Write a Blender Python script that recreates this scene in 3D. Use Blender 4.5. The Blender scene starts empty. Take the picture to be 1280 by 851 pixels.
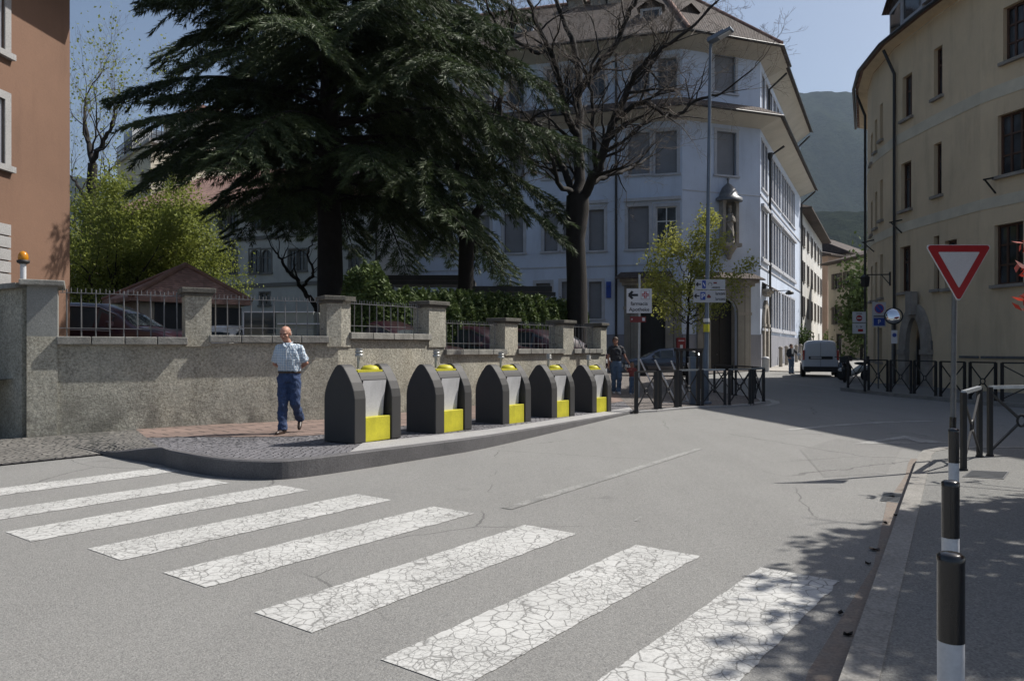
import bpy, bmesh, math, random
import numpy as np
from mathutils import Vector, Matrix, noise
PI = math.pi
R = math.radians
S = bpy.context.scene
COL = S.collection
rnd = random.Random(7)
# ---------------------------------------------------------------- camera, sky, sun, exposure
CAMZ = 1.46
FPX = 935.0
HOR = 436.0
cam_d = bpy.data.cameras.new('camera')
cam = bpy.data.objects.new('camera', cam_d)
COL.objects.link(cam)
cam.location = (0, 0, CAMZ)
cam.rotation_euler = (R(90), 0, 0)
cam_d.sensor_width = 36
cam_d.lens = 36 * FPX / 1280
cam_d.shift_y = (HOR - 425.5) / 1280
cam_d.clip_end = 20000
cam_d.clip_start = 0.05
S.camera = cam
SUN_AZ, SUN_EL = R(69.5), R(50)
w = bpy.data.worlds.new('World'); S.world = w; w.use_nodes = True
nt = w.node_tree
bg = nt.nodes['Background']
sky = nt.nodes.new('ShaderNodeTexSky')
sky.sky_type = 'NISHITA'; sky.sun_disc = False
sky.sun_elevation = SUN_EL; sky.sun_rotation = SUN_AZ
sky.air_density = 1.0; sky.dust_density = 2.6; sky.ozone_density = 1.5
nt.links.new(sky.outputs[0], bg.inputs[0])
bg.inputs[1].default_value = 0.068
sd = bpy.data.lights.new('sun', 'SUN'); sd.energy = 4.3; sd.angle = R(0.5); sd.color = (1, .955, .89)
so = bpy.data.objects.new('sun', sd); COL.objects.link(so)
sdir = Vector((math.sin(SUN_AZ) * math.cos(SUN_EL), math.cos(SUN_AZ) * math.cos(SUN_EL), math.sin(SUN_EL)))
so.rotation_euler = sdir.to_track_quat('Z', 'Y').to_euler()
so.location = (30, 20, 40)
S.view_settings.view_transform = 'Standard'
S.view_settings.look = 'None'
S.view_settings.gamma = 1
S.view_settings.exposure = 0.6
S.cycles.use_denoising = True
S.cycles.max_bounces = 6
S.cycles.diffuse_bounces = 3
S.cycles.transparent_max_bounces = 6
S.cycles.volume_bounces = 0

# ---------------------------------------------------------------- helpers
def gz(x, y):
    return 0.02 * max(0.0, y - 42)
def gp(px, py, z=0.0):
    Y = FPX * (CAMZ - z) / (py - HOR)
    return Vector(((px - 640) / FPX * Y, Y, z))
def at(px, py, Y):
    return Vector(((px - 640) / FPX * Y, Y, CAMZ + (HOR - py) / FPX * Y))

OFF = {}
def tag(o, label=None, cat=None, group=None, kind=None):
    if label: o['label'] = label
    if cat: o['category'] = cat
    if group: o['group'] = group
    if kind: o['kind'] = kind
    return o
def empty(name, loc, label, cat, group=None, rz=0):
    o = bpy.data.objects.new(name, None); COL.objects.link(o)
    o.location = loc; o.rotation_euler = (0, 0, rz)
    o.empty_display_size = .2
    OFF[o.name] = Vector(loc)
    return tag(o, label, cat, group)
def copy_tree(o, parent=None):
    c = o.copy(); COL.objects.link(c); c.parent = parent
    for ch in list(o.children): copy_tree(ch, c)
    return c

class MB:
    def __init__(s): s.v = []; s.f = []; s.sm = []; s.mi = []; s.cur = 0
    def add(s, vs, fs, smooth=False):
        n = len(s.v); s.v += [tuple(p) for p in vs]
        s.f += [tuple(i + n for i in f) for f in fs]; s.sm += [smooth] * len(fs); s.mi += [s.cur] * len(fs)
        return s
    def quad(s, a, b, c, d): return s.add([a, b, c, d], [(0, 1, 2, 3)])
    def box(s, c, d, rz=0, rx=0, ry=0, taper=1.0):
        m = Matrix.Rotation(rz, 3, 'Z') @ Matrix.Rotation(rx, 3, 'X') @ Matrix.Rotation(ry, 3, 'Y')
        vs = []
        for z in (-.5, .5):
            t = taper if z > 0 else 1
            for x, y in ((-.5, -.5), (.5, -.5), (.5, .5), (-.5, .5)):
                vs.append(Vector(c) + m @ Vector((x * d[0] * t, y * d[1] * t, z * d[2])))
        return s.add(vs, [(3, 2, 1, 0), (4, 5, 6, 7), (0, 1, 5, 4), (1, 2, 6, 5), (2, 3, 7, 6), (3, 0, 4, 7)])
    def bar(s, a, b, w, h=None, up=(0, 0, 1)):
        a, b = Vector(a), Vector(b); h = h or w
        d = (b - a).normalized(); u = Vector(up)
        if abs(d.dot(u)) > .98: u = Vector((1, 0, 0))
        x = d.cross(u).normalized(); y = x.cross(d).normalized()
        vs = [p + x * i * w / 2 + y * j * h / 2 for p in (a, b) for i, j in ((-1, -1), (1, -1), (1, 1), (-1, 1))]
        return s.add(vs, [(3, 2, 1, 0), (4, 5, 6, 7), (0, 1, 5, 4), (1, 2, 6, 5), (2, 3, 7, 6), (3, 0, 4, 7)])
    def tube(s, pts, rs, n=6, cap=True, smooth=True):
        pts = [Vector(p) for p in pts]
        if not hasattr(rs, '__len__'): rs = [rs] * len(pts)
        vs = []; prev = None
        for i, p in enumerate(pts):
            d = (pts[min(i + 1, len(pts) - 1)] - pts[max(i - 1, 0)]).normalized()
            if prev is None:
                u = Vector((0, 0, 1)) if abs(d.z) < .9 else Vector((1, 0, 0))
                x = d.cross(u).normalized()
            else:
                x = (prev - d * prev.dot(d)).normalized()
            prev = x; y = d.cross(x)
            for k in range(n):
                a = 2 * PI * k / n
                vs.append(p + (x * math.cos(a) + y * math.sin(a)) * rs[i])
        fs = []
        for i in range(len(pts) - 1):
            for k in range(n):
                k2 = (k + 1) % n
                fs.append((i * n + k, i * n + k2, (i + 1) * n + k2, (i + 1) * n + k))
        s.add(vs, fs, smooth)
        if cap:
            s.add(vs[:n], [tuple(reversed(range(n)))]); s.add(vs[-n:], [tuple(range(n))])
        return s
    def lathe(s, prof, c=(0, 0, 0), n=16, smooth=True):
        c = Vector(c); vs = []
        for r, z in prof:
            for k in range(n):
                a = 2 * PI * k / n
                vs.append(c + Vector((r * math.cos(a), r * math.sin(a), z)))
        fs = [(i * n + k, i * n + (k + 1) % n, (i + 1) * n + (k + 1) % n, (i + 1) * n + k)
              for i in range(len(prof) - 1) for k in range(n)]
        s.add(vs, fs, smooth)
        s.add(vs[:n], [tuple(reversed(range(n)))]); s.add(vs[-n:], [tuple(range(n))])
        return s
    def ell(s, c, r, n=12, m=8, rot=None):
        c = Vector(c); vs = []; rot = rot or Matrix.Identity(3)
        for i in range(1, m):
            t = PI * i / m
            for k in range(n):
                a = 2 * PI * k / n
                vs.append(c + rot @ Vector((r[0] * math.sin(t) * math.cos(a), r[1] * math.sin(t) * math.sin(a), r[2] * math.cos(t))))
        vs.append(c + rot @ Vector((0, 0, r[2]))); vs.append(c + rot @ Vector((0, 0, -r[2])))
        T, B = len(vs) - 2, len(vs) - 1
        fs = [(i * n + k, (i + 1) * n + k, (i + 1) * n + (k + 1) % n, i * n + (k + 1) % n) for i in range(m - 2) for k in range(n)]
        fs += [(T, k, (k + 1) % n) for k in range(n)] + [(B, (m - 2) * n + (k + 1) % n, (m - 2) * n + k) for k in range(n)]
        return s.add(vs, fs, True)
    def prism(s, poly, z0, z1):
        n = len(poly)
        vs = [(p[0], p[1], z0) for p in poly] + [(p[0], p[1], z1) for p in poly]
        fs = [tuple(reversed(range(n))), tuple(range(n, 2 * n))] + [(i, (i + 1) % n, n + (i + 1) % n, n + i) for i in range(n)]
        return s.add(vs, fs)
    def extr(s, prof, a, b):
        """profile of 3D points extruded by vector b-a"""
        d = Vector(b) - Vector(a); n = len(prof)
        vs = [Vector(p) for p in prof] + [Vector(p) + d for p in prof]
        return s.add(vs, [tuple(reversed(range(n))), tuple(range(n, 2 * n))] + [(i, (i + 1) % n, n + (i + 1) % n, n + i) for i in range(n)])
    def mesh(s, name, mats, off=(0, 0, 0)):
        me = bpy.data.meshes.new(name)
        off = Vector(off)
        me.from_pydata([tuple(Vector(p) - off) for p in s.v], [], s.f)
        me.polygons.foreach_set('use_smooth', s.sm)
        if not isinstance(mats, (list, tuple)): mats = [mats]
        for m in mats: me.materials.append(m)
        if len(mats) > 1: me.polygons.foreach_set('material_index', s.mi)
        me.update()
        return me
    def build(s, name, mats, parent=None, bevel=0, local=False, kind=None, label=None):
        off = OFF.get(parent.name, Vector((0, 0, 0))) if (parent and not local) else Vector((0, 0, 0))
        o = bpy.data.objects.new(name, s.mesh(name, mats, off)); COL.objects.link(o)
        if parent: o.parent = parent
        OFF[o.name] = off
        if bevel:
            b = o.modifiers.new('bevel', 'BEVEL'); b.width = bevel; b.segments = 2; b.limit_method = 'ANGLE'; b.angle_limit = R(40)
        if kind: o['kind'] = kind
        if label: o['label'] = label
        return o

# ---------------------------------------------------------------- materials
def nodes(name):
    m = bpy.data.materials.new(name); m.use_nodes = True
    t = m.node_tree; b = t.nodes['Principled BSDF']
    tc = t.nodes.new('ShaderNodeTexCoord')
    return m, t, b, tc.outputs['Object']
def N(t, typ, ins=None, **kw):
    n = t.nodes.new('ShaderNode' + typ)
    for k, v in kw.items(): setattr(n, k, v)
    for k, v in (ins or {}).items():
        if isinstance(v, bpy.types.NodeSocket): t.links.new(v, n.inputs[k])
        else: n.inputs[k].default_value = v
    return n
def c4(c): return (c[0], c[1], c[2], 1)
def mixc(t, f, a, b, mode='MIX'):
    n = N(t, 'MixRGB', blend_type=mode)
    for i, v in ((0, f), (1, a), (2, b)):
        if isinstance(v, bpy.types.NodeSocket): t.links.new(v, n.inputs[i])
        else: n.inputs[i].default_value = v if i == 0 else c4(v)
    return n.outputs[0]
def ramp(t, f, a, b):
    n = N(t, 'MapRange', {'Value': f, 'From Min': a, 'From Max': b}); return n.outputs[0]
def noi(t, co, sc, det=5, rough=.6, dist=0):
    return N(t, 'TexNoise', {'Vector': co, 'Scale': sc, 'Detail': det, 'Roughness': rough, 'Distortion': dist}).outputs[0]
def bump(t, b, h, strength, dist=.02):
    n = N(t, 'Bump', {'Height': h, 'Strength': strength, 'Distance': dist}); t.links.new(n.outputs[0], b.inputs['Normal'])
def mat(name, col, rough=.8, var=.2, sc=1.5, bs=0, bsc=30, metal=0, col2=None, fine=.1, coat=0, spec=None, grime=0):
    m, t, b, co = nodes(name)
    f = ramp(t, noi(t, co, sc), .3, .7)
    c2 = col2 or tuple(c * (1 - var) for c in col)
    c = mixc(t, f, c2, tuple(min(1, x * (1 + var * .5)) for x in col))
    if fine:
        g = ramp(t, noi(t, co, 60, 3), .3, .7)
        c = mixc(t, fine, c, mixc(t, g, (0.02,) * 3, tuple(min(1, x * 2) for x in col)))
    if grime:
        g = ramp(t, noi(t, N(t, 'Mapping', {'Vector': co, 'Scale': (1, 1, .18)}).outputs[0], 2.2, 6, .65), .5, .75)
        gm = N(t, 'Math', {0: g, 1: grime}, operation='MULTIPLY').outputs[0]
        c = mixc(t, gm, c, tuple(x * .35 for x in col))
    t.links.new(c, b.inputs['Base Color'])
    b.inputs['Roughness'].default_value = rough; b.inputs['Metallic'].default_value = metal
    if coat: b.inputs['Coat Weight'].default_value = coat
    if spec is not None: b.inputs['Specular IOR Level'].default_value = spec
    if bs: bump(t, b, noi(t, co, bsc, 6, .65), bs)
    return m
def asphalt_col(t, co, col, patch):
    big = ramp(t, noi(t, co, .30, 7, .62), .38, .62)
    mid = ramp(t, noi(t, N(t, 'Mapping', {'Vector': co, 'Rotation': (0, 0, R(37)), 'Scale': (1.8, .22, 1)}).outputs[0], 1.1, 6), .35, .65)
    blot = ramp(t, noi(t, co, 2.6, 7, .7), .5, .72)
    fin = ramp(t, noi(t, co, 95, 3, .75), .28, .72)
    grit = ramp(t, noi(t, co, 32, 4, .8), .35, .65)
    vor = N(t, 'TexVoronoi', {'Vector': co, 'Scale': 95}).outputs['Color']
    c = mixc(t, big, tuple(x * (1 - patch) for x in col), tuple(x * 1.1 for x in col))
    c = mixc(t, .45, c, mixc(t, mid, tuple(x * .62 for x in col), tuple(x * 1.22 for x in col)))
    c = mixc(t, .30, c, mixc(t, blot, c, tuple(x * .45 for x in col)))
    c = mixc(t, .25, c, mixc(t, grit, tuple(x * .35 for x in col), tuple(x * 1.6 for x in col)))
    c = mixc(t, .55, c, mixc(t, fin, tuple(x * .15 for x in col), tuple(x * 1.85 for x in col)))
    bw = N(t, 'RGBToBW', {0: vor}).outputs[0]
    c = mixc(t, .16, c, mixc(t, bw, (.02, .02, .02), (.62, .61, .56)))
    return c, fin
def asphalt(name, col, patch=.25):
    m, t, b, co = nodes(name)
    c, fin = asphalt_col(t, co, col, patch)
    d = N(t, 'TexVoronoi', {'Vector': mixc(t, .16, co, N(t, 'TexNoise', {'Vector': co, 'Scale': 2.2, 'Detail': 5}).outputs['Color']), 'Scale': .33}, feature='DISTANCE_TO_EDGE').outputs[0]
    cr = N(t, 'Math', {0: d, 1: .0022}, operation='LESS_THAN').outputs[0]
    pm = N(t, 'Math', {0: ramp(t, noi(t, co, .3, 3), .46, .52), 1: cr}, operation='MULTIPLY').outputs[0]
    pm = N(t, 'Math', {0: pm, 1: .5}, operation='MULTIPLY').outputs[0]
    c = mixc(t, pm, c, (.03, .03, .03))
    # old oil drips
    o = N(t, 'TexVoronoi', {'Vector': co, 'Scale': .8}).outputs['Distance']
    om = N(t, 'Math', {0: ramp(t, o, .16, .03), 1: ramp(t, noi(t, co, 5, 5), .45, .6)}, operation='MULTIPLY').outputs[0]
    om = N(t, 'Math', {0: om, 1: .35}, operation='MULTIPLY').outputs[0]
    c = mixc(t, om, c, (.05, .05, .05))
    t.links.new(c, b.inputs['Base Color'])
    b.inputs['Roughness'].default_value = .85
    bump(t, b, fin, .5, .01)
    return m
def paint_crack(name, col, base, wear=.44, scale=12.5, cw=.034, amt=1.0):
    m, t, b, co = nodes(name)
    nz = N(t, 'TexNoise', {'Vector': co, 'Scale': 9.0, 'Detail': 6, 'Roughness': .7}).outputs['Color']
    nz2 = N(t, 'TexNoise', {'Vector': co, 'Scale': 2.0, 'Detail': 2}).outputs['Color']
    v = mixc(t, .035, mixc(t, .12, co, nz2), nz)
    d1 = N(t, 'TexVoronoi', {'Vector': v, 'Scale': scale}, feature='DISTANCE_TO_EDGE').outputs[0]
    d2 = N(t, 'TexVoronoi', {'Vector': v, 'Scale': scale * 2.0}, feature='DISTANCE_TO_EDGE').outputs[0]
    wid = N(t, 'MapRange', {'Value': noi(t, co, 3.0, 4), 'From Min': .3, 'From Max': .7, 'To Min': cw * .9, 'To Max': cw * 2.4}).outputs[0]
    k1 = N(t, 'Math', {0: d1, 1: wid}, operation='DIVIDE', use_clamp=True).outputs[0]
    k2 = N(t, 'Math', {0: d2, 1: wid}, operation='DIVIDE', use_clamp=True).outputs[0]
    zone = ramp(t, noi(t, co, 1.6, 4), .47, .55)
    k2 = N(t, 'Math', {0: k2, 1: zone}, operation='MAXIMUM').outputs[0]
    k = N(t, 'Math', {0: k1, 1: k2}, operation='MINIMUM').outputs[0]
    wr = ramp(t, noi(t, co, 34, 8, .8), wear - .06, wear + .05)
    ww = N(t, 'Math', {0: ramp(t, noi(t, co, 1.7, 6, .65), .36, .54), 1: wr}, operation='MAXIMUM').outputs[0]
    k = N(t, 'Math', {0: k, 1: ww}, operation='MULTIPLY').outputs[0]
    k = N(t, 'Math', {0: k, 1: amt}, operation='MULTIPLY').outputs[0]
    pc = mixc(t, ramp(t, noi(t, co, 50, 5, .7), .3, .7), tuple(x * .72 for x in col), tuple(x * 1.05 for x in col))
    pc = mixc(t, .5, pc, mixc(t, ramp(t, noi(t, co, 1.2, 5), .35, .65), tuple(x * .72 for x in col), col))
    ac, fin = asphalt_col(t, co, tuple(x * .62 for x in base), .25)
    t.links.new(mixc(t, k, ac, pc), b.inputs['Base Color'])
    b.inputs['Roughness'].default_value = .75
    bump(t, b, k, .3, .004)
    return m
def cobble(name, col, joint, scale, rot=0, brick=None, jw=.12):
    m, t, b, co = nodes(name)
    mp = N(t, 'Mapping', {'Vector': co, 'Rotation': (0, 0, rot)}).outputs[0]
    if brick:
        n = N(t, 'TexBrick', {'Vector': mp, 'Scale': 1.0, 'Color1': (0, 0, 0, 1), 'Color2': (1, 1, 1, 1), 'Mortar': (.5, .5, .5, 1),
                              'Mortar Size': brick[2], 'Brick Width': brick[0], 'Row Height': brick[1], 'Mortar Smooth': .3})
        rc = N(t, 'RGBToBW', {0: n.outputs['Color']}).outputs[0]; k = N(t, 'Math', {0: 1.0, 1: n.outputs['Fac']}, operation='SUBTRACT').outputs[0]
    else:
        vv = N(t, 'TexVoronoi', {'Vector': mp, 'Scale': scale, 'Randomness': .55})
        rc = N(t, 'RGBToBW', {0: vv.outputs['Color']}).outputs[0]
        d = N(t, 'TexVoronoi', {'Vector': mp, 'Scale': scale, 'Randomness': .55}, feature='DISTANCE_TO_EDGE').outputs[0]
        k = ramp(t, d, .02, jw)
    c = mixc(t, rc, tuple(x * .6 for x in col), tuple(x * 1.35 for x in col))
    c = mixc(t, .35, c, mixc(t, ramp(t, noi(t, co, 45, 4), .3, .7), tuple(x * .4 for x in col), tuple(x * 1.6 for x in col)))
    c = mixc(t, .3, c, mixc(t, ramp(t, noi(t, co, 1.2, 5), .35, .65), tuple(x * .5 for x in col), tuple(x * 1.3 for x in col)))
    t.links.new(mixc(t, k, joint, c), b.inputs['Base Color'])
    b.inputs['Roughness'].default_value = .8
    bump(t, b, k, .8, .02)
    return m
def tiles(name, col, rot=0, sc=1.0):
    m, t, b, co = nodes(name)
    mp = N(t, 'Mapping', {'Vector': co, 'Rotation': (0, 0, rot)}).outputs[0]
    wv = N(t, 'TexWave', {'Vector': mp, 'Scale': 1.6 * sc, 'Distortion': .3, 'Detail': 1}, bands_direction='X').outputs['Fac']
    wz = N(t, 'TexWave', {'Vector': mp, 'Scale': 1.1 * sc, 'Distortion': .4, 'Detail': 1}, bands_direction='Z', wave_profile='SAW').outputs['Fac']
    vv = N(t, 'RGBToBW', {0: N(t, 'TexVoronoi', {'Vector': mp, 'Scale': 3.5 * sc}).outputs['Color']}).outputs[0]
    c = mixc(t, vv, tuple(x * .55 for x in col), tuple(x * 1.4 for x in col))
    c = mixc(t, ramp(t, noi(t, co, .6, 5), .4, .7), c, tuple(x * .6 for x in col))
    t.links.new(c, b.inputs['Base Color'])
    b.inputs['Roughness'].default_value = .85
    h = N(t, 'Math', {0: wv, 1: wz}, operation='ADD').outputs[0]
    bump(t, b, h, .7, .05)
    return m
def roughcast(name, col):
    m, t, b, co = nodes(name)
    gr = ramp(t, noi(t, co, .55, 6, .7), .42, .66)
    st = N(t, 'Mapping', {'Vector': co, 'Scale': (1, 1, .22)}).outputs[0]
    f1 = ramp(t, noi(t, st, 1.9, 7, .68), .44, .62)
    f2 = ramp(t, noi(t, co, 26, 5, .75), .32, .68)
    f3 = ramp(t, noi(t, co, .8, 5, .6), .4, .7)
    c = mixc(t, f1, tuple(x * 1.15 for x in col), tuple(x * .38 for x in col))
    c = mixc(t, f3, c, (col[0] * .95, col[1] * .85, col[2] * .66))
    c = mixc(t, .6, c, mixc(t, f2, tuple(x * .2 for x in col), tuple(x * 2.1 for x in col)))
    sz = N(t, 'SeparateXYZ', {0: co}).outputs[2]
    damp = N(t, 'Math', {0: ramp(t, sz, .75, .1), 1: ramp(t, noi(t, co, 3, 5), .42, .6)}, operation='MULTIPLY').outputs[0]
    damp = N(t, 'Math', {0: damp, 1: .8}, operation='MULTIPLY').outputs[0]
    c = mixc(t, damp, c, tuple(x * .4 for x in col))
    c = mixc(t, N(t, 'Math', {0: gr, 1: .5}, operation='MULTIPLY').outputs[0], c, (col[0] * .42, col[1] * .42, col[2] * .40))
    t.links.new(c, b.inputs['Base Color']); b.inputs['Roughness'].default_value = .95
    h = noi(t, co, 17, 8, .82)
    bump(t, b, h, 1.0, .05)
    return m
def leafm(name, c1, c2, trans=.25, rough=.65, sc=1.1):
    m, t, b, co = nodes(name)
    c = mixc(t, ramp(t, noi(t, co, sc, 4), .35, .65), c1, c2)
    g = ramp(t, noi(t, co, 9, 2), .3, .7)
    c = mixc(t, .4, c, mixc(t, g, tuple(x * .6 for x in c1), tuple(x * 1.4 for x in c2)))
    t.links.new(c, b.inputs['Base Color']); b.inputs['Roughness'].default_value = rough
    b.inputs['Specular IOR Level'].default_value = .3
    if trans:
        tr = N(t, 'BsdfTranslucent', {0: c}); mx = N(t, 'MixShader', {0: trans, 1: b.outputs[0], 2: tr.outputs[0]})
        t.links.new(mx.outputs[0], t.nodes['Material Output'].inputs[0])
    return m
def flat(name, col, rough=.5, metal=0, coat=0, spec=.5):
    m = bpy.data.materials.new(name); m.use_nodes = True; b = m.node_tree.nodes['Principled BSDF']
    b.inputs['Base Color'].default_value = c4(col); b.inputs['Roughness'].default_value = rough
    b.inputs['Metallic'].default_value = metal; b.inputs['Coat Weight'].default_value = coat
    b.inputs['Specular IOR Level'].default_value = spec
    return m
def glassy(name, col, rough=.06):
    m, t, b, co = nodes(name)
    c = mixc(t, ramp(t, noi(t, co, .9, 3), .4, .62), tuple(x * .5 for x in col), tuple(x * 2 for x in col))
    t.links.new(c, b.inputs['Base Color']); b.inputs['Roughness'].default_value = rough
    b.inputs['IOR'].default_value = 1.5
    bump(t, b, noi(t, co, .7, 1), .05, .05)
    return m

A_ROAD = (.205, .203, .195)
M = {}
M['asphalt'] = asphalt('asphalt', A_ROAD, .38)
M['pave_asphalt'] = asphalt('pavement asphalt', (.155, .155, .148), .4)
M['stripe'] = paint_crack('crossing paint', (.54, .54, .52), A_ROAD)
M['line'] = paint_crack('road line paint', (.45, .45, .43), A_ROAD, wear=.52, amt=.85)
M['line_faint'] = paint_crack('worn line paint', (.38, .38, .36), A_ROAD, wear=.56, amt=.7)
M['cobble'] = cobble('grey cobbles', (.17, .165, .175), (.035, .035, .04), 11)
M['cobble_fan'] = cobble('fan cobbles', (.17, .16, .145), (.05, .05, .045), 8.5, jw=.16)
M['slab'] = cobble('red porphyry slabs', (.21, .15, .125), (.04, .035, .03), 1, R(-44), (.55, .28, .018))
M['granite'] = mat('pale granite', (.31, .305, .30), .8, .2, 2, .15, 60, fine=.3)
M['kerb'] = mat('dark kerb stone', (.095, .092, .095), .8, .3, 2.5, .25, 50, fine=.3)
M['kerb_light'] = mat('kerb stone', (.24, .23, .21), .85, .35, 2.5, .25, 50, fine=.3)
M['roughcast'] = roughcast('roughcast wall', (.43, .415, .35))
M['cap'] = mat('weathered concrete cap', (.25, .245, .22), .9, .5, 5, .5, 25, fine=.3, grime=.7)
M['cap_dark'] = mat('mossy concrete cap', (.11, .105, .09), .95, .5, 5, .6, 25, fine=.3, grime=.6)
M['iron'] = mat('dark iron', (.016, .016, .017), .5, .3, 5, fine=.1)
M['iron_grey'] = mat('grey painted iron', (.15, .155, .16), .45, .3, 6, metal=.3, fine=.1)
M['bar'] = mat('railing bars', (.16, .16, .165), .5, .3, 6, metal=.2)
M['galv'] = mat('galvanised steel', (.42, .45, .48), .38, .25, 5, metal=.75)
M['galv_paint'] = mat('grey painted pole', (.12, .15, .19), .45, .2, 4, metal=.2)
M['blue'] = mat('pale blue render', (.50, .57, .69), .9, .12, .45, .35, 9, fine=.08, grime=.22)
M['blue_base'] = mat('grey plinth render', (.235, .24, .27), .9, .2, .6, .3, 14, fine=.1, grime=.3)
M['trimstone'] = mat('pale window surrounds', (.42, .43, .46), .85, .15, 2, .15, 20, fine=.08, grime=.2)
M['blind'] = mat('grey roller blind', (.19, .195, .21), .7, .15, .8)
M['soffit'] = mat('cream soffit', (.46, .43, .37), .85, .12, .8)
M['portal'] = cobble('portal stone blocks', (.25, .235, .205), (.13, .12, .1), 1, 0, (.7, .35, .012))
M['darkwood'] = mat('dark door wood', (.012, .012, .013), .55, .4, 3)
M['brownwood'] = mat('brown window wood', (.075, .035, .02), .6, .3, 4, fine=.2)
M['shutter'] = mat('brown shutters', (.055, .04, .032), .7, .3, 3)
M['glass'] = glassy('window glass', (.03, .035, .04))
M['white_frame'] = mat('white window frame', (.62, .63, .63), .5, .1, 3)
M['cream'] = mat('cream render', (.68, .54, .36), .92, .16, .35, .7, 5, fine=.08, grime=.3)
M['band'] = mat('pale painted band', (.62, .56, .43), .9, .2, 1, .2, 20)
M['stone'] = mat('grey carved stone', (.30, .275, .24), .9, .35, 2, .4, 18, fine=.2, grime=.3)
M['white_wall'] = mat('white street render', (.62, .61, .57), .9, .15, .5, .3, 8, grime=.35)
M['pink_wall'] = mat('pinkish render', (.42, .30, .23), .9, .15, .5, .3, 8, grime=.3)
M['cream2'] = mat('cream far render', (.46, .42, .34), .9, .15, .5, .3, 8, grime=.3)
M['villa'] = mat('grey green render', (.38, .39, .37), .92, .18, .6, .3, 8, fine=.08, grime=.3)
M['villa_trim'] = mat('dark villa trim', (.13, .13, .12), .85, .2, 2)
M['tower'] = mat('pale yellow render', (.50, .46, .36), .9, .15, .5, .3, 8, grime=.3)
M['orange'] = mat('terracotta render', (.19, .108, .070), .9, .2, .3, .25, 16, fine=.1, grime=.25)
M['tile_grey'] = tiles('brown grey roof tiles', (.085, .064, .054), R(20), 2.2)
M['tile_red'] = tiles('red brown roof tiles', (.42, .25, .195), R(42), 2.2)
M['tile_right'] = tiles('old clay roof tiles', (.20, .11, .08), R(0))
M['flatroof'] = mat('dark flat canopy', (.06, .06, .062), .7, .3, 1)
M['bark'] = mat('dark bark', (.017, .014, .012), .95, .4, 3, .9, 20, fine=.3)
M['bark_twig'] = mat('pale twig bark', (.13, .105, .085), .85, .4, 2)
M['bark_cedar'] = mat('cedar bark', (.022, .019, .017), .95, .4, 4, .9, 14, fine=.3)
M['cedar'] = leafm('cedar needles', (.015, .028, .013), (.080, .110, .046), .2, .6, .7)
M['leaf_spring'] = leafm('spring leaves', (.10, .14, .025), (.29, .32, .07), .45)
M['leaf_young'] = leafm('young yellow green leaves', (.18, .21, .035), (.40, .40, .11), .45)
M['hedge'] = leafm('hedge foliage', (.025, .050, .012), (.11, .15, .045), .2, sc=3)
M['leaf_red'] = leafm('red maple leaves', (.16, .02, .014), (.40, .05, .03), .35)
M['forest'] = leafm('forested hillside', (.006, .010, .007), (.022, .032, .018), 0, sc=.02)
def forest():
    m, t, b, co = nodes('wooded slope')
    f = ramp(t, noi(t, co, .004, 8, .7), .35, .65); g = ramp(t, noi(t, co, .05, 6, .75), .3, .7)
    c = mixc(t, f, (.008, .014, .010), (.024, .034, .018)); c = mixc(t, .6, c, mixc(t, g, (.002, .004, .003), (.045, .055, .03)))
    t.links.new(c, b.inputs['Base Color']); b.inputs['Roughness'].default_value = 1; b.inputs['Specular IOR Level'].default_value = 0
    bump(t, b, noi(t, co, .06, 6, .8), 1.0, 14)
    return m
M['forest'] = forest()
M['bin'] = mat('charcoal bin panels', (.026, .026, .027), .62, .25, 3, .1, 60, fine=.1, col2=(.036, .035, .034))
M['bin_panel'] = mat('pale grey metal panel', (.50, .50, .51), .5, .12, 3, metal=.0, fine=.1, grime=.5)
M['yellow'] = mat('yellow bin plastic', (.50, .46, .025), .55, .2, 4, .08, 50, fine=.12, grime=.45)
M['clear'] = mat('pale metal chimney', (.40, .40, .38), .35, .15, 5, metal=.5)
M['red_sign'] = flat('sign red', (.36, .014, .02), .4)
M['white_sign'] = mat('sign white', (.60, .61, .63), .45, .06, 4)
M['grey_sign'] = mat('sign grey white', (.42, .43, .45), .5, .1, 4)
M['blue_sign'] = flat('sign blue', (.02, .06, .30), .4)
M['brown_sign'] = flat('sign maroon', (.16, .02, .02), .5)
M['ink'] = flat('sign black', (.012, .012, .014), .5)
M['black_gloss'] = flat('black post enamel', (.012, .012, .013), .25, coat=.3)
M['white_gloss'] = mat('white post enamel', (.55, .56, .58), .45, .12, 5, fine=.1)
M['amber'] = flat('amber lens', (.50, .20, .01), .2)
M['carred'] = flat('dark red car paint', (.018, .004, .009), .35, coat=.5)
M['carwhite'] = flat('white van paint', (.50, .54, .60), .35, coat=.6)
M['carblue'] = flat('dark blue car paint', (.012, .02, .04), .25, coat=1)
M['carsilver'] = flat('white car paint', (.60, .60, .58), .3, coat=.8)
M['carglass'] = flat('car glass', (.04, .048, .052), .06, spec=.5)
M['chrome'] = flat('chrome trim', (.7, .7, .7), .15, metal=1)
M['lamp_glass'] = flat('headlamp lens', (.7, .72, .72), .08, coat=1)
M['taillight'] = flat('tail lamp red', (.35, .01, .012), .2, coat=1)
M['rubber'] = flat('tyre rubber', (.015, .015, .016), .85)
M['plastic'] = flat('black plastic', (.018, .018, .019), .6)
M['skin'] = mat('skin', (.42, .22, .155), .55, .15, 12, fine=.05)
M['lips'] = flat('lips', (.25, .09, .075), .5)
M['eye'] = flat('eye', (.02, .016, .014), .2)
M['hair_grey'] = mat('grey hair', (.22, .20, .18), .8, .3, 20)
M['hair_brown'] = mat('brown hair', (.07, .045, .03), .7, .3, 20)
M['hair_blond'] = mat('light brown hair', (.24, .15, .08), .7, .3, 20)
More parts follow.
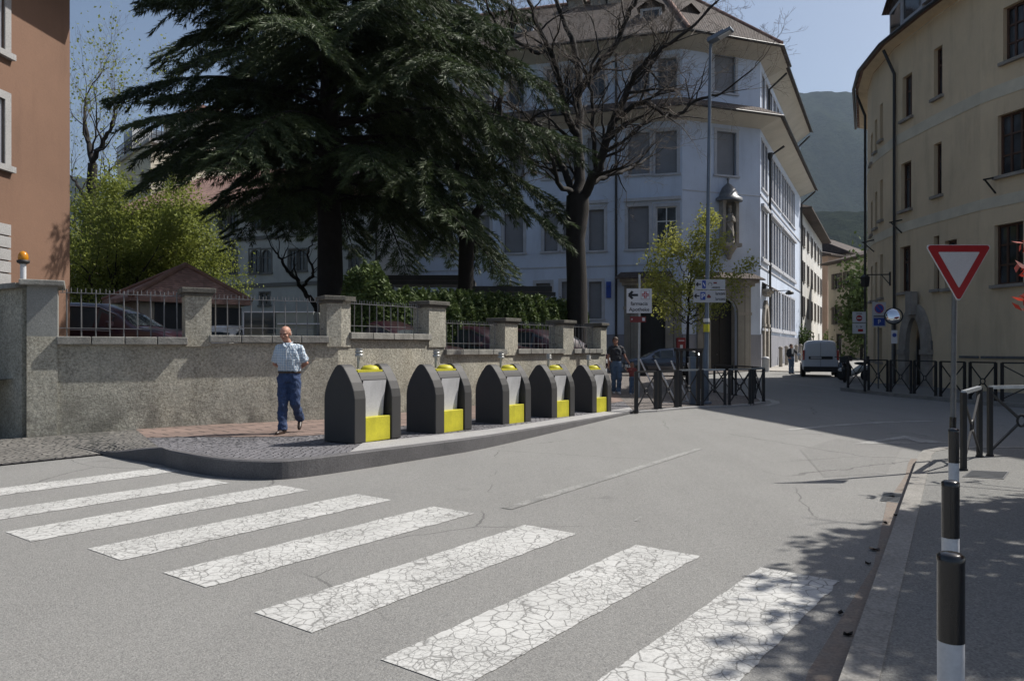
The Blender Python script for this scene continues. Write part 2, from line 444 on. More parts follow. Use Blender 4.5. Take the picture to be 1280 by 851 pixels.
M['jeans'] = mat('blue denim', (.034, .060, .135), .9, .35, 6, .4, 60, fine=.2)
M['jeans_pale'] = mat('faded denim', (.09, .14, .22), .9, .3, 6, .4, 60, fine=.2)
M['leather'] = flat('brown leather', (.035, .02, .014), .45)
M['tee_dark'] = mat('charcoal cotton', (.035, .038, .045), .9, .2, 6)
M['tee_red'] = mat('red cotton', (.22, .05, .045), .9, .3, 10)
M['postred'] = flat('post box red', (.22, .02, .02), .5)
M['wood_stake'] = mat('weathered stake wood', (.10, .08, .062), .85, .3, 6, .3, 30)
M['mirror'] = flat('mirror', (.8, .8, .82), .03, metal=1)
def checked():
    m, t, b, co = nodes('checked shirt cotton')
    s = N(t, 'SeparateXYZ', {0: co})
    ks = []
    for i, f in ((0, 52), (1, 52), (2, 52)):
        sn = N(t, 'Math', {0: N(t, 'Math', {0: s.outputs[i], 1: 2 * PI * f / 2}, operation='MULTIPLY').outputs[0]}, operation='SINE').outputs[0]
        ks.append(N(t, 'Math', {0: sn, 1: .45}, operation='GREATER_THAN').outputs[0])
    mx = N(t, 'Math', {0: ks[0], 1: ks[2]}, operation='ADD').outputs[0]
    k = N(t, 'Math', {0: mx, 1: .45}, operation='MULTIPLY').outputs[0]
    t.links.new(mixc(t, k, (.58, .63, .68), (.26, .38, .50)), b.inputs['Base Color'])
    b.inputs['Roughness'].default_value = .9
    bump(t, b, noi(t, N(t, 'Mapping', {'Vector': co, 'Scale': (1.6, 1, .7)}).outputs[0], 8, 3, .5, 1.5), .9, .06)
    return m
M['shirt'] = checked()
# ================================================================ GROUND
def sheet(name, rows, m, kind='structure', parent=None):
    """rows: list of lists of points, quads between rows"""
    mb = MB(); n = len(rows[0]); vs = [p for r in rows for p in r]
    fs = [(i * n + j, (i + 1) * n + j, (i + 1) * n + j + 1, i * n + j + 1) for i in range(len(rows) - 1) for j in range(n - 1)]
    mb.add(vs, fs); o = mb.build(name, m, parent)
    if kind: o['kind'] = kind
    me = o.data
    if me.polygons and me.polygons[0].normal.z < 0: me.flip_normals()
    return o
ys = [-40, -10, 10, 42, 60, 90, 140, 250, 600]
sheet('road', [[(x, y, gz(0, y) if y <= 140 else gz(0, 140)) for x in (-60, -20, 0, 20, 60, 140)] for y in ys], M['asphalt'])
gmb = MB()
for a in range(48):
    t0, t1 = 2 * PI * a / 48, 2 * PI * (a + 1) / 48
    for r0, r1, z0, z1 in ((0, 300, -.3, -.3), (300, 1500, -.3, 2), (1500, 9000, 2, 2)):
        q = [(r * math.sin(t), r * math.cos(t), z) for r, t, z in ((r0, t0, z0), (r1, t0, z1), (r1, t1, z1), (r0, t1, z0))]
        if r0 == 0: gmb.add([q[0], q[2], q[1]], [(0, 1, 2)])
        else: gmb.quad(q[0], q[3], q[2], q[1])
gmb.build('ground', mat('far valley ground', (.08, .09, .05), .95, .3, .01), kind='structure')

# ---- pavement on the left with its raised island
K = [(-10, 4.9, .02, -14, 9, .05), (-6.38, 9.32, .02, -8.7, 11.0, .05), (-5.62, 10.26, .02, -7.7, 11.7, .06),
     (-5.2, 9.95, .08, -7.3, 12.1, .08), (-4.8, 9.68, .15, -6.9, 12.4, .09), (-4.45, 9.46, .2, -6.4, 12.7, .1), (-4.30, 9.30, .2, -6.0, 12.9, .11), (-4.11, 9.12, .2, -5.6, 13.2, .12), (-3.59, 8.70, .2, -4.9, 13.6, .12),
     (-3.17, 8.46, .2, -4.3, 13.9, .12), (-2.71, 8.36, .2, -3.6, 14.3, .12), (-2.43, 8.46, .2, -3.0, 14.9, .12),
     (-1.98, 8.92, .2, -2.2, 16.0, .12), (-1.2, 9.9, .185, -1.1, 17.4, .12), (-.47, 10.87, .17, 0, 18.9, .11), (.37, 12.4, .135, 1.0, 20.2, .1),
     (1.2, 14.0, .10, 2.0, 21.5, .09), (2.0, 15.55, .06, 2.7, 22.6, .07), (2.77, 17.0, .035, 3.3, 23.8, .06)]
KS = 4
def _cat(K):
    out = []
    for i in range(len(K) - 1):
        p0, p1, p2, p3 = [np.array(K[max(0, min(len(K) - 1, i + d))], float) for d in (-1, 0, 1, 2)]
        lin = i < 5
        for k in range(KS):
            u = k / KS
            out.append(tuple((p1 + (p2 - p1) * u) if lin else .5 * (2 * p1 + (p2 - p0) * u + (2 * p0 - 5 * p1 + 4 * p2 - p3) * u * u + (3 * p1 - p0 - 3 * p2 + p3) * u ** 3)))
    out.append(K[-1]); return out
K = _cat(K)
def krow(t0, t1, n, dz=0):
    rows = []
    for i in range(n + 1):
        t = t0 + (t1 - t0) * i / n
        rows.append([(k[0] + (k[3] - k[0]) * t, k[1] + (k[4] - k[1]) * t, k[2] + (k[5] - k[2]) * t + dz) for k in K])
    return rows
def kpt(k, d, dz=0):
    v = Vector((k[3] - k[0], k[4] - k[1], k[5] - k[2])); L = Vector((v.x, v.y)).length
    p = Vector(k[:3]) + v * (d / L); p.z += dz; return p
def kmask(i0, i1, d0, d1, dz, name, m, **kw):
    return sheet(name, [[kpt(k, d, dz) for k in K[i0:i1]] for d in (d0, (d0 + d1) / 2, d1)], m, **kw)
pav = sheet('pavement', krow(0, 1, 3), M['cobble'])
# kerb stones
mb = MB()
for i in range(2 * KS, len(K) - 1):
    a, b = K[i], K[i + 1]
    a0, b0 = Vector(a[:3]), Vector(b[:3])
    ai, bi = kpt(a, .16), kpt(b, .16)
    up = Vector((0, 0, .012))
    oa = (a0 - ai).normalized() * .01; ob = (b0 - bi).normalized() * .01
    A0, B0 = a0 + oa, b0 + ob
    mb.quad(Vector((A0.x, A0.y, -.05)), Vector((B0.x, B0.y, -.05)), B0 + up - Vector((0, 0, .015)), A0 + up - Vector((0, 0, .015)))
    mb.quad(A0 + up - Vector((0, 0, .015)), B0 + up - Vector((0, 0, .015)), b0 + up - ob, a0 + up - oa)
    mb.quad(a0 + up - oa, b0 + up - ob, bi + up, ai + up)
    mb.quad(ai + up, bi + up, bi - Vector((0, 0, .02)), ai - Vector((0, 0, .02)))
mb.build('kerb', M['kerb'], kind='structure')
# joint row then granite strip under the bins
kmask(12 * KS, 18 * KS + 1, .2, 1.2, .005, 'granite_strip', M['granite'], kind='structure')
# slabs along the wall
sheet('slab_path', [[(k[0] + (k[3] - k[0]) * t, k[1] + (k[4] - k[1]) * t, k[2] + (k[5] - k[2]) * t + .006) for k in K[5 * KS:]] for t in (.47, .7, 1)], M['slab'])
sheet('cobble_path', [[(k[0] + (k[3] - k[0]) * t, k[1] + (k[4] - k[1]) * t, k[2] + (k[5] - k[2]) * t + .005) for k in K[:5 * KS + 1]] for t in (.01, .5, 1)], M['cobble_fan'])
# ---- square in front of the blue building
isl = [(2.77, 17.0), (3.3, 17.35), (3.98, 18.0), (4.6, 18.45), (5.2, 18.65), (6.06, 19.2), (6.75, 20.1), (7.05, 21.2), (7.1, 22.5), (6.9, 24.4), (6.8, 28), (7.2, 34), (8.8, 40)]
bk = [(2.0, 22.5), (2.3, 23.5), (2.4, 24.5), (2.4, 25.5), (2.4, 27), (2.2, 29), (1.5, 31), (.5, 33), (-1, 35), (-3, 38), (-5, 41), (-7, 45), (-9, 52)]
mb = MB()
mb.add([(x, y, .035 + gz(x, y)) for x, y in isl] + [(x, y, .06 + gz(x, y)) for x, y in bk],
       [(i, i + 1, len(isl) + i + 1, len(isl) + i) for i in range(len(isl) - 1)])
mb.add([(8.8, 40, .035), (16, 47.5, .14), (-9, 52, .2)], [(0, 1, 2)])
mb.build('square', cobble('square paving', (.19, .165, .15), (.04, .04, .035), 9), kind='structure')
mb = MB()
for i in range(len(isl) - 2):
    a, b = Vector((*isl[i], 0)), Vector((*isl[i + 1], 0)); d = (b - a).normalized(); n = Vector((d.y, -d.x, 0)) * .07
    mb.add([(a - n) + Vector((0, 0, .0)), (b - n), b - n + Vector((0, 0, .05)), a - n + Vector((0, 0, .05)), a + n, b + n, b + n + Vector((0, 0, .045)), a + n + Vector((0, 0, .045))],
           [(3, 2, 6, 7), (4, 5, 6, 7)])
mb.build('island_kerb', M['granite'], kind='structure')
# far street pavement, sunlit, in front of the street facade
KC = Vector((15.6, 47.0)); SD = Vector((.451, .893))
mb = MB()
for t0, t1 in ((-1, 12), (12, 50)):
    q = []
    for t, o in ((t0, -.5), (t0, 3.0), (t1, 3.0), (t1, -.5)):
        p = KC + SD * t + Vector((.893, -.451)) * o
        q.append((p.x, p.y, gz(0, p.y) + .05))
    mb.quad(*q)
mb.build('street_pavement', mat('pale street paving', (.36, .34, .31), .85, .25, 1, .2, 20), kind='structure')
# ---- pavement on the right (near)
rk = [(-1.7, -2)] + [(1.48 + .594 * (y - 3.29), y) for y in (0, 2, 3.3, 5, 7, 8.6, 9.5)] + [(5.42, 9.86), (5.8, 10.15), (6.3, 10.25), (8, 10.15), (12, 9.4), (16, 8)]
mb = MB(); n = len(rk)
far = [(10 + i, -4 + .3 * i) for i in range(n)]
mb.add([(x, y, .12) for x, y in rk] + [(x, y, .12) for x, y in far], [(i, n + i, n + i + 1, i + 1) for i in range(n - 1)])
o = mb.build('pavement', M['pave_asphalt'], kind='structure')
mb = MB()
for i in range(n - 1):
    a, b = Vector((*rk[i], 0)), Vector((*rk[i + 1], 0)); d = (b - a).normalized(); nn = Vector((d.y, -d.x, 0)) * .14
    z = Vector((0, 0, .127)); y = Vector((0, 0, -.02))
    mb.quad(a + y, b + y, b + z, a + z); mb.quad(a + z, b + z, b + nn + z, a + nn + z)
    mb.quad(a + nn + z, b + nn + z, b + nn, a + nn)
mb.build('kerb', M['kerb_light'], kind='structure')
# gutter dirt strip
mb = MB()
for i in range(1, 8):
    a, b = Vector((*rk[i], .004)), Vector((*rk[i + 1], .004)); d = (b - a).normalized(); nn = Vector((d.y, -d.x, 0))
    wd = [.12 + .05 * math.sin(j * 2.7) for j in (i, i + 1)]
    mb.quad(a - nn * wd[0], b - nn * wd[1], b, a)
mb.build('gutter', mat('gutter dirt', (.17, .135, .11), .95, .5, 9, .3, 40, col2=(.21, .195, .175), fine=.3), kind='structure')
# ---- far right pavement along the cream building
fk = [(14.9, 29.6), (13.3, 28.4), (12.0, 27.2), (11.5, 26.2), (11.55, 24.6), (11.7, 22.8), (11.95, 21.2), (12.15, 20), (12.6, 18.5), (13.6, 15.5), (16, 12)]
mb = MB(); n = len(fk)
mb.add([(x, y, .1) for x, y in fk] + [(x + 9, y + 3, .1) for x, y in fk], [(i, i + 1, n + i + 1, n + i) for i in range(n - 1)])
mb.build('pavement', M['pave_asphalt'], kind='structure')
mb = MB()
for i in range(n - 1):
    a, b = Vector((*fk[i], 0)), Vector((*fk[i + 1], 0)); z = Vector((0, 0, .11)); nn = Vector((.14, .03, 0))
    mb.quad(a, b, b + z, a + z); mb.quad(a + z, b + z, b + nn + z, a + nn + z)
mb.build('kerb', M['kerb_light'], kind='structure')

# ---- road markings
U = Vector((.6, .8, 0)); V = Vector((.8, -.6, 0))
def stripe(FL, wd=.5, L=2.57, m='stripe', i=0):
    FL = Vector((*FL, .004)); r = random.Random(i)
    mb = MB(); n = 90
    rows = []
    for k in range(n + 1):
        t = L * k / n
        e0 = .012 * noise.noise(Vector((t * 6, i * 3.1, 0))) + .008 * noise.noise(Vector((t * 30, i, 5))); e1 = .014 * noise.noise(Vector((t * 6, i * 3.1, 9))) + .009 * noise.noise(Vector((t * 30, i, 7)))
        if k in (0, n): t += 0
        rows += [FL - U * t + V * e0, FL - U * t + V * (wd + e1)]
    mb.add(rows, [(2 * k, 2 * k + 1, 2 * k + 3, 2 * k + 2) for k in range(n)])
    o = mb.build('crossing_stripe', M[m], kind='structure'); o.data.flip_normals() if o.data.polygons[0].normal.z < 0 else None
for i, p in enumerate([(1.66, 5.0), (.924, 5.57), (.113, 6.2), (-.73, 6.93), (-1.56, 7.52), (-2.5, 8.02), (-3.43, 8.40), (-4.33, 9.2)]):
    stripe(p, i=i, L=3.4 if i == 6 else (3.3 if i == 7 else 2.57), wd=.5 if i < 6 else .45)
def line(pts, wds, m, name='lane_line'):
    mb = MB(); pts = [Vector((p[0], p[1], .005)) for p in pts]; vs = []
    for i, p in enumerate(pts):
        d = (pts[min(i + 1, len(pts) - 1)] - pts[max(i - 1, 0)]).normalized(); nn = Vector((d.y, -d.x, 0)) * wds[i] / 2
        vs += [p - nn, p + nn]
    mb.add(vs, [(2 * i, 2 * i + 1, 2 * i + 3, 2 * i + 2) for i in range(len(pts) - 1)])
    o = mb.build(name, M[m], kind='structure')
line([(-.05, 6.83), (1.1, 8.5), (2.0, 9.83), (2.75, 10.95)], [.12, .12, .11, .09], 'line_faint')
line([gp(984, 537.5)[:2], gp(1040, 532)[:2], gp(1100, 528)[:2], gp(1165, 526)[:2]], [.16, .2, .22, .2], 'line', 'give_way_line')
line([gp(935, 508)[:2], gp(958, 507)[:2], gp(970, 504)[:2], gp(968, 501)[:2], gp(955, 498.5)[:2]], [.15, .15, .2, .25, .25], 'line', 'kerb_line')
line([gp(962, 477)[:2], gp(1000, 481)[:2], gp(1040, 485.5)[:2], gp(1075, 490)[:2]], [.2] * 4, 'line_faint')
tri = [gp(1064, 555), gp(1130, 544.5), gp(1187, 553.5)]; tri2 = [gp(1096, 553), gp(1131, 548), gp(1150, 553)]
mb = MB(); u = Vector((0, 0, .005))
mb.add([p + u for p in tri + tri2], [(0, 1, 4, 3), (1, 2, 5, 4), (2, 0, 3, 5)])
mb.build('give_way_triangle', M['line'], kind='structure')
line([(1.05, 6.35)[:2], (1.12, 6.5)], [.03, .02], 'line', 'paint_scrap')
# road repairs patch (darker)
M['patch'] = asphalt('asphalt repair', (.178, .176, .17), .3)
for nm, P in (('repair', [gp(1000, 562, .002), gp(1045, 548, .002), gp(1128, 560, .002), gp(1108, 592, .002), gp(1030, 596, .002)]),):
    mb = MB(); mb.add([Vector((p.x, p.y, .0025)) for p in P], [tuple(range(len(P)))]); o = mb.build('asphalt_patch', M['patch'], kind='structure')
    if o.data.polygons[0].normal.z < 0: o.data.flip_normals()
mb = MB(); P = [gp(1000, 562), gp(1075, 558), gp(1150, 568), gp(1130, 590), gp(1020, 600)]
# drain covers
def cover(name, px, m, label, z):
    ps = [gp(x, y, z) + Vector((0, 0, .006)) for x, y in px]
    mb = MB(); mb.add(ps, [(0, 1, 2, 3)])
    c = sum(ps, Vector()) / 4
    for i in range(7):
        t = (i + 1) / 8
        a = ps[0].lerp(ps[3], t); b = ps[1].lerp(ps[2], t)
        mb.bar(a.lerp(b, .06) + Vector((0, 0, .003)), a.lerp(b, .94) + Vector((0, 0, .003)), .03, .006)
    tag(mb.build(name, m), label, 'drain cover')
cover('drain_cover', [(1104, 615), (1129, 617), (1124, 629), (1100, 626)], M['iron_grey'], 'small grey drain cover in the road beside the right kerb', 0)
cover('drain_cover', [(1214, 588), (1262, 590), (1255, 599), (1203, 596)], M['iron_grey'], 'wide grey drain cover set in the right pavement near the railing', .12)

# ---- courtyard behind the wall (raised)
WL = [Vector((-7.66, 11.77)), Vector((-3.32, 14.3)), Vector((2.84, 22.7))]
CY = .85
mb = MB()
mb.add([(-16, 6, 1.0), (-7.9, 12.0, .98), (-3.4, 14.6, .6), (2.6, 22.9, .42), (4.0, 31.5, .42), (-9, 60, CY), (-60, 90, CY + .3), (-60, 6, 1.0), (-4, 22, .5)], [(0, 1, 8), (1, 2, 8), (2, 3, 8), (3, 4, 8), (4, 5, 8), (5, 6, 8), (6, 7, 8), (7, 0, 8)])
mb.build('courtyard', mat('courtyard gravel asphalt', (.10, .10, .095), .95, .3, 1), kind='structure')
mb = MB()
e = [(2.6, 22.9), (4.0, 31.5), (-9, 50)]
for a, b in zip(e, e[1:]): mb.quad((*a, 0), (*b, 0), (*b, CY), (*a, CY - .4))
tag(mb.build('retaining_wall', M['blue_base']), 'low grey retaining wall closing the courtyard towards the square', 'retaining wall')

# ================================================================ HILLS
def ridge(name, Y, pts, m, depth, seed, amp, step, rows_n=34):
    """wooded slope rising to a crest at distance Y and falling away behind it"""
    xs = np.array([p[0] for p in pts], float); zs = np.array([CAMZ + (HOR - p[1]) / FPX * Y for p in pts])
    X = np.arange(pts[0][0], pts[-1][0] + 1, step); rows = []
    for j in range(rows_n):
        u = j / (rows_n - 1) * 1.35
        f = math.sin(min(u, 1) * PI / 2) ** 1.15 if u <= 1 else 1 - ((u - 1) / .35) ** 2
        row = []
        for x in X:
            wx = (x - 640) / FPX * Y; wy = Y - depth + depth * u
            z = np.interp(x, xs, zs)
            a = noise.fractal(Vector((wx / Y * 6, wy / Y * 6, seed)), 1.0, 2.1, 5)
            b_ = noise.fractal(Vector((wx / 30, wy / 30, seed + 5)), 1.0, 2.0, 3)
            row.append((wx, wy, max(-2, z * f * (1 + (.22 * a * min(1, (1 - min(u, 1)) * 3))) + amp * b_)))
        rows.append(row)
    o = sheet(name, rows, m); o.data.polygons.foreach_set('use_smooth', [True] * len(o.data.polygons))
    return o
ridge('mountain', 3300, [(-500, 250), (60, 240), (130, 232), (200, 245), (420, 210), (640, 170), (820, 150), (940, 128), (1005, 120), (1045, 126), (1085, 133), (1200, 150), (1500, 200), (1900, 260)], M['forest'], 1500, 3, 9, 4)
ridge('hill', 1250, [(860, 330), (960, 285), (1010, 268), (1050, 272), (1090, 270), (1200, 290), (1400, 330)], M['forest'], 400, 8, 3, 4)
# mast on the ridge
p = at(1068, 129, 3300)
mb = MB(); mb.tube([p + Vector((0, 0, -30)), p + Vector((0, 0, 34))], [3, 1.2], 5); mb.box(p + Vector((0, 0, 20)), (14, 5, 3)); mb.box(p + Vector((0, 0, 10)), (10, 5, 6))
tag(mb.build('mast', M['iron_grey']), 'tiny antenna mast on the mountain ridge', 'mast')

# ================================================================ BUILDING TOOLS
class Fac:
    """vertical facade plane from P0 to P1 (plan); outward normal on side given by sgn"""
    def __init__(s, P0, P1, parent=None, ref=(0, 0)):
        s.P0 = Vector(P0); s.P1 = Vector(P1); s.d = (s.P1 - s.P0); s.L = s.d.length; s.d.normalize()
        n = Vector((s.d.y, -s.d.x)); 
        mid = (s.P0 + s.P1) / 2
        s.n = n if n.dot(Vector(ref) - mid) > 0 else -n
        s.parent = parent
    def p(s, t, z, o=0):
        q = s.P0 + s.d * t + s.n * o
        return Vector((q.x, q.y, z))
    def s_(s, px):
        k = (px - 640) / FPX
        return (k * s.P0.y - s.P0.x) / (s.d.x - k * s.d.y)
    def z_(s, px, py):
        q = s.P0 + s.d * s.s_(px)
        return CAMZ + (HOR - py) / FPX * q.y
    def slab(s, mb, t0, t1, z0, z1, o0, o1):
        a = [s.p(t0, z0, o0), s.p(t1, z0, o0), s.p(t1, z0, o1), s.p(t0, z0, o1)]
        b = [p + Vector((0, 0, z1 - z0)) for p in a]
        mb.add(a + b, [(0, 3, 2, 1), (4, 5, 6, 7), (0, 1, 5, 4), (1, 2, 6, 5), (2, 3, 7, 6), (3, 0, 4, 7)])
        return mb
    def wall(s, mb, t0, t1, z0, z1, ops, depth=.22):
        """ops: (a,b,c,d,arch)"""
        ts = sorted(set([t0, t1] + [v for o in ops for v in o[:2] if t0 < v < t1]))
        zs = sorted(set([z0, z1] + [v for o in ops for v in o[2:4] if z0 < v < z1]))
        for i in range(len(ts) - 1):
            for j in range(len(zs) - 1):
                tm, zm = (ts[i] + ts[i + 1]) / 2, (zs[j] + zs[j + 1]) / 2
                if any(o[0] < tm < o[1] and o[2] < zm < o[3] for o in ops): continue
                mb.quad(s.p(ts[i], zs[j]), s.p(ts[i + 1], zs[j]), s.p(ts[i + 1], zs[j + 1]), s.p(ts[i], zs[j + 1]))
        for o in ops:
            a, b, c, d = o[:4]; arch = len(o) > 4 and o[4]
            if arch:
                r = (b - a) / 2; m_ = (a + b) / 2; rise = arch if arch is not True else r
                n = 10; pts = [(m_ - r * math.cos(PI * k / n), d - rise + rise * math.sin(PI * k / n)) for k in range(n + 1)]
                mb.add([s.p(t, z) for t, z in pts] + [s.p(a, d), s.p(b, d)],
                       [(n + 1, k, k + 1) for k in range(n // 2)] + [(n + 2, k, k + 1) for k in range(n // 2, n)])
                mb.add([s.p(t, z) for t, z in pts] + [s.p(t, z, -depth) for t, z in pts], [(k, k + 1, n + 2 + k, n + 1 + k) for k in range(n)])
                top = d - rise
            else:
                top = d
                mb.quad(s.p(a, d), s.p(b, d), s.p(b, d, -depth), s.p(a, d, -depth))
            mb.quad(s.p(a, c), s.p(a, top), s.p(a, top, -depth), s.p(a, c, -depth))
            mb.quad(s.p(b, c), s.p(b, top), s.p(b, top, -depth), s.p(b, c, -depth))
            mb.quad(s.p(a, c), s.p(b, c), s.p(b, c, -depth), s.p(a, c, -depth))
        return mb

def window(f, par, a, b, c, d, style='pane', frame='white_frame', fill='glass', trim=None, tw=.16, sill=None, depth=.2, mull=1, bars=1, arch=0):
    """window (frame mesh) > pane / blind / sill / surround"""
    fw = .07
    mb = MB()
    dd = -depth + .01
    for (x0, x1, y0, y1) in ((a, a + fw, c, d), (b - fw, b, c, d), (a + fw, b - fw, c, c + fw), (a + fw, b - fw, d - fw, d)):
        f.slab(mb, x0, x1, y0, y1, dd, dd + .06)
    if style == 'pane':
        for k in range(mull):
            m = a + (b - a) * (k + 1) / (mull + 1); f.slab(mb, m - .035, m + .035, c + fw, d - fw, dd + .001, dd + .055)
        for k in range(bars):
            z = c + (d - c) * (.66 if bars == 1 else (k + 1) / (bars + 1)); f.slab(mb, a + fw, b - fw, z - .03, z + .03, dd + .002, dd + .05)
    wn = mb.build('window', M[frame], par)
    mb = MB()
    if style == 'blind':
        n = 7; z = c
        f.slab(mb, a + fw, b - fw, c + fw, d - fw, dd - .02, dd + .03)
        for k in range(1, int((d - c) / .22)):
            z = c + k * .22; f.slab(mb, a + fw, b - fw, z, z + .05, dd + .03, dd + .034)
        mb.build('blind', M['blind'], wn)
    else:
        mb.quad(f.p(a, c, dd + .012), f.p(b, c, dd + .012), f.p(b, d, dd + .012), f.p(a, d, dd + .012))
        mb.build('pane', M[fill], wn)
    if trim:
        mb = MB(); o = .03
        f.slab(mb, a - tw, a, c, d, -.05, o); f.slab(mb, b, b + tw, c, d, -.05, o)
        f.slab(mb, a - tw, b + tw, d, d + tw, -.05, o); f.slab(mb, a - tw - .05, b + tw + .05, c - .12, c, -.05, .10)
        mb.build('surround', M[trim], wn)
    elif sill:
        mb = MB(); f.slab(mb, a - .1, b + .1, c - .1, c, -.05, .12); mb.build('sill', M[sill], wn)
    return wn
def offs(pts, d, ref=(0, 0)):
    """offset polyline outward (towards the viewer) by d with mitres"""
    out = []
    for i, p in enumerate(pts):
        p = Vector(p); ns = []
        if i > 0: ns.append(Fac(pts[i - 1], pts[i], ref=ref).n)
        if i < len(pts) - 1: ns.append(Fac(pts[i], pts[i + 1], ref=ref).n)
        m = sum(ns, Vector((0, 0))).normalized(); k = 1 / max(.4, m.dot(ns[0])); out.append(p + m * d * k)
    return out
def strip(mb, A, B):
    """quads between two equally long lists of 3D points"""
    n = len(A); mb.add(list(A) + list(B), [(i, i + 1, n + i + 1, n + i) for i in range(n - 1)])
def z3(pts, z): return [Vector((p[0], p[1], z if not callable(z) else z(p))) for p in pts]
def eave(parent, pts, z, over, zwall, th=.16, rise=None, inset=0, tile='tile_grey', soff='soffit', gutter=True, name='roof', ref=(0, 0)):
    """soffit from the wall at zwall out to the eave edge at z, fascia, and a tiled slope back up"""
    o = offs(pts, over, ref)
    mb = MB(); strip(mb, z3(pts, zwall), z3(o, z)); mb.build('soffit', M[soff], parent)
    o2 = offs(pts, over + .12, ref)
    rf = MB(); strip(rf, z3(o, z), z3(o, z + .02)); strip(rf, z3(o, z + .02), z3(o2, z + .05)); strip(rf, z3(o2, z + .05), z3(o2, z + th))
    inn = offs(pts, -inset, ref)
    strip(rf, z3(o2, z + th), z3(inn, z + th + rise))
    r = rf.build(name, M[tile], parent)
    if gutter:
        g = offs(pts, over + .2, ref); mb = MB(); mb.tube(z3(g, z + .02), .07, 6); mb.build('gutter', M['iron'], r)
    return r
# ================================================================ BLUE CORNER BUILDING
KN = Vector((10.25, 45.03))
AE = KN + Vector((-.963, .27)) * 20.2
SE = KC + SD * 23.5
bb = empty('corner_building', (10.25, 45.03, 0), 'long pale blue four storey building with a tiled corner roof and stone portals', 'building')
FA, FB, FS = Fac(KN, AE), Fac(KC, KN), Fac(KC, SE)
ZE1, ZE2 = 15.7, 20.0
def rowsA():
    ops = []
    # (px0, px1, py0, py1, style) measured on facade A
    L = [(785, 811, 258, 311, 'b'), (820, 846, 258, 311, 'w'), (736, 755, 262, 313, 'b'), (704, 722, 262, 313, 'b'), (680, 697, 264, 314, 'b'), (630, 654, 267, 316, 'b'), (591, 612, 269, 317, 'b'), (545, 566, 271, 318, 'b'), (508, 529, 273, 319, 'b'), (482, 499, 274, 320, 'b'),
         (785, 812, 166, 218, 'b'), (819, 846, 164, 217, 'b'), (734, 754, 172, 222, 'b'), (705, 722, 174, 223, 'b'), (681, 698, 175, 223, 'b'), (636, 656, 178, 226, 'b'), (596, 616, 180, 228, 'b'), (548, 566, 184, 230, 'b'), (508, 527, 186, 231, 'b'),
         (791, 812, 76, 118, 'd'), (822, 846, 73, 117, 'd'), (738, 756, 82, 124, 'd'), (705, 722, 85, 127, 'd'), (683, 696, 87, 128, 'd'), (636, 655, 96, 134, 'd'), (591, 612, 100, 137, 'b'), (548, 566, 105, 141, 'b'),
         (736, 752, 352, 398, 'b'), (702, 720, 352, 398, 'b'), (670, 688, 354, 398, 'b'), (620, 640, 356, 398, 'b'), (570, 590, 358, 398, 'b')]
    for x0, x1, y0, y1, st in L:
        a, b = sorted((FA.s_(x0), FA.s_(x1))); ops.append((a, b, FA.z_((x0 + x1) / 2, y1), FA.z_((x0 + x1) / 2, y0), st))
    return ops
opA = rowsA()
dA = sorted((FA.s_(800), FA.s_(832)))
doorA = (dA[0], dA[1], 0.02, FA.z_(816, 368), True)
mb = MB(); wl = M['blue']
FA.wall(mb, 0, FA.L, 0, ZE2 - .5, [o[:4] for o in opA] + [doorA])
opB = []
for x0, x1, y0, y1, st in [(896, 920, 165, 219, 'b'), (893, 919, 70, 116, 'b')]:
    a, b = sorted((FB.s_(x0), FB.s_(x1))); opB.append((a, b, FB.z_(907, y1), FB.z_(907, y0), st))
dB = sorted((FB.s_(887), FB.s_(921)))
doorB = (dB[0], dB[1], 0.06, FB.z_(905, 371), True)
FB.wall(mb, 0, FB.L, 0, ZE2 - .5, [o[:4] for o in opB] + [doorB])
opS = []
for g0 in (0.5,):
    for k in range(2): opS.append((g0 + k * 1.35, g0 + k * 1.35 + 1.0, 7.3, 10.3, 'b')); opS.append((g0 + k * 1.35, g0 + k * 1.35 + 1.0, 11.7, 14.7, 'b'))
for g0 in (4.3, 10.4, 14.95):
    for k in range(4 if g0 < 11 else 3):
        a = g0 + k * 1.42
        opS += [(a, a + 1.05, 7.3, 10.3, 'b'), (a, a + 1.05, 11.7, 14.6, 'b'), (a, a + 1.05, 2.9, 5.6, 'b')]
for k in range(11):
    a = .7 + k * 1.75; opS.append((a, a + 1.0, 16.7, 18.9, 'b'))
doorS = (1.15, 2.35, .15, 4.1, 1.1)
FS.wall(mb, 0, 20.6, 0, ZE2 - .5, [o[:4] for o in opS if o[1] < 20.6] + [doorS])
FS.wall(mb, 20.6, FS.L, 0, ZE1 + .2, [o[:4] for o in opS if o[0] > 20.6])
# hidden back so the volume is closed
bkp = [SE + Vector((-9, 5)), AE + Vector((2, 12))]
for a, b in ((SE, bkp[0]), (bkp[0], bkp[1]), (bkp[1], AE)):
    mb.quad(Vector((a.x, a.y, 0)), Vector((b.x, b.y, 0)), Vector((b.x, b.y, ZE2)), Vector((a.x, a.y, ZE2)))
wallo = mb.build('wall', wl, bb)
# plinths
mb = MB()
def plinth(mb, f, z1, gaps, t0=0, t1=None):
    t = t0
    for g0, g1 in sorted(gaps) + [(t1 or f.L, None)]:
        if g0 > t: f.slab(mb, t, g0, 0, z1, 0.0, .05)
        if g1: t = g1
plinth(mb, FB, 2.35, [(dB[0] - .75, dB[1] + .75)], .0)
plinth(mb, FA, 2.35, [(dA[0] - .9, dA[1] + .9)])
plinth(mb, FS, 2.4, [(.75, 2.75)], .06)
mb.build('plinth', M['blue_base'], wallo)
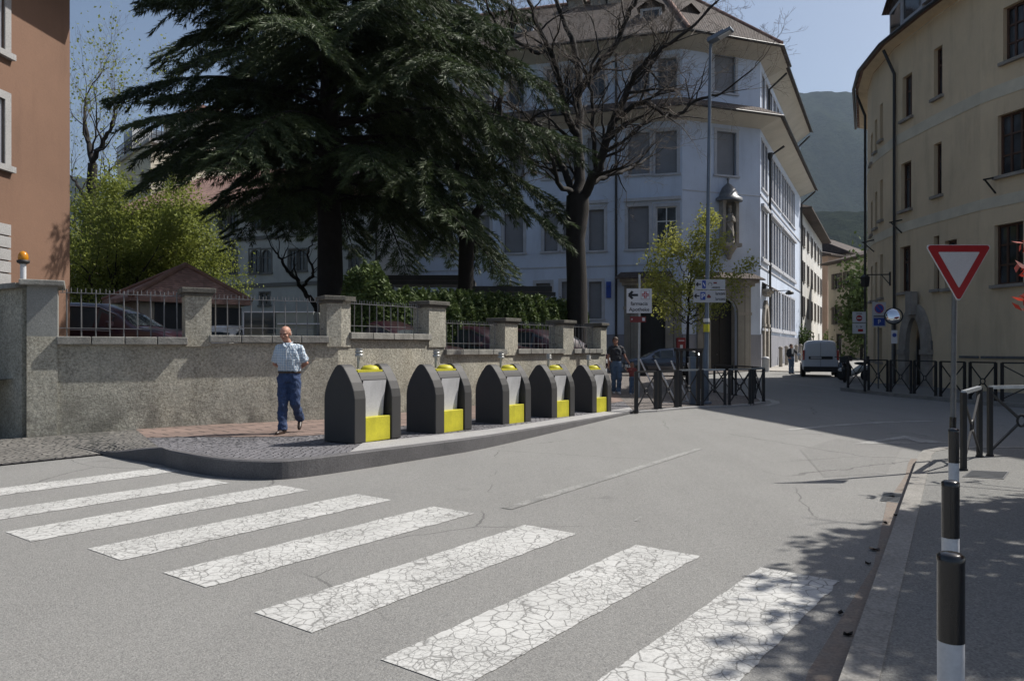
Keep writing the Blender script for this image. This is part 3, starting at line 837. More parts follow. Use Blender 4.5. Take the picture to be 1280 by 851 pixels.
# string courses
mb = MB(); FA.slab(mb, 0, FA.L, 6.55, 6.62, .0, .03); FB.slab(mb, 0, FB.L, 11.0, 11.06, 0, .02)
for z in (6.6, 11.1): FS.slab(mb, 0, FS.L, z, z + .1, .0, .06)
mb.build('string_course', M['trimstone'], wallo)
for a, b, c, d, st in opA:
    window(FA, bb, a, b, c, d, 'pane' if st in 'wd' else 'blind', 'white_frame' if st == 'w' else 'iron_grey', trim='trimstone', tw=.2)
for a, b, c, d, st in opB: window(FB, bb, a, b, c, d, 'blind', 'iron_grey', trim='trimstone', tw=.2)
for a, b, c, d, st in opS: window(FS, bb, a, b, c, d, 'blind', 'trimstone', trim='trimstone', tw=.13, depth=.15)
# broad panels joining the paired windows on the first floor
for x0, x1, y in ((780, 851, 250), (675, 760, 255), (585, 658, 260)):
    mb = MB()
    a, b = sorted((FA.s_(x0), FA.s_(x1))); z = FA.z_((x0 + x1) / 2, y)
    FA.slab(mb, a, b, z - .05, z + .14, 0, .16); mb.build('lintel', M['trimstone'], wallo)
for g0, g1 in ((.3, 3.2), (4.1, 9.9), (10.2, 14.6), (14.75, 19.2)):
    for za, zb_, oo in ((10.45, 10.65, .2), (2.62, 2.78, .15), (7.0, 7.17, .16)):
        mb = MB(); FS.slab(mb, g0, g1, za, zb_, 0, oo); mb.build('lintel', M['trimstone'], wallo)
# doors and portals
def door(f, par, o, m, dep=.55, leaves=2):
    a, b, c, d = o[:4]; mb = MB()
    f.slab(mb, a, b, c, d, -dep - .06, -dep)
    for k in range(leaves):
        w_ = (b - a) / leaves; x = a + k * w_
        for q in range(3):
            z0 = c + .15 + q * (d - c - .8) / 3; f.slab(mb, x + .1, x + w_ - .1, z0, z0 + (d - c - .8) / 3 - .12, -dep, -dep + .03)
    dr = mb.build('door', m, par)
    mb = MB(); mb.ell(f.p((a + b) / 2 + .1, c + 1.05, -dep + .05), (.04, .04, .04), 8, 6); mb.build('handle', M['iron_grey'], dr)
    mb = MB()
    f.slab(mb, a - .05, a, c, d, -dep, -.2); f.slab(mb, b, b + .05, c, d, -dep, -.2); f.slab(mb, a, b, d, d + .05, -dep, -.2)
    mb.build('reveal', M['stone'], dr)
    return dr
def portal(f, par, o, w_, top, m='portal', th=.14, capw=0):
    """stone surround with arched opening"""
    a, b, c, d = o[:4]; mb = MB(); r = (b - a) / 2; mm = (a + b) / 2
    rise = o[4] if len(o) > 4 and o[4] is not True else r
    n = 12; inn = [(mm - r * math.cos(PI * k / n), d - rise + rise * math.sin(PI * k / n)) for k in range(n + 1)]
    f.slab(mb, a - w_, a, c, d - rise, 0.001, th); f.slab(mb, b, b + w_, c, d - rise, .001, th)
    L, Rr = a - w_, b + w_
    out = []
    for t, z in inn:
        if top is None:
            k = (r + w_) / r; out.append((mm + (t - mm) * k, d - rise + (z - d + rise) * (rise + w_) / rise))
        else:
            ang = math.atan2(z - (d - rise), t - mm); ct, st = math.cos(ang), math.sin(ang)
            kx = (r + w_) / abs(ct) if abs(ct) > 1e-4 else 1e9; kz = (top - d + rise) / st if st > 1e-4 else 1e9
            q = min(kx, kz); out.append((mm + ct * q, d - rise + st * q))
    if top is not None:
        pass
    for k in range(n):
        i0, i1, o0, o1 = inn[k], inn[k + 1], out[k], out[k + 1]
        mb.add([f.p(*i0, th), f.p(*i1, th), f.p(*o1, th), f.p(*o0, th), f.p(*i0, 0), f.p(*i1, 0), f.p(*o1, 0), f.p(*o0, 0)],
               [(0, 1, 2, 3), (0, 4, 5, 1), (3, 2, 6, 7)])
        if top is not None and o0[1] < top - 1e-3 and o1[1] >= top - 1e-3 and t:
            cx = L if o0[0] < mm else Rr
            mb.add([f.p(*o0, th), f.p(*o1, th), f.p(cx, top, th)], [(0, 1, 2)])
        if top is not None and o1[1] < top - 1e-3 and o0[1] >= top - 1e-3:
            mb.add([f.p(*o0, th), f.p(*o1, th), f.p(Rr, top, th)], [(0, 1, 2)])
    pl = mb.build('portal', M[m], par)
    mb = MB(); f.slab(mb, a - w_ - .04, a + .02, d - rise - .12, d - rise + .06, 0.0, th + .05); f.slab(mb, b - .02, b + w_ + .04, d - rise - .12, d - rise + .06, 0, th + .05)
    mb.build('capital', M['stone'], pl)
    return pl
door(FA, bb, doorA, M['darkwood']); door(FB, bb, doorB, M['darkwood']); door(FS, bb, doorS, M['darkwood'], .4, 1)
portal(FA, bb, doorA, .95, 5.3); portal(FB, bb, doorB, .95, 5.3); portal(FS, bb, doorS, .5, None, 'stone', .18)
# canopies over the portals
def canopy(f, par, a, b, z, o=.9):
    mb = MB()
    A = [f.p(a, z + .42, 0.01), f.p(b, z + .42, 0.01), f.p(b + .25, z, o), f.p(a - .25, z, o)]
    B = [p - Vector((0, 0, .08)) for p in A]
    mb.add(A + B, [(0, 1, 2, 3), (7, 6, 5, 4), (3, 2, 6, 7), (0, 3, 7, 4), (1, 5, 6, 2)])
    cn = mb.build('canopy', M['tile_grey'], par)
    mb = MB(); f.slab(mb, a, b, z - .22, z - .02, .01, o - .25); f.slab(mb, a + .1, b - .1, z - .42, z - .23, .01, o * .4); mb.build('cornice', M['stone'], cn)
canopy(FA, bb, *sorted((FA.s_(776), FA.s_(838))), 5.75)
canopy(FB, bb, *sorted((FB.s_(874), FB.s_(941))), 5.75)
canopy(FS, bb, .7, 2.8, 5.3, .7)
# eaves and roofs
pl = [AE, KN, KC, SE]
def skirt(par, pts, z): return eave(par, pts, z, 1.25, z - .45, rise=.75, inset=-.01, name='roof')
skirt(bb, pl, ZE1)
e1 = [AE, KN, KC, KC + SD * 3.2]
rr = eave(bb, e1, ZE2, 1.25, ZE2 - .5, rise=5.0, inset=4.6)
e2 = [KC + SD * 3.2, KC + SD * 20.8]
eave(bb, e2, ZE2 + .25, 1.05, ZE2 - .5, rise=4.6, inset=4.6)
mb = MB()  # gable cheek where the second roof stands proud
FSg = Fac(KC + SD * 3.2, KC + SD * 3.3)
a = KC + SD * 3.2; nn = FS.n
mb.add([Vector((*(a + nn * 1.17), ZE2 + .2)), Vector((*(a + nn * 1.3), ZE2 + .2)), Vector((*(a - nn * 2.2), ZE2 + 2.2)), Vector((*(a - nn * 2.2), ZE2 + 2.9))], [(0, 1, 2, 3)])
mb.build('gable', M['soffit'], bb)
# hip ridges
mb = MB()
o2 = offs(pl, 1.37); inn = offs(pl, -4.6)
for i in (1, 2): mb.tube([Vector((*o2[i], ZE2 + .2)), Vector((*inn[i], ZE2 + 5.2))], .13, 6)
mb.tube(z3(inn[:3], ZE2 + 5.22), .11, 6)
mb.build('ridge_tiles', M['tile_red'], rr)
# chimneys and dormers
for px, dy in ((705, 4.2), (735, 4.6), (758, 4.4)):
    t = FA.s_(px); c = FA.p(t, ZE2 + 4.2, -4.3); mb = MB(); mb.box(c, (1.0, .8, 2.0), rz=math.atan2(FA.d.y, FA.d.x)); mb.box(c + Vector((0, 0, 1.0)), (1.3, 1.1, .18), rz=math.atan2(FA.d.y, FA.d.x))
    mb.box(c + Vector((0, 0, 1.3)), (.8, .6, .4), rz=math.atan2(FA.d.y, FA.d.x))
    mb.build('chimney', M['stone'], rr)
def dormer(f, par, t, z0, w_=1.3, h=1.3, o=.2, back=2.6):
    mb = MB()
    f.slab(mb, t - w_ / 2, t + w_ / 2, z0, z0 + h, -back, -o)
    dm = mb.build('dormer', M['trimstone'], par)
    mb = MB()
    mb.quad(f.p(t - w_ / 2 + .15, z0 + .2, -o + .01), f.p(t + w_ / 2 - .15, z0 + .2, -o + .01), f.p(t + w_ / 2 - .15, z0 + h - .15, -o + .01), f.p(t - w_ / 2 + .15, z0 + h - .15, -o + .01))
    mb.build('pane', M['glass'], dm)
    mb = MB()
    for s_ in (-1, 1):
        mb.add([f.p(t, z0 + h + .5, -o + .25), f.p(t + s_ * (w_ / 2 + .2), z0 + h - .02, -o + .25), f.p(t + s_ * (w_ / 2 + .2), z0 + h - .02, -back - 1), f.p(t, z0 + h + .5, -back - 1)], [(0, 1, 2, 3)])
    mb.add([f.p(t, z0 + h + .5, -o), f.p(t + w_ / 2 + .1, z0 + h, -o), f.p(t - w_ / 2 - .1, z0 + h, -o)], [(0, 1, 2)])
    mb.build('roof', M['tile_grey'], dm)
for px in (812, 650, 560): dormer(FA, rr, FA.s_(px), ZE2 + 1.3, o=.9)
dormer(FB, rr, FB.s_(880), ZE2 + 1.5, o=1.6, w_=1.0, h=1.1)
# downpipes
mb = MB(); t = FA.s_(770.5); mb.tube([FA.p(t, .1, .12), FA.p(t, ZE2 - .4, .12)], .075, 8); mb.build('downpipe', M['iron'], wallo)
mb = MB(); mb.tube([FS.p(3.3, .1, .14), FS.p(3.3, 14.3, .14), FS.p(3.5, 14.9, 1.0)], .08, 8); mb.lathe([(.09, 0), (.2, .35), (.2, .5)], FS.p(3.3, 14.0, .14), 8); mb.build('downpipe', M['iron'], wallo)
mb = MB(); mb.tube([FS.p(2.9, 16.3, .14), FS.p(2.9, 18.6, .14), FS.p(3.15, 19.6, 1.2)], .07, 8); mb.build('downpipe', M['iron'], wallo)
mb = MB(); mb.tube([FS.p(23.3, .3, .14), FS.p(23.3, 14.6, .14), FS.p(23.3, 15.6, 1.3)], .08, 8); mb.build('downpipe', M['iron'], wallo)
mb = MB(); mb.tube([FS.p(20.4, 16.3, .14), FS.p(20.4, 19, .14), FS.p(20.6, 19.9, 1.05)], .08, 8); mb.build('downpipe', M['iron'], wallo)
# wall lamp and small bracket sign on the street facade
lp = empty('wall_lantern', FS.p(5.2, 5.3, 0), 'dark lantern on a bracket of the sunlit street front', 'wall lamp')
mb = MB(); mb.bar(FS.p(5.2, 5.45, 0), FS.p(5.2, 5.45, 1.1), .05); mb.build('bracket', M['iron'], lp)
mb = MB(); mb.lathe([(.08, .1), (.3, -.05), (.28, -.14), (.1, -.2)], FS.p(5.2, 5.35, 1.15), 8); mb.build('lamp_shade', M['iron'], lp)
# little iron hook on facade A
mb = MB(); t = FA.s_(831); mb.bar(FA.p(t, 6.3, .1), FA.p(t, 7.0, .1), .07); tag(mb.build('wall_hook', M['iron']), 'short iron wall hook below the open white window', 'hook')
# notice box
mb = MB(); t = FA.s_(761); FA.slab(mb, t - .15, t + .15, 4.6, 5.6, .01, .12); mb.bar(FA.p(t, 5.3, .1), FA.p(t, 5.3, .8), .05)
tag(mb.build('wall_sign', M['blue_sign']), 'narrow blue sign on the blue wall beside the drainpipe', 'sign')
# ---- statue in its niche on face B
cx = (FB.s_(897) + FB.s_(922)) / 2 + .05
z0, z1 = FB.z_(908, 305), FB.z_(908, 248)
ni = empty('statue_shrine', FB.p(cx, z0 - 1, 0), 'stone shrine with little dome roof on the blue corner wall', 'wall shrine')
mb = MB(); w2 = .58
FB.slab(mb, cx - w2, cx - w2 + .2, z0, z1 - .2, 0, .42); FB.slab(mb, cx + w2 - .2, cx + w2, z0, z1 - .2, 0, .42)
FB.slab(mb, cx - w2 - .08, cx + w2 + .08, z0 - .22, z0, 0, .62); FB.slab(mb, cx - w2 + .2, cx + w2 - .2, z0, z1, .005, .04)
n = 10; r = w2 - .2
for k in range(n):
    a0, a1 = PI * k / n, PI * (k + 1) / n
    P = [(cx - r * math.cos(a0), z1 - .55 + r * math.sin(a0)), (cx - r * math.cos(a1), z1 - .55 + r * math.sin(a1)), (cx - w2 * math.cos(a1) * 1.0, z1 - .55 + .62 * math.sin(a1)), (cx - w2 * math.cos(a0), z1 - .55 + .62 * math.sin(a0))]
    mb.add([FB.p(*q, .40) for q in P], [(0, 1, 2, 3)])
mb.build('niche', M['stone'], ni)
mb = MB(); mb.lathe([(.03, -1.0), (.12, -.95), (.2, -.7), (.42, -.35), (.5, -.24), (.5, -.22)], FB.p(cx, z0, .2), 10); mb.build('bracket', M['stone'], ni)
mb = MB(); mb.lathe([(.88, -.18), (.86, 0), (.62, .12), (.55, .35), (.42, .62), (.2, .85), (.06, .95), (.05, 1.15), (.1, 1.2), (.02, 1.32)], FB.p(cx, z1 - .05, .12), 12); mb.build('dome_roof', M['iron_grey'], ni)
st = empty('statue', FB.p(cx, z0, .22), 'robed stone figure holding a child inside the shrine niche', 'statue')
mb = MB(); c = FB.p(cx, z0, .24)
mb.lathe([(.30, 0), (.32, .1), (.27, .35), (.29, .7), (.24, 1.0), (.25, 1.3), (.27, 1.5), (.24, 1.68), (.10, 1.8), (.07, 1.9)], c, 12)
mb.ell(c + Vector((0, 0, 2.02)), (.13, .14, .17)); mb.lathe([(.1, 2.12), (.13, 2.2), (.15, 2.3)], c, 8)
mb.tube([c + Vector((-.24, -.02, 1.62)), c + Vector((-.28, -.14, 1.3)), c + Vector((.02, -.26, 1.32))], [.09, .08, .06], 8)
mb.tube([c + Vector((.24, -.02, 1.62)), c + Vector((.28, -.14, 1.32)), c + Vector((.1, -.26, 1.4))], [.09, .08, .06], 8)
mb.ell(c + Vector((.08, -.24, 1.5)), (.1, .09, .18)); mb.ell(c + Vector((.08, -.26, 1.72)), (.08, .08, .09))
mb.tube([c + Vector((-.2, -.2, 1.2)), c + Vector((.05, -.32, .7)), c + Vector((.2, -.28, .15))], [.05, .06, .05], 6)
mb.build('figure', M['stone'], st)

# ================================================================ CREAM BUILDING ON THE RIGHT
cb = empty('cream_building', (15.2, 25, 0), 'tall cream building curving along the right side of the street', 'building')
cp = [Vector(p) for p in ((17.6, 11.0), (16.5, 18.2), (15.7, 22.6), (15.22, 24.3), (15.08, 26.8), (15.05, 29.4), (15.5, 32.1), (16.3, 34.3), (19.2, 40.4))]
FC = [Fac(a, b, ref=(5, 36)) for a, b in zip(cp, cp[1:])]
ZC = 13.4
def fc_of(px):
    for i, f in enumerate(FC):
        s_ = f.s_(px)
        if -1e-6 <= s_ <= f.L and (f.p(s_, 0).y > 0): return i
    return None
opC = {i: [] for i in range(len(FC))}
Lc = [(1247, 1286, 139, 216, 'big'), (1254, 1287, 3, 72, 'big'), (1243, 1279, 279, 355, 'big'),
      (1162, 1177, 180, 245, 'n'), (1165, 1178, 60, 122, 'n'), (1159, 1174, 296, 362, 'n'), (1181, 1196, 300, 360, 'n'),
      (1126, 1139, 203, 262, 'n'), (1128, 1140, 94, 148, 'n'), (1125, 1138, 308, 365, 'n'),
      (1100, 1103.6, 225, 275, 'n'), (1093.5, 1096.5, 240, 285, 'n'), (1088.6, 1090.8, 252, 294, 'n'), (1100, 1103.6, 130, 175, 'n'), (1093.5, 1096.5, 150, 190, 'n'), (1088.6, 1090.8, 168, 205, 'n'),
      (1100, 1103.6, 318, 372, 'n'), (1093.5, 1096.5, 328, 375, 'n'), (1088.6, 1090.8, 333, 376, 'n'), (1098, 1102.5, 410, 452, 'n'), (1091.5, 1094.5, 410, 450, 'n')]
for x0, x1, y0, y1, st in Lc:
    i = fc_of((x0 + x1) / 2)
    if i is None: print('no facade for', x0); continue
    f = FC[i]; a, b = sorted((f.s_(x0), f.s_(x1))); a = max(a, .05); b = min(b, f.L - .05)
    opC[i].append((a, b, f.z_((x0 + x1) / 2, y1), f.z_((x0 + x1) / 2, y0), st))
di = fc_of(1146); dd_ = sorted((FC[di].s_(1136.5), FC[di].s_(1156)))
doorC = (dd_[0], dd_[1], .1, FC[di].z_(1146, 397), 1.25)
print('door width', dd_[1] - dd_[0], 'seg', di, [round(o[1] - o[0], 2) for v in opC.values() for o in v])
# extra unseen-near windows on the nearest segments
opC[0] += [(1.2, 2.5, z, z + 2.3, 'big') for z in (3.6, 7.2, 11.0 - .6)] + [(4.0, 5.3, z, z + 2.3, 'big') for z in (3.6, 7.2, 10.4)]
mb = MB()
for i, f in enumerate(FC):
    f.wall(mb, 0, f.L, 0, ZC - .15, [o[:4] for o in opC[i]] + ([doorC] if i == di else []), .25)
P = cp; q = [Vector((29, 44)), Vector((30, 14))]
for a, b in ((P[-1], q[0]), (q[0], q[1]), (q[1], P[0])):
    mb.quad(Vector((*a, 0)), Vector((*b, 0)), Vector((*b, ZC)), Vector((*a, ZC)))
cw = mb.build('wall', M['cream'], cb)
for z, h in ((5.95, .35), (9.4, .4)):
    mb = MB()
    for f in FC: f.slab(mb, 0, f.L, z, z + h, 0, .018)
    mb.build('painted_band', M['band'], cw)
for i, f in enumerate(FC):
    for a, b, c, d, st in opC[i]:
        window(f, cb, a, b, c, d, 'pane', 'brownwood', sill='stone', depth=.22, mull=2 if st == 'big' else 1, bars=2 if st == 'big' else 1)
door(FC[di], cb, doorC, M['darkwood'], .3, 2)
pt = portal(FC[di], cb, doorC, .5, None, 'stone', .16)
mb = MB(); m_ = (dd_[0] + dd_[1]) / 2; FC[di].slab(mb, m_ - .22, m_ + .22, doorC[3] + .1, doorC[3] + .95, .1, .32); mb.build('keystone', M['stone'], pt)
co_ = cp
eave(cb, co_, ZC, .38, ZC - .12, th=.12, rise=3.2, inset=4.5, tile='tile_right', soff='cream', ref=(5, 36))
rr2 = [o for o in cb.children if o.name.startswith('roof')][0]
# stepped dormers on its roof
for px, zz, wd in ((1134, 1.2, 1.6), (1116, .6, 1.4), (1160, 2.0, 1.8)):
    i = fc_of(px); f = FC[i]; dormer(f, rr2, f.s_(px), ZC + .2 + zz * .3, w_=wd, h=1.3, o=.1, back=2.5)
for px in (1121,):
    i = fc_of(px); f = FC[i]; mb = MB(); s_ = f.s_(px); mb.tube([f.p(s_, .1, .1), f.p(s_, ZC - 1.2, .1), f.p(s_ + .2, ZC - .2, .42)], .06, 8); mb.build('downpipe', M['iron'], cw)
mb = MB(); f = FC[-1]; mb.tube([f.p(.9, .1, .1), f.p(.9, ZC - 1, .1), f.p(.9, ZC, .45)], .06, 8); mb.build('downpipe', M['iron'], cw)
mb = MB()
for px, y0, y1 in ((1195, 440, 446), (1170, 439, 447)):
    pass
i = fc_of(1230); f = FC[i]
mb = MB(); FC[di].slab(mb, max(0, FC[di].s_(1174)), max(0, FC[di].s_(1174)) + .5, 1.2, 1.75, .0, .05); mb.build('meter_plate', M['iron_grey'], cw)
mb = MB()
for f, a, b in ((FC[2], .1, FC[2].L - .05), (FC[1], .5, FC[1].L - .05), (FC[3], .05, 1.0)): f.slab(mb, a, b, 1.15, 1.23, 0.02, .05)
mb.build('wall_rail', M['iron_grey'], cw)
# anchor irons
for px, py in ((1245, 222), (1128, 275), (1093, 300)):
    i = fc_of(px); f = FC[i]; s_ = f.s_(px); z = f.z_(px, py); mb = MB(); mb.bar(f.p(s_, z, .02), f.p(s_, z - .1, .5), .05); mb.bar(f.p(s_, z - .5, .02), f.p(s_, z - .1, .45), .04)
    mb.build('iron_bracket', M['iron'], cw)
# lantern bracket
i = fc_of(1113); f = FC[i]; s_ = f.s_(1113); z = f.z_(1113, 343)
lp = empty('wall_lantern', f.p(s_, z, 0), 'dark lantern on a long bracket beside the arched door of the cream building', 'wall lamp')
mb = MB(); mb.bar(f.p(s_, z, 0), f.p(s_, z, .9), .04); mb.bar(f.p(s_, z - .4, .02), f.p(s_, z, .35), .03); f.slab(mb, s_ - .05, s_ + .05, z - .45, z + .1, 0, .04); mb.build('bracket', M['iron'], lp)
mb = MB(); mb.lathe([(.07, .02), (.2, -.1), (.16, -.45), (.08, -.5)], f.p(s_, z, .95), 6, False); mb.build('lamp_shade', M['iron'], lp)

# ================================================================ STREET HOUSES BEYOND
def simple_house(name, label, P0, P1, depth, zt, wallm, tile, ops, over=.7, rise=2.2, zb=0.0, style='shut', trim=None, cat='building', tile_in=None):
    r = empty(name, (P0[0], P0[1], zb), label, cat)
    f = Fac(P0, P1); mb = MB()
    f.wall(mb, 0, f.L, zb, zt - .2, [o[:4] for o in ops], .18)
    b0, b1 = f.P0 - f.n * depth, f.P1 - f.n * depth
    for a, b in ((f.P1, b1), (b1, b0), (b0, f.P0)): mb.quad(Vector((*a, zb)), Vector((*b, zb)), Vector((*b, zt)), Vector((*a, zt)))
    mb.build('wall', M[wallm], r)
    mb = MB()
    A = [f.p(-.4, zt, over), f.p(f.L + .4, zt, over), f.p(f.L + .4, zt, -depth - over), f.p(-.4, zt, -depth - over)]
    hi = min(2.5, f.L * .3) if tile_in is None else tile_in
    T = [f.p(hi, zt + rise, -depth / 2), f.p(f.L - hi, zt + rise, -depth / 2)]
    lo = [p - Vector((0, 0, .18)) for p in A]
    mb.add(A + T + lo, [(0, 1, 5, 4), (1, 2, 5), (2, 3, 4, 5), (3, 0, 4), (9, 8, 7, 6), (0, 6, 7, 1), (1, 7, 8, 2), (2, 8, 9, 3), (3, 9, 6, 0)])
    rf = mb.build('roof', M[tile], r)
    for o in ops:
        wn = window(f, r, *o[:4], 'pane', 'shutter' if style == 'shut' else 'villa_trim', trim=trim, sill=None if trim else 'stone', depth=.16)
        if style == 'shut' and len(o) < 5:
            for s0, s1 in ((o[0] - .5, o[0] - .02), (o[1] + .02, o[1] + .5)):
                mb = MB(); f.slab(mb, s0, s1, o[2], o[3], .01, .05)
                for k in range(8):
                    z = o[2] + .1 + k * (o[3] - o[2] - .2) / 8; f.slab(mb, s0 + .05, s1 - .05, z, z + .06, .05, .065)
                mb.build('shutter', M['shutter'], wn)
    return r, f, rf
H0 = SE + SD * .3; H1 = SE + SD * 24.5
ops = [(t, t + 1.1, z, z + 1.9) for t in (2.2, 6.2, 10.2, 14.2, 18.2, 21.8) for z in (4.5, 7.8, 11.1)] + [(t, t + 1.4, .9, 3.2, 0) for t in (4, 12, 19)]
sh, shf, shr = simple_house('street_house', 'white house with brown shutters next to the blue building down the street', H0, H1, 9, 14.3, 'white_wall', 'tile_grey', ops, over=1.0, zb=.4)
c = shf.p(2.0, 15.6, -1.5); mb = MB(); mb.box(c, (1, 1, 2.2)); mb.box(c + Vector((0, 0, 1.1)), (1.4, 1.4, .2)); mb.build('chimney', M['stone'], shr)
c = shf.p(6.0, 15.6, -2.5); mb = MB(); mb.box(c, (.8, .8, 1.6)); mb.box(c + Vector((0, 0, .8)), (1.1, 1.1, .2)); mb.build('chimney', M['stone'], shr)
Q0 = Vector((38.6, 91.5)); q = Vector((.80, .60))
ops = [(1.6, 2.5, 9.5, 11.3), (1.6, 2.5, 6.0, 8.0), (1.6, 2.4, 2.0, 4.2, 0)]
simple_house('street_house', 'narrow pinkish house closing the far end of the street', Q0, Q0 + q * 4.2, 9, 13.0, 'pink_wall', 'tile_grey', ops, rise=1.4, zb=.5, tile_in=.5)
ops = [(3.9, 4.7, 11.0, 12.0, 0), (1.0, 2.6, .9, 4.2, 0)]
simple_house('street_house', 'pale cream house with sloping dark roof at the street end', Q0 + q * 4.25, Q0 + q * 10.5, 10, 13.6, 'cream2', 'tile_grey', ops, rise=2.6, zb=.5, tile_in=.5)
Q1 = Vector((34.5, 73)); ops = [(1.2, 2.2, 7.6, 9.2), (3.4, 4.4, 7.6, 9.2), (1.2, 2.2, 4.0, 5.8), (3.4, 4.4, 4.0, 5.8, 0), (1.6, 2.7, .6, 3.0, 0)]
simple_house('street_house', 'lower cream house with shutters tucked behind the cream building', Vector((33.2, 78.5)), Vector((32.6 + 1.4, 70.0)), 7, 10.4, 'cream2', 'tile_grey', ops, rise=1.3, zb=.4)

# ================================================================ VILLA, TOWER BLOCK, CREAM SLIVER (left background)
V0 = Vector((-8.2, 46.0)); vd = Vector((-.916, .40)).normalized()
FV = Fac(V0, V0 + vd * 24)
ops = []
for x0, x1, y0, y1, ar in [(271, 283, 312, 343, .4), (284.5, 296, 312, 343, .4), (312, 325, 312, 341, .4), (326.5, 339, 312, 341, .4), (361, 371, 312, 338, 0), (372.5, 383, 312, 338, 0), (404, 414, 311, 337, 0), (437, 449, 310, 336, 0),
                           (274, 284, 263, 287, 0), (286, 296, 263, 287, 0), (316, 326, 262, 286, 0), (328, 338, 262, 286, 0), (362, 372, 261, 285, 0), (374, 384, 261, 285, 0), (325, 337, 366, 381, 0), (238, 250, 314, 344, 0), (238, 250, 264, 288, 0)]:
    a, b = sorted((FV.s_(x0), FV.s_(x1))); ops.append((a, b, FV.z_((x0 + x1) / 2, y1), FV.z_((x0 + x1) / 2, y0), ar))
vi = empty('villa', (V0.x, V0.y, CY), 'grey green old villa with paired arched windows behind the cedar', 'building')
mb = MB(); FV.wall(mb, 0, FV.L, CY - .2, 11.3, ops, .2)
a, b = FV.P1, FV.P1 - FV.n * 10; c = FV.P0 - FV.n * 10
for p_, q_ in ((a, b), (b, c), (c, FV.P0)): mb.quad(Vector((*p_, 0)), Vector((*q_, 0)), Vector((*q_, 11.3)), Vector((*p_, 11.3)))
vw = mb.build('wall', M['villa'], vi)
mb = MB(); FV.slab(mb, 0, FV.L, 8.7, 8.95, 0, .08); FV.slab(mb, 0, FV.L, 5.55, 5.8, 0, .08); mb.build('string_course', M['villa_trim'], vw)
mb = MB(); mb.tube([FV.p(.1, 1, .12), FV.p(.1, 11, .12)], .07, 6); mb.build('downpipe', M['iron'], vw)
for o in ops: window(FV, vi, *o[:4], 'pane', 'villa_trim', fill='glass', trim='villa_trim', tw=.1, depth=.15)
mb = MB(); z = 11.2
A = [FV.p(-.5, z, .9), FV.p(FV.L + .5, z, .9), FV.p(FV.L + .5, z, -11), FV.p(-.5, z, -11)]; T = [FV.p(4, z + 3.6, -5), FV.p(FV.L - 4, z + 3.6, -5)]
lo = [p - Vector((0, 0, .2)) for p in A]
mb.add(A + T + lo, [(0, 1, 5, 4), (1, 2, 5), (2, 3, 4, 5), (3, 0, 4), (9, 8, 7, 6), (0, 6, 7, 1), (1, 7, 8, 2), (2, 8, 9, 3), (3, 9, 6, 0)])
mb.build('roof', M['tile_red'], vi)
# cream block with roof terrace
T0 = Vector((-31.4, 65.0)); tr = Vector((.6, .8)); tl = Vector((-.66, .75)).normalized()
tb = empty('terrace_block', (T0.x, T0.y, .8), 'pale yellow block with a railed roof terrace rising behind the leafy trees', 'building')
FT1, FT2 = Fac(T0, T0 + tr * 12), Fac(T0, T0 + tl * 11)
mb = MB()
o1 = [(1.2, 2.0, z, z + 1.3) for z in (9, 12.5, 16)] + [(5.5, 6.4, z, z + 1.3) for z in (9, 12.5, 16)]; o2_ = [(t, t + 1.1, z, z + 1.5) for t in (2, 5.5) for z in (9, 12.5, 15.8)]
FT1.wall(mb, 0, FT1.L, 0, 19.4, o1); FT2.wall(mb, 0, FT2.L, 0, 19.4, o2_)
a, b, c = T0 + tr * 12, T0 + tr * 12 + tl * 11, T0 + tl * 11
for p_, q_ in ((a, b), (b, c)): mb.quad(Vector((*p_, 0)), Vector((*q_, 0)), Vector((*q_, 19.4)), Vector((*p_, 19.4)))
mb.add([Vector((*p_, 19.42)) for p_ in (T0, a, b, c)], [(0, 1, 2, 3)])
mb.build('wall', M['tower'], tb)
for o in o1: window(FT1, tb, *o, 'pane', 'iron_grey', sill='stone')
for o in o2_: window(FT2, tb, *o, 'pane', 'iron_grey', sill='stone')
mb = MB(); FT1.slab(mb, -.25, FT1.L, 19.4, 19.7, -.2, .25); FT2.slab(mb, 0, FT2.L, 19.4, 19.7, -.2, .25); mb.build('terrace_slab', M['granite'], tb)
mb = MB()
for f in (FT1, FT2):
    L_ = f.L if f is FT2 else 6
    for k in range(int(L_ / .45)): mb.bar(f.p(k * .45, 19.7, .12), f.p(k * .45, 21.0, .12), .05)
    for z in (20.1, 20.5, 21.0): mb.bar(f.p(0, z, .12), f.p(L_, z, .12), .06)
mb.build('terrace_railing', M['iron'], tb)
mb = MB(); FT1.slab(mb, 4.9, 12, 19.7, 23.5, -7, -.3); mb.build('penthouse', M['tower'], tb)
mb = MB(); FT1.slab(mb, 4.5, 12.3, 23.5, 23.75, -7.5, .5); mb.build('penthouse_roof', M['tile_red'], tb)
mb = MB(); FT2.slab(mb, 6.5, 9.5, 19.75, 22.2, -3, -.2); mb.build('glass_house', M['white_frame'], tb)
mb = MB()
for k in range(5): mb.quad(FT2.p(6.6 + k * .58, 19.9, -.19), FT2.p(7.05 + k * .58, 19.9, -.19), FT2.p(7.05 + k * .58, 22.0, -.19), FT2.p(6.6 + k * .58, 22.0, -.19))
mb.build('glazing', M['glass'], tb)
# cream sliver at far left
r_, f_, _ = simple_house('small_house', 'pale cream house glimpsed between the terracotta wall and the trees', Vector((-26.2, 47)), Vector((-31, 50)), 8, 8.2, 'tower', 'tile_grey', [(1.2, 2.0, 4.2, 5.8), (3.4, 4.2, 4.2, 5.8)], zb=.8, over=.3, rise=1.0)
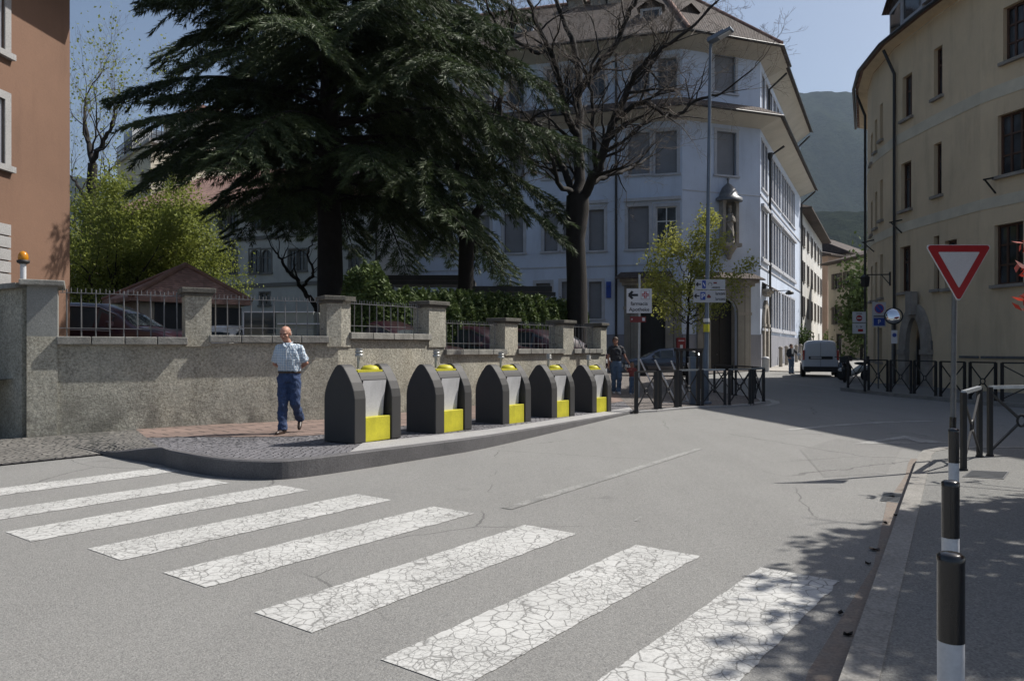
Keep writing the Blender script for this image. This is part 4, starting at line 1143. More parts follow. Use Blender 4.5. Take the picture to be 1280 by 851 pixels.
# ================================================================ TERRACOTTA BUILDING (left edge)
tc = empty('terracotta_building', (-10.1, 16, CY), 'tall terracotta building with grey window frames at the left edge', 'building')
O0 = Vector((-10.05, 17.0)); O1 = O0 + Vector((-.087, -1)).normalized() * 4.3
FO = Fac(O0, O1)
ops = []
for x, y0, y1 in ((-3, 122, 205), (-3, -40, 62)):
    t1 = FO.s_(5); ops.append((t1, t1 + 1.25, FO.z_(0, y1), FO.z_(0, y0)))
ops = [(a, min(b, FO.L - .3), c, min(d, 10.1)) for a, b, c, d in ops]
mb = MB(); FO.wall(mb, 0, FO.L, 0, 10.4, ops, .15)
w1 = O0 + Vector((-12, 1)); 
mb.quad(Vector((*O0, 0)), Vector((*w1, 0)), Vector((*w1, 10.4)), Vector((*O0, 10.4)))
mb.quad(Vector((*O1, 0)), Vector((*(O1 + Vector((-12, 1))), 0)), Vector((*(O1 + Vector((-12, 1))), 10.4)), Vector((*O1, 10.4)))
mb.quad(Vector((*w1, 0)), Vector((*(O1 + Vector((-12, 1))), 0)), Vector((*(O1 + Vector((-12, 1))), 10.4)), Vector((*w1, 10.4)))
ow = mb.build('wall', M['orange'], tc)
for o in ops: window(FO, tc, *o, 'pane', 'white_frame', trim='granite', tw=.16, depth=.12)
mb = MB()
t = FO.s_(11)
for k in range(12):
    z = 1.0 + k * .25; FO.slab(mb, t, t + (.5 if k % 2 else .38), z, z + .22, 0, .05)
mb.build('quoin', M['granite'], ow)
mb = MB()
A = [FO.p(-.6, 14, 1.25), FO.p(FO.L, 14, 1.25), FO.p(FO.L, 14, -.2), FO.p(-.6, 14, -.2)]
FO.slab(mb, -.6, FO.L, 10.4, 10.55, -.2, 1.6)
mb.add([FO.p(-.6, 10.56, 1.65), FO.p(FO.L, 10.56, 1.65), FO.p(FO.L, 13.5, -6), FO.p(3, 13.5, -6), FO.p(-.6, 10.56, -12)], [(0, 1, 2, 3), (0, 3, 4)])
mb.build('roof', M['tile_red'], tc)
# ================================================================ BOUNDARY WALL WITH PIERS AND RAILINGS
bw = empty('boundary_wall', (-3.32, 14.3, .1), 'long grey roughcast wall with piers and iron railings behind the bins', 'wall')
F1, F2 = Fac(WL[0], WL[1]), Fac(WL[1], WL[2])
TH = .42
def wbox(f, a, b, z0, z1, o=0, th=TH):
    mb = MB(); f.slab(mb, a, b, z0, z1, o - th, o); return mb
piers = []  # (fac, s0, s1, top)
bays = []
F1s = lambda px: F1.s_(px); F2s = lambda px: F2.s_(px)
# base walls
segs = []
mb = MB()
F1.slab(mb, F1.s_(71), F1.L + .0, -.3, 1.56, -TH, 0)
s548 = F2s(556)
F2.slab(mb, 0, s548, -.3, 1.64, -TH, 0)
F2.slab(mb, s548, F2.L, -.3, 1.32, -TH, 0)
mb.build('wall_base', M['roughcast'], bw)
def pier(f, a, b, zb, zt, m='roughcast', wide=.07):
    mb = MB(); f.slab(mb, a, b, zb, zt, -TH - .03, .03); p = mb.build('pier', M[m], bw)
    mb = MB(); f.slab(mb, a - wide, b + wide, zt, zt + .09, -TH - .1, .10)
    f.slab(mb, a - wide + .04, b + wide - .04, zt - .05, zt, -TH - .06, .06)
    mb.build('cap', M['cap_dark'], p, bevel=.015)
    return p
def bay(f, a, b, zs, zt):
    n = 4; mb = MB()
    w_ = (b - a + .08) / n
    for k in range(n): f.slab(mb, a - .04 + k * w_ + .006, a - .04 + (k + 1) * w_ - .006, zs - .13, zs, -TH - .05, .09)
    mb.build('sill', M['cap'], bw, bevel=.012)
    mb = MB(); o = -TH / 2
    mb.bar(f.p(a, zt, o), f.p(b, zt, o), .035, .012); mb.bar(f.p(a, zs + .14, o), f.p(b, zs + .14, o), .03, .012)
    nb = max(3, int(round((b - a) / .2)))
    for k in range(nb):
        t = a + (k + .5) * (b - a) / nb; lean = rnd.uniform(-.008, .008)
        mb.bar(f.p(t, zs - .01, o), f.p(t + lean, zt + .06, o), .016)
        for dx in (-.06, .06):
            mb.bar(f.p(t + dx, zt, o), f.p(t + dx, zt + .08, o), .010)
        
    mb.build('railing', M['bar'], bw)
p1 = (F1.s_(231.5), F1.s_(264)); pM = F1.s_(408)
pier(F1, p1[0], p1[1], 1.5, 2.43)
pier(F1, pM, F1.L + .05, 1.5, 2.38)
mb = MB(); F2.slab(mb, 0.03, F2.s_(437), 1.5, 2.38, -TH - .03, .03); pp = mb.build('pier', M['roughcast'], bw)
mb = MB(); F2.slab(mb, .05, F2.s_(437) + .07, 2.38, 2.47, -TH - .1, .1); mb.build('cap', M['cap_dark'], pp)
bay(F1, F1.s_(74), p1[0], 1.66, 2.38)
bay(F1, p1[1], pM, 1.70, 2.36)
q1 = (F2.s_(535), F2.s_(556)); q2 = (F2.s_(630), F2.s_(646)); q3 = (F2.s_(703), F2.s_(716)); q4 = (F2.s_(750), F2.L)
bay(F2, F2.s_(437), q1[0], 1.78, 2.36)
pier(F2, *q1, 1.5, 2.42); 
bay(F2, q1[1], q2[0], 1.45, 2.05); pier(F2, *q2, 1.3, 2.14)
bay(F2, q2[1], q3[0], 1.46, 2.1); pier(F2, *q3, 1.3, 2.17)
bay(F2, q3[1], q4[0], 1.46, 2.1); pier(F2, *q4, 1.3, 2.15)
# big end pier at the left with its smooth upper part
a, b = -1.2, F1.s_(72)
mb = MB()
nL = F1.n
P = [F1.p(.02, 0, .03), F1.p(b, 0, .03), F1.p(b, 0, -.9), F1.p(.02, 0, -.9)]
mb.prism([(p.x, p.y) for p in P], -.3, 1.66); ep = mb.build('end_pier', M['roughcast'], bw)
mb = MB(); mb.prism([(p.x, p.y) for p in P], 1.66, 2.46); mb.build('upper_pier', mat('smooth grey render', (.235, .24, .225), .9, .2, 1.2, .25, 25, fine=.2, grime=.3), ep)
mb = MB(); c = [F1.p(-.08, 0, .13), F1.p(b + .1, 0, .13), F1.p(b + .1, 0, -1.0), F1.p(-.08, 0, -1.0)]; mb.prism([(p.x, p.y) for p in c], 2.46, 2.55); mb.build('cap', M['cap'], ep, bevel=.015)
# gate return wall going left, in shade
gw = empty('gate_wall', (-8.8, 11.3, 0), 'short shaded grey wall beside the end pier at the left edge', 'wall')
FG = Fac(Vector((-7.72, 11.8)), Vector((-9.5, 12.9)))
mb = MB(); FG.slab(mb, 0.02, 2.0, -.3, 2.42, -.4, 0); mb.build('wall_base', M['roughcast'], gw)
mb = MB(); FG.slab(mb, 0.02, 2.1, 2.42, 2.5, -.5, .1); mb.build('cap', M['cap'], gw)
# amber beacon on the end pier
bp = F1.p(.17, 2.55, -.5); bp = at(29, 349, bp.y); bp.z = 2.55
bc = empty('warning_beacon', bp, 'amber warning beacon on a short white post on the end pier', 'beacon')
mb = MB(); mb.tube([bp, bp + Vector((0, 0, .32))], .045, 10); mb.build('post', M['white_gloss'], bc)
mb = MB(); mb.lathe([(.05, .3), (.09, .32), (.095, .36), (.07, .37)], bp, 12); mb.build('collar', M['plastic'], bc)
mb = MB(); mb.lathe([(.07, .37), (.078, .40), (.07, .46), (.045, .50), (.01, .515)], bp, 12); mb.build('lamp_lens', M['amber'], bc)

# ================================================================ UNDERGROUND WASTE INLETS (BINS)
def make_bin():
    r = empty('waste_bin', (0, 0, 0), 'x', 'waste bin')
    # local: x along length (0..L), y depth (0 front .. D back), z up
    L, D, H = .90, .60, 1.06
    half = [(D / 2, 0), (D / 2, .60), (D / 2 * .93, .71), (D / 2 * .77, .82), (D / 2 * .53, .93), (D / 2 * .27, 1.025), (D / 2 * .13, 1.055), (0, 1.06)]
    prof = [(D / 2 + y, z) for y, z in half] + [(D / 2 - y, z) for y, z in reversed(half[:-1])]
    def end(x0, x1):
        mb = MB(); mb.extr([(x0, y, z) for y, z in prof], (x0, 0, 0), (x1, 0, 0)); return mb
    mb = end(0, .21); n = len(mb.v)
    mb.build('body_end', M['bin'], r, bevel=.012, local=True)
    end(L - .19, L).build('body_end', M['bin'], r, bevel=.012, local=True)
    # middle: lower roofline (recess for the lid)
    mb = MB(); mid = [(D, 0), (D, .60), (D * .955, .71), (D * .87, .82), (D * .72, .95), (D * .25, .95), (.12, .90), (.09, .84), (.16, .82), (.16, .0)]
    mb.extr([(.2105, y, z) for y, z in mid], (.2105, 0, 0), (L - .1905, 0, 0)); mb.build('body_middle', M['bin'], r, bevel=.008, local=True)
    # concave grey panel
    mb = MB(); n = 8; pts = []
    for k in range(n + 1):
        z = .34 + .50 * k / n; y = .055 + .06 * math.sin(PI * (1 - k / n) * .5) ; pts.append((y, z))
    for (y0, z0), (y1, z1) in zip(pts, pts[1:]): mb.quad((.212, y0, z0), (.655, y0, z0), (.655, y1, z1), (.212, y1, z1))
    mb.build('grey_panel', M['bin_panel'], r, local=True)
    mb = MB(); mb.box((.46, .085, .17), (.485, .13, .34)); mb.build('yellow_pedal_box', M['yellow'], r, bevel=.01, local=True)
    mb = MB(); mb.box((.46, .30, .965), (.48, .26, .03)); 
    mb.lathe([(.13, -.02), (.13, .0), (.12, .025), (.085, .05), (.01, .06)], (.58, .30, .985), 14)
    mb.build('yellow_lid', M['yellow'], r, local=True)
    mb = MB(); mb.tube([(.36, .3, 1.0), (.36, .3, 1.2)], .022, 8); mb.tube([(.385, .33, 1.0), (.385, .33, 1.17)], .012, 6)
    mb.lathe([(.055, 1.16), (.06, 1.18), (.06, 1.2), (.045, 1.205), (.045, 1.215), (.06, 1.22), (.06, 1.24), (.045, 1.245), (.045, 1.255), (.055, 1.26), (.05, 1.28)], (.37, .3, 0), 12)
    mb.build('vent_pipe', M['clear'], r, local=True)
    return r
bin0 = make_bin()
labs = ['nearest and largest charcoal and yellow waste bin, at the rounded kerb end', 'second charcoal waste bin from the left, behind the nearest one', 'middle one of the five charcoal waste bins',
        'fourth charcoal waste bin from the left, between the middle and the last', 'farthest charcoal waste bin, closest to the black railings']
bpos = [(-2.10, 9.98), (-1.155, 11.32), (-.16, 12.95), (.77, 14.48), (1.73, 16.1)]
ang = math.atan2(.82, .565)
def zpav(x, y):
    # height of the raised pavement at a bin position
    best = 1e9; z = .2
    for a, b in zip(K, K[1:]):
        a0, b0 = Vector(a[:2]), Vector(b[:2]); d = b0 - a0; t = max(0, min(1, (Vector((x, y)) - a0).dot(d) / d.length_squared))
        dist = (a0 + d * t - Vector((x, y))).length
        if dist < best: best = dist; z = a[2] + (b[2] - a[2]) * t
    return z
for i, (x, y) in enumerate(bpos):
    o = bin0 if i == 0 else copy_tree(bin0)
    o.location = (x, y, zpav(x, y) + .0 - .01 + .006); o.rotation_euler = (0, 0, ang - R(0))
    o['label'] = labs[i]; o['category'] = 'waste bin'; o['group'] = 'row of charcoal waste bins on the raised kerb'

# ================================================================ RAILING PANELS
def panel(a, b, z0a, z0b, h, label, group, m='iron', pw=.07, post='both', ring=.07, bright=False, rail_ext=0, double=False):
    a, b = Vector((*a, z0a)), Vector((*b, z0b)); d = (b - a); d.z = 0; d.normalize()
    r = empty('railing_panel', a, label, 'railing', group)
    up = Vector((0, 0, 1))
    for p in (a, b):
        mb = MB(); mb.bar(p - up * .03, p + up * h, pw, pw); mb.lathe([(pw * .9, 0), (pw * .9, .02)], p, 8); mb.build('post', M[m], r)
    mb = MB(); mb.bar(a + up * h - d * rail_ext, b + up * h + d * rail_ext, .05, .04); tr = mb.build('top_rail', M['galv' if bright else m], r)
    mb = MB(); c = (a + b) / 2 + up * h * .5
    ca, cb_ = a + up * .06, b + up * .06; ta, tb_ = a + up * (h - .06), b + up * (h - .06)
    for p in (ca, cb_, ta, tb_):
        q = c + (p - c).normalized() * ring; mb.bar(p, q, .028, .022, up=d.cross(up))
    mb.build('cross_brace', M[m], r)
    mb = MB(); n = 14
    pts = [c + (d * math.cos(2 * PI * k / n) + up * math.sin(2 * PI * k / n)) * ring for k in range(n + 1)]
    mb.tube(pts, .016, 5, cap=False); mb.build('ring', M[m], r)
    return r
ORD = ['first', 'second', 'third', 'fourth', 'fifth', 'sixth', 'seventh', 'eighth', 'ninth', 'tenth']
isp = [((2.80, 16.87), (3.36, 17.5)), ((3.48, 17.62), (3.96, 18.08)), ((4.08, 18.2), (4.62, 18.58)), ((4.75, 18.66), (5.35, 18.80)), ((5.48, 18.86), (6.12, 19.25)), ((6.22, 19.35), (6.78, 20.15)),
       ((6.82, 20.3), (6.95, 21.4)), ((6.95, 21.6), (6.85, 22.9)), ((6.8, 23.1), (6.6, 24.4))]
lab_i = ['first black railing panel at the left end of the island fence', 'second black railing panel of the island fence, near the child', 'third black railing panel of the island fence under the bicycle rack bars', 'fourth black railing panel of the island fence left of the lamp post',
         'fifth black railing panel of the island fence right of the lamp post', 'sixth black railing panel at the rounded corner of the island fence', 'seventh black railing panel turning back along the street side', 'eighth black railing panel on the far side of the island fence', 'last black railing panel at the far end of the island fence']
for i, (a, b) in enumerate(isp):
    panel(a, b, .04, .04, .90, lab_i[i], 'black railings around the island', pw=.085 if i < 3 else .06, ring=.06, bright=(i >= 2 and i < 6))
fp = [gp(1060, 484.7, .1), gp(1081, 488, .1), gp(1085.8, 488, .1), gp(1109.3, 489.4, .1), gp(1113.3, 489.8, .1), gp(1138.7, 492, .1), gp(1143, 492, .1), gp(1169.7, 495, .1), gp(1175.8, 495.7, .1), gp(1205.7, 498, .1), gp(1212.7, 498.8, .1), gp(1244.5, 501, .1), gp(1252.7, 501.5, .1), Vector((13.6, 18.1, .1)), Vector((13.75, 17.9, .1)), Vector((14.9, 16.6, .1))]
for i in range(0, len(fp), 2):
    panel((fp[i].x, fp[i].y), (fp[i + 1].x, fp[i + 1].y), .1, .1, 1.0, 'dark railing panel before the cream building, %s from its street end' % ORD[i // 2], 'dark railings along the cream building', pw=.06)
# near right
panel((4.98, 8.25), (5.80, 9.28), .12, .12, .86, 'nearest grey railing panel right behind the give way sign post', 'grey railings on the right pavement', m='iron', bright=True, pw=.05)
panel((5.98, 9.36), (6.95, 9.62), .12, .12, .86, 'grey railing panel cut by the right picture edge behind the give way sign', 'grey railings on the right pavement', m='iron', bright=True, pw=.05)
panel((7.1, 9.66), (8.1, 9.9), .12, .12, .86, 'grey railing panel beyond the right picture edge', 'grey railings on the right pavement', m='iron', bright=True, pw=.05)

# ================================================================ BOLLARDS AND GIVE WAY SIGN
def bollard(x, y, h, label, r=.026):
    e_ = empty('bollard', (x, y, .12), label, 'bollard', 'black and white bollards on the right pavement')
    mb = MB(); mb.tube([(x, y, .10), (x, y, .12 + h * .40)], r, 16); mb.build('white_base', M['white_gloss'], e_)
    mb = MB(); z0 = .12 + h * .40; z1 = .12 + h
    bands = [(z0, .12 + h * .56, 'white_gloss'), (.12 + h * .56, z1, 'black_gloss')]
    mb.tube([(x, y, z0), (x, y, .12 + h * .80)], r, 16); mb.build('white_band', M['white_gloss'], e_)
    mb = MB(); mb.tube([(x, y, .12 + h * .80), (x, y, z1 - .006)], r * 1.02, 20); mb.build('black_sleeve', M['black_gloss'], e_)
    mb = MB(); mb.lathe([(r * 1.04, z1 - .012), (r * 1.04, z1), (r * .8, z1 + .006), (r * .3, z1 + .008)], (x, y, 0), 20); mb.build('cap', M['black_gloss'], e_)
bollard(.934, 1.592, .90, 'nearest black and white bollard at the bottom right')
bollard(1.445, 2.465, .90, 'middle black and white bollard, directly behind the nearest')
bollard(2.41, 4.08, .90, 'farthest black and white bollard standing before the sign post')
gx, gy = 5.30, 9.0
gs = empty('give_way_sign', (gx, gy, .12), 'red and white triangular give way sign on a tall grey post', 'road sign')
mb = MB(); mb.tube([(gx, gy, .1), (gx + .03, gy, 2.68)], .03, 12); mb.build('post', M['iron_grey'], gs)
mb = MB(); mb.tube([(gx, gy, .12), (gx + .002, gy, .30)], .036, 12); mb.build('black_sleeve', M['black_gloss'], gs); mb = MB(); mb.tube([(gx, gy, .42), (gx + .006, gy, .64)], .036, 12); mb.build('black_sleeve', M['black_gloss'], gs)
def tripoly(c, w_, yy, rr=.03):
    h = w_ * .866; pts = []
    for vx, vz, a0 in ((-w_ / 2, 0, 90), (0, -h, 210), (w_ / 2, 0, -30)):
        cxn = (0 - vx) ; czn = (-h / 3 - vz); l = math.hypot(cxn, czn)
        px_, pz_ = vx + cxn / l * rr * 2, vz + czn / l * rr * 2
        for k in range(5):
            an = R(a0 + 120 * k / 4); pts.append((c[0] + px_ + rr * math.cos(an), yy, c[1] + pz_ + rr * math.sin(an)))
    return pts
tw_, cz = .80, CAMZ + (HOR - 307) / FPX * 9
cxs = gx + .03
def plate(name, poly, par, m, th, z=None):
    n = len(poly); mb = MB(); bkk = [(p[0], p[1] + th, p[2]) for p in poly]
    mb.add(poly + bkk, [tuple(range(n)), tuple(reversed(range(n, 2 * n)))] + [(i, n + i, n + (i + 1) % n, (i + 1) % n) for i in range(n)])
    return mb.build(name, M[m], par)
def tp(k, yy, m, name, th):
    pts = tripoly((cxs, cz - .0), tw_, yy, .03); c = (cxs, cz - tw_ * .866 / 3)
    pts = [(c[0] + (p[0] - c[0]) * k, p[1], c[1] + (p[2] - c[1]) * k) for p in pts]
    return plate(name, pts, gs, m, th)
tp(1.0, gy - .075, 'white_sign', 'sign_plate', .012)
tp(.965, gy - .0785, 'red_sign', 'red_border', .003)
pw_ = tripoly((cxs, cz), tw_, gy - .0825, .012); c_ = (cxs, cz - tw_ * .866 / 3)
plate('white_field', [(c_[0] + (p[0] - c_[0]) * .62, p[1], c_[1] + (p[2] - c_[1]) * .62) for p in pw_], gs, 'white_sign', .003)
mb = MB(); mb.box((cxs, gy - .045, cz - .12), (.12, .05, .03)); mb.box((cxs, gy - .045, cz - .42), (.1, .05, .03)); mb.build('clamp', M['galv'], gs)

# ================================================================ TEXT AND SIGN HELPERS
def text(s_, size, loc, m, par, ang=0, name='lettering', align='CENTER', sx=1.0):
    cu = bpy.data.curves.new('t', 'FONT'); cu.body = s_; cu.size = size; cu.align_x = align; cu.extrude = .001; cu.offset = size * .012
    ob = bpy.data.objects.new('t', cu); COL.objects.link(ob)
    dg = bpy.context.evaluated_depsgraph_get(); dg.update()
    me = bpy.data.meshes.new_from_object(ob.evaluated_get(dg))
    bpy.data.objects.remove(ob)
    mt = Matrix.Translation(Vector(loc) - OFF.get(par.name, Vector())) @ Matrix.Rotation(ang, 4, 'Z') @ Matrix.Rotation(R(90), 4, 'X') @ Matrix.Diagonal((sx, 1, 1, 1))
    me.transform(mt); me.materials.clear(); me.materials.append(M[m])
    o = bpy.data.objects.new(name, me); COL.objects.link(o); o.parent = par
    return o
class Board:
    """flat board facing the viewer at centre c, turned by ang about z"""
    def __init__(s, c, ang=0): s.c = Vector(c); s.x = Vector((math.cos(ang), math.sin(ang), 0)); s.n = Vector((math.sin(ang), -math.cos(ang), 0)); s.ang = ang
    def p(s, x, z, o=0): return s.c + s.x * x + Vector((0, 0, z)) + s.n * o
    def poly(s, pts, o, name, m, par, th=.003):
        n = len(pts); mb = MB(); A = [s.p(x, z, o) for x, z in pts]; B = [s.p(x, z, o - th) for x, z in pts]
        mb.add(A + B, [tuple(range(n)), tuple(reversed(range(n, 2 * n)))] + [(i, n + i, n + (i + 1) % n, (i + 1) % n) for i in range(n)])
        return mb.build(name, M[m], par)
    def rect(s, x0, x1, z0, z1, o, name, m, par, th=.003): return s.poly([(x0, z0), (x1, z0), (x1, z1), (x0, z1)], o, name, m, par, th)
    def disc(s, x, z, r, o, name, m, par): return s.poly([(x + r * math.cos(2 * PI * k / 24), z + r * math.sin(2 * PI * k / 24)) for k in range(24)], o, name, m, par)
    def arrow(s, x, z, l, o, par):
        t = l * .13
        mb = MB()
        def bar(a, b):
            d = Vector((b[0] - a[0], b[1] - a[1])).normalized(); n = Vector((-d.y, d.x)) * t
            mb.add([s.p(a[0] + n.x, a[1] + n.y, o), s.p(b[0] + n.x, b[1] + n.y, o), s.p(b[0] - n.x, b[1] - n.y, o), s.p(a[0] - n.x, a[1] - n.y, o)], [(0, 1, 2, 3)])
        bar((x - l * .45, z), (x + l / 2, z)); o += .0006; bar((x - l / 2, z), (x - l * .08, z + l * .4)); o += .0006; bar((x - l / 2, z), (x - l * .08, z - l * .4))
        return mb.build('arrow', M['ink'], par)
# pharmacy sign
Yp = 22.0; pb = at(799, 376, Yp)
ph = empty('pharmacy_sign', (pb.x, Yp + .08, .04), 'white pharmacy direction sign with arrow and red cross on a thin post', 'road sign')
mb = MB(); mb.tube([(pb.x, Yp + .08, .02), (pb.x + .02, Yp + .08, at(0, 343, Yp).z)], .035, 10); mb.build('post', M['galv'], ph)
B = Board(pb); hw, hh = .37, .36
B.rect(-hw, hw, -hh, hh, 0, 'sign_plate', 'white_sign', ph, .02)
B.arrow(-.17, .17, .27, .004, ph)
fr = B.rect(.05, .31, .04, .31, .003, 'symbol_frame', 'ink', ph); B.rect(.057, .303, .047, .303, .006, 'symbol_field', 'white_sign', ph)
B.rect(.145, .215, .075, .275, .009, 'red_cross', 'red_sign', ph); B.rect(.08, .28, .14, .21, .0095, 'red_cross', 'red_sign', ph)
B.rect(.172, .188, .085, .265, .013, 'cross_line', 'white_sign', ph); B.rect(.09, .27, .167, .183, .0135, 'cross_line', 'white_sign', ph)
text('farmacia', .15, B.p(0, -.13, .004), 'ink', ph); text('Apotheke', .15, B.p(0, -.30, .004), 'ink', ph)
mp_ = empty('museum_sign', B.p(-.05, -.55), 'small maroon sign plate under the pharmacy sign', 'road sign')
B.rect(-.27, .2, -.63, -.46, .0, 'sign_plate', 'brown_sign', mp_, .02); B.rect(.09, .17, -.59, -.50, .004, 'white_symbol', 'white_sign', mp_)
B.rect(-.23, -.2, -.56, -.52, .004, 'white_symbol', 'white_sign', mp_)
# lamp post with direction signs
Yl = 19.4; lb = gp(882, 504, .04); lb = Vector(((882 - 640) / FPX * Yl, Yl, .04)); ltop = at(888, 60, Yl)
sl = empty('street_lamp', lb, 'tall grey street lamp with a flat head rising before the blue building', 'street lamp')
mb = MB(); mb.tube([lb, lb + Vector((0, 0, 1.3)), lb.lerp(ltop, .16), ltop], [.082, .078, .058, .038], 14); mb.lathe([(.16, 0), (.16, .05), (.13, .07)], lb, 12); mb.build('pole', M['galv_paint'], sl)
mb = MB(); mb.tube([ltop, ltop + Vector((.02, -.02, .12)), ltop + Vector((.14, -.1, .2))], .04, 8); mb.build('arm', M['galv_paint'], sl)
mb = MB(); h0 = ltop + Vector((-.06, -.02, .13)); h1 = h0 + Vector((.52, -.35, .2))
mb.bar(h0, h1, .26, .09); mb.bar(h0 + Vector((.0, 0, .06)), h0.lerp(h1, .7) + Vector((0, 0, .06)), .2, .06); hd = mb.build('lamp_head', M['galv_paint'], sl, bevel=.02)
mb = MB(); mb.bar(h0.lerp(h1, .45) - Vector((0, 0, .052)), h0.lerp(h1, .95) - Vector((0, 0, .052)), .2, .02); mb.build('lamp_glass', M['lamp_glass'], hd)
mb = MB(); z = at(0, 410, Yl).z; mb.lathe([(.079, z - .1), (.079, z + .1)], (lb.x + .02, Yl, 0), 12); mb.build('yellow_sticker', M['yellow'], sl)
mb = MB(); z = at(0, 401, Yl).z; mb.lathe([(.079, z - .03), (.079, z + .06)], (lb.x + .02, Yl, 0), 12); mb.build('white_sticker', M['white_sign'], sl)
c1 = at(888, 355.5, Yl - .13); c2 = at(887.5, 370, Yl - .13)
s1 = empty('direction_sign', c1, 'upper pale direction sign with a blue square on the street lamp', 'road sign')
B = Board(c1, R(3)); B.rect(-.39, .39, -.13, .13, 0, 'sign_plate', 'grey_sign', s1, .02); B.arrow(-.31, 0, .12, .004, s1); B.rect(-.215, -.12, -.1, .1, .004, 'blue_symbol', 'blue_sign', s1)
B.poly([(-.2, .03), (-.185, .05), (-.135, -.04), (-.15, -.06)], .007, 'white_symbol', 'white_sign', s1)
mb = MB(); mb.tube([B.p(-.06 + .05 * (1 - math.cos(PI * k / 10)), -.02 + .07 * math.sin(PI * k / 10), .006) for k in range(11)], .006, 5); mb.build('arch_symbol', M['ink'], s1)
B.rect(.08, .17, .02, .06, .004, 'car_symbol', 'brown_sign', s1)
text('Centro', .09, B.p(.12, -.10, .004), 'ink', s1)
s2 = empty('direction_sign', c2, 'lower pale parking direction sign on the street lamp', 'road sign')
B = Board(c2, R(3)); B.rect(-.43, .41, -.165, .15, 0, 'sign_plate', 'grey_sign', s2, .02); B.arrow(-.34, .0, .13, .004, s2); B.rect(-.25, -.12, -.1, .1, .004, 'parking_symbol', 'blue_sign', s2)
text('P', .19, B.p(-.185, -.068, .008), 'white_sign', s2)
B.poly([(-.08, -.05), (.02, -.05), (.02, .0), (-.005, .01), (-.015, .04), (-.05, .04), (-.06, .01), (-.08, .0)], .004, 'car_symbol', 'brown_sign', s2)
text('Marconi', .115, B.p(.24, .03, .004), 'ink', s2, sx=.8); text('Marconi', .115, B.p(.24, -.11, .004), 'ink', s2, sx=.8)
# signs across the street
def post(par, x, y, z1, r=.03, z0=.1):
    mb = MB(); mb.tube([(x, y, z0 - .03), (x, y, z1)], r, 8); mb.build('post', M['iron_grey'], par)
Yn = 29.5; c = at(1074, 403, Yn)
s3 = empty('no_entry_sign', (c.x, Yn, .1), 'no entry sign on a white panel above a small text panel', 'road sign'); post(s3, c.x + .28, Yn + .06, c.z + .45)
B = Board(c); B.rect(-.26, .26, .0, .42, 0, 'sign_plate', 'white_sign', s3, .02); B.rect(-.26, .26, -.44, -.03, 0, 'lower_plate', 'white_sign', s3, .02)
B.disc(0, .17, .12, .004, 'red_disc', 'red_sign', s3); B.rect(-.085, .085, .145, .195, .008, 'white_bar', 'white_sign', s3)
text('ZONA', .08, B.p(0, .32, .004), 'ink', s3); text('0 - 24', .1, B.p(0, -.2, .004), 'ink', s3); B.rect(-.05, .15, -.36, -.26, .004, 'red_mark', 'red_sign', s3)
Yz = 25.6; c = at(1099, 393, Yz)
s4 = empty('no_parking_sign', (c.x, Yz, .1), 'tall panel with a round blue no parking disc beside the mirror', 'road sign'); post(s4, c.x + .0, Yz + .06, c.z + .4)
B = Board(c); B.rect(-.23, .23, -.42, .42, 0, 'sign_plate', 'grey_sign', s4, .02); B.disc(0, .2, .16, .004, 'red_ring', 'red_sign', s4); B.disc(0, .2, .135, .008, 'blue_disc', 'blue_sign', s4)
B.poly([(-.1, .29), (-.085, .305), (.1, .11), (.085, .095)], .012, 'red_slash', 'red_sign', s4); B.rect(-.19, .19, -.08, -.045, .004, 'text_line', 'ink', s4); B.rect(-.19, .19, -.38, -.12, .004, 'blue_panel', 'blue_sign', s4); text('P', .2, B.p(0, -.32, .008), 'white_sign', s4)
Ym = 24.9; c = at(1117, 395, Ym)
s5 = empty('traffic_mirror', (c.x, Ym, .1), 'convex traffic mirror on a thin post left of the arched door', 'mirror'); post(s5, c.x + .02, Ym + .12, c.z + .1)
mb = MB(); rot = Matrix.Rotation(R(-25), 3, 'Z') @ Matrix.Rotation(R(80), 3, 'X'); mb.ell(c, (.26, .26, .09), 20, 10, rot); mb.build('mirror_glass', M['mirror'], s5)
mb = MB(); n = 20; mb.tube([c + rot @ Vector((.27 * math.cos(2 * PI * k / n), .27 * math.sin(2 * PI * k / n), 0)) for k in range(n + 1)], .022, 6, cap=False); mb.ell(c + rot @ Vector((0, 0, -.06)), (.22, .22, .06), 16, 8, rot); mb.build('mirror_rim', M['plastic'], s5)
c = at(1118, 421, Ym - .1); s6 = empty('parking_plate', c, 'very small blue and white plate on the mirror post', 'sign')
B = Board(c); B.rect(-.1, .1, -.22, .22, 0, 'sign_plate', 'white_sign', s6, .02); B.disc(0, .06, .07, .004, 'blue_disc', 'blue_sign', s6)

# ================================================================ BICYCLE RACK, UTILITY BOX, POST BOX, HUT
for i, (x0, y0, x1, y1) in enumerate([(800, 449, 808, 466), (819, 450, 833, 478), (839, 451, 852, 482), (860, 454, 868, 484)]):
    Yb = 19.6 + i * .25; a = at(x0, y0, Yb); b = at(x1, y1, Yb - .0)
    r = empty('bicycle_stand', (b.x, b.y, .04), 'leaning pale steel bicycle stand, %s from the left behind the island railing' % ORD[i], 'bicycle stand', 'leaning bicycle stands on the square')
    d = (b - a).normalized(); foot = a + d * ((a.z - .04) / -d.z)
    mb = MB(); mb.bar(a, foot, .075, .03); mb.build('bar', M['white_gloss'], r)
    mb = MB(); mb.bar(foot + Vector((-.2, 0, .01)), foot + Vector((.25, .1, .01)), .06, .03); mb.bar(foot + Vector((.05, 0, .01)), foot + Vector((.05, .45, .01)), .05, .03); mb.build('frame', M['galv'], r)
c = at(870, 506, 18.9); ub = empty('utility_box', (c.x, 19.3, .04), 'narrow grey blue utility pillar left of the street lamp', 'utility box')
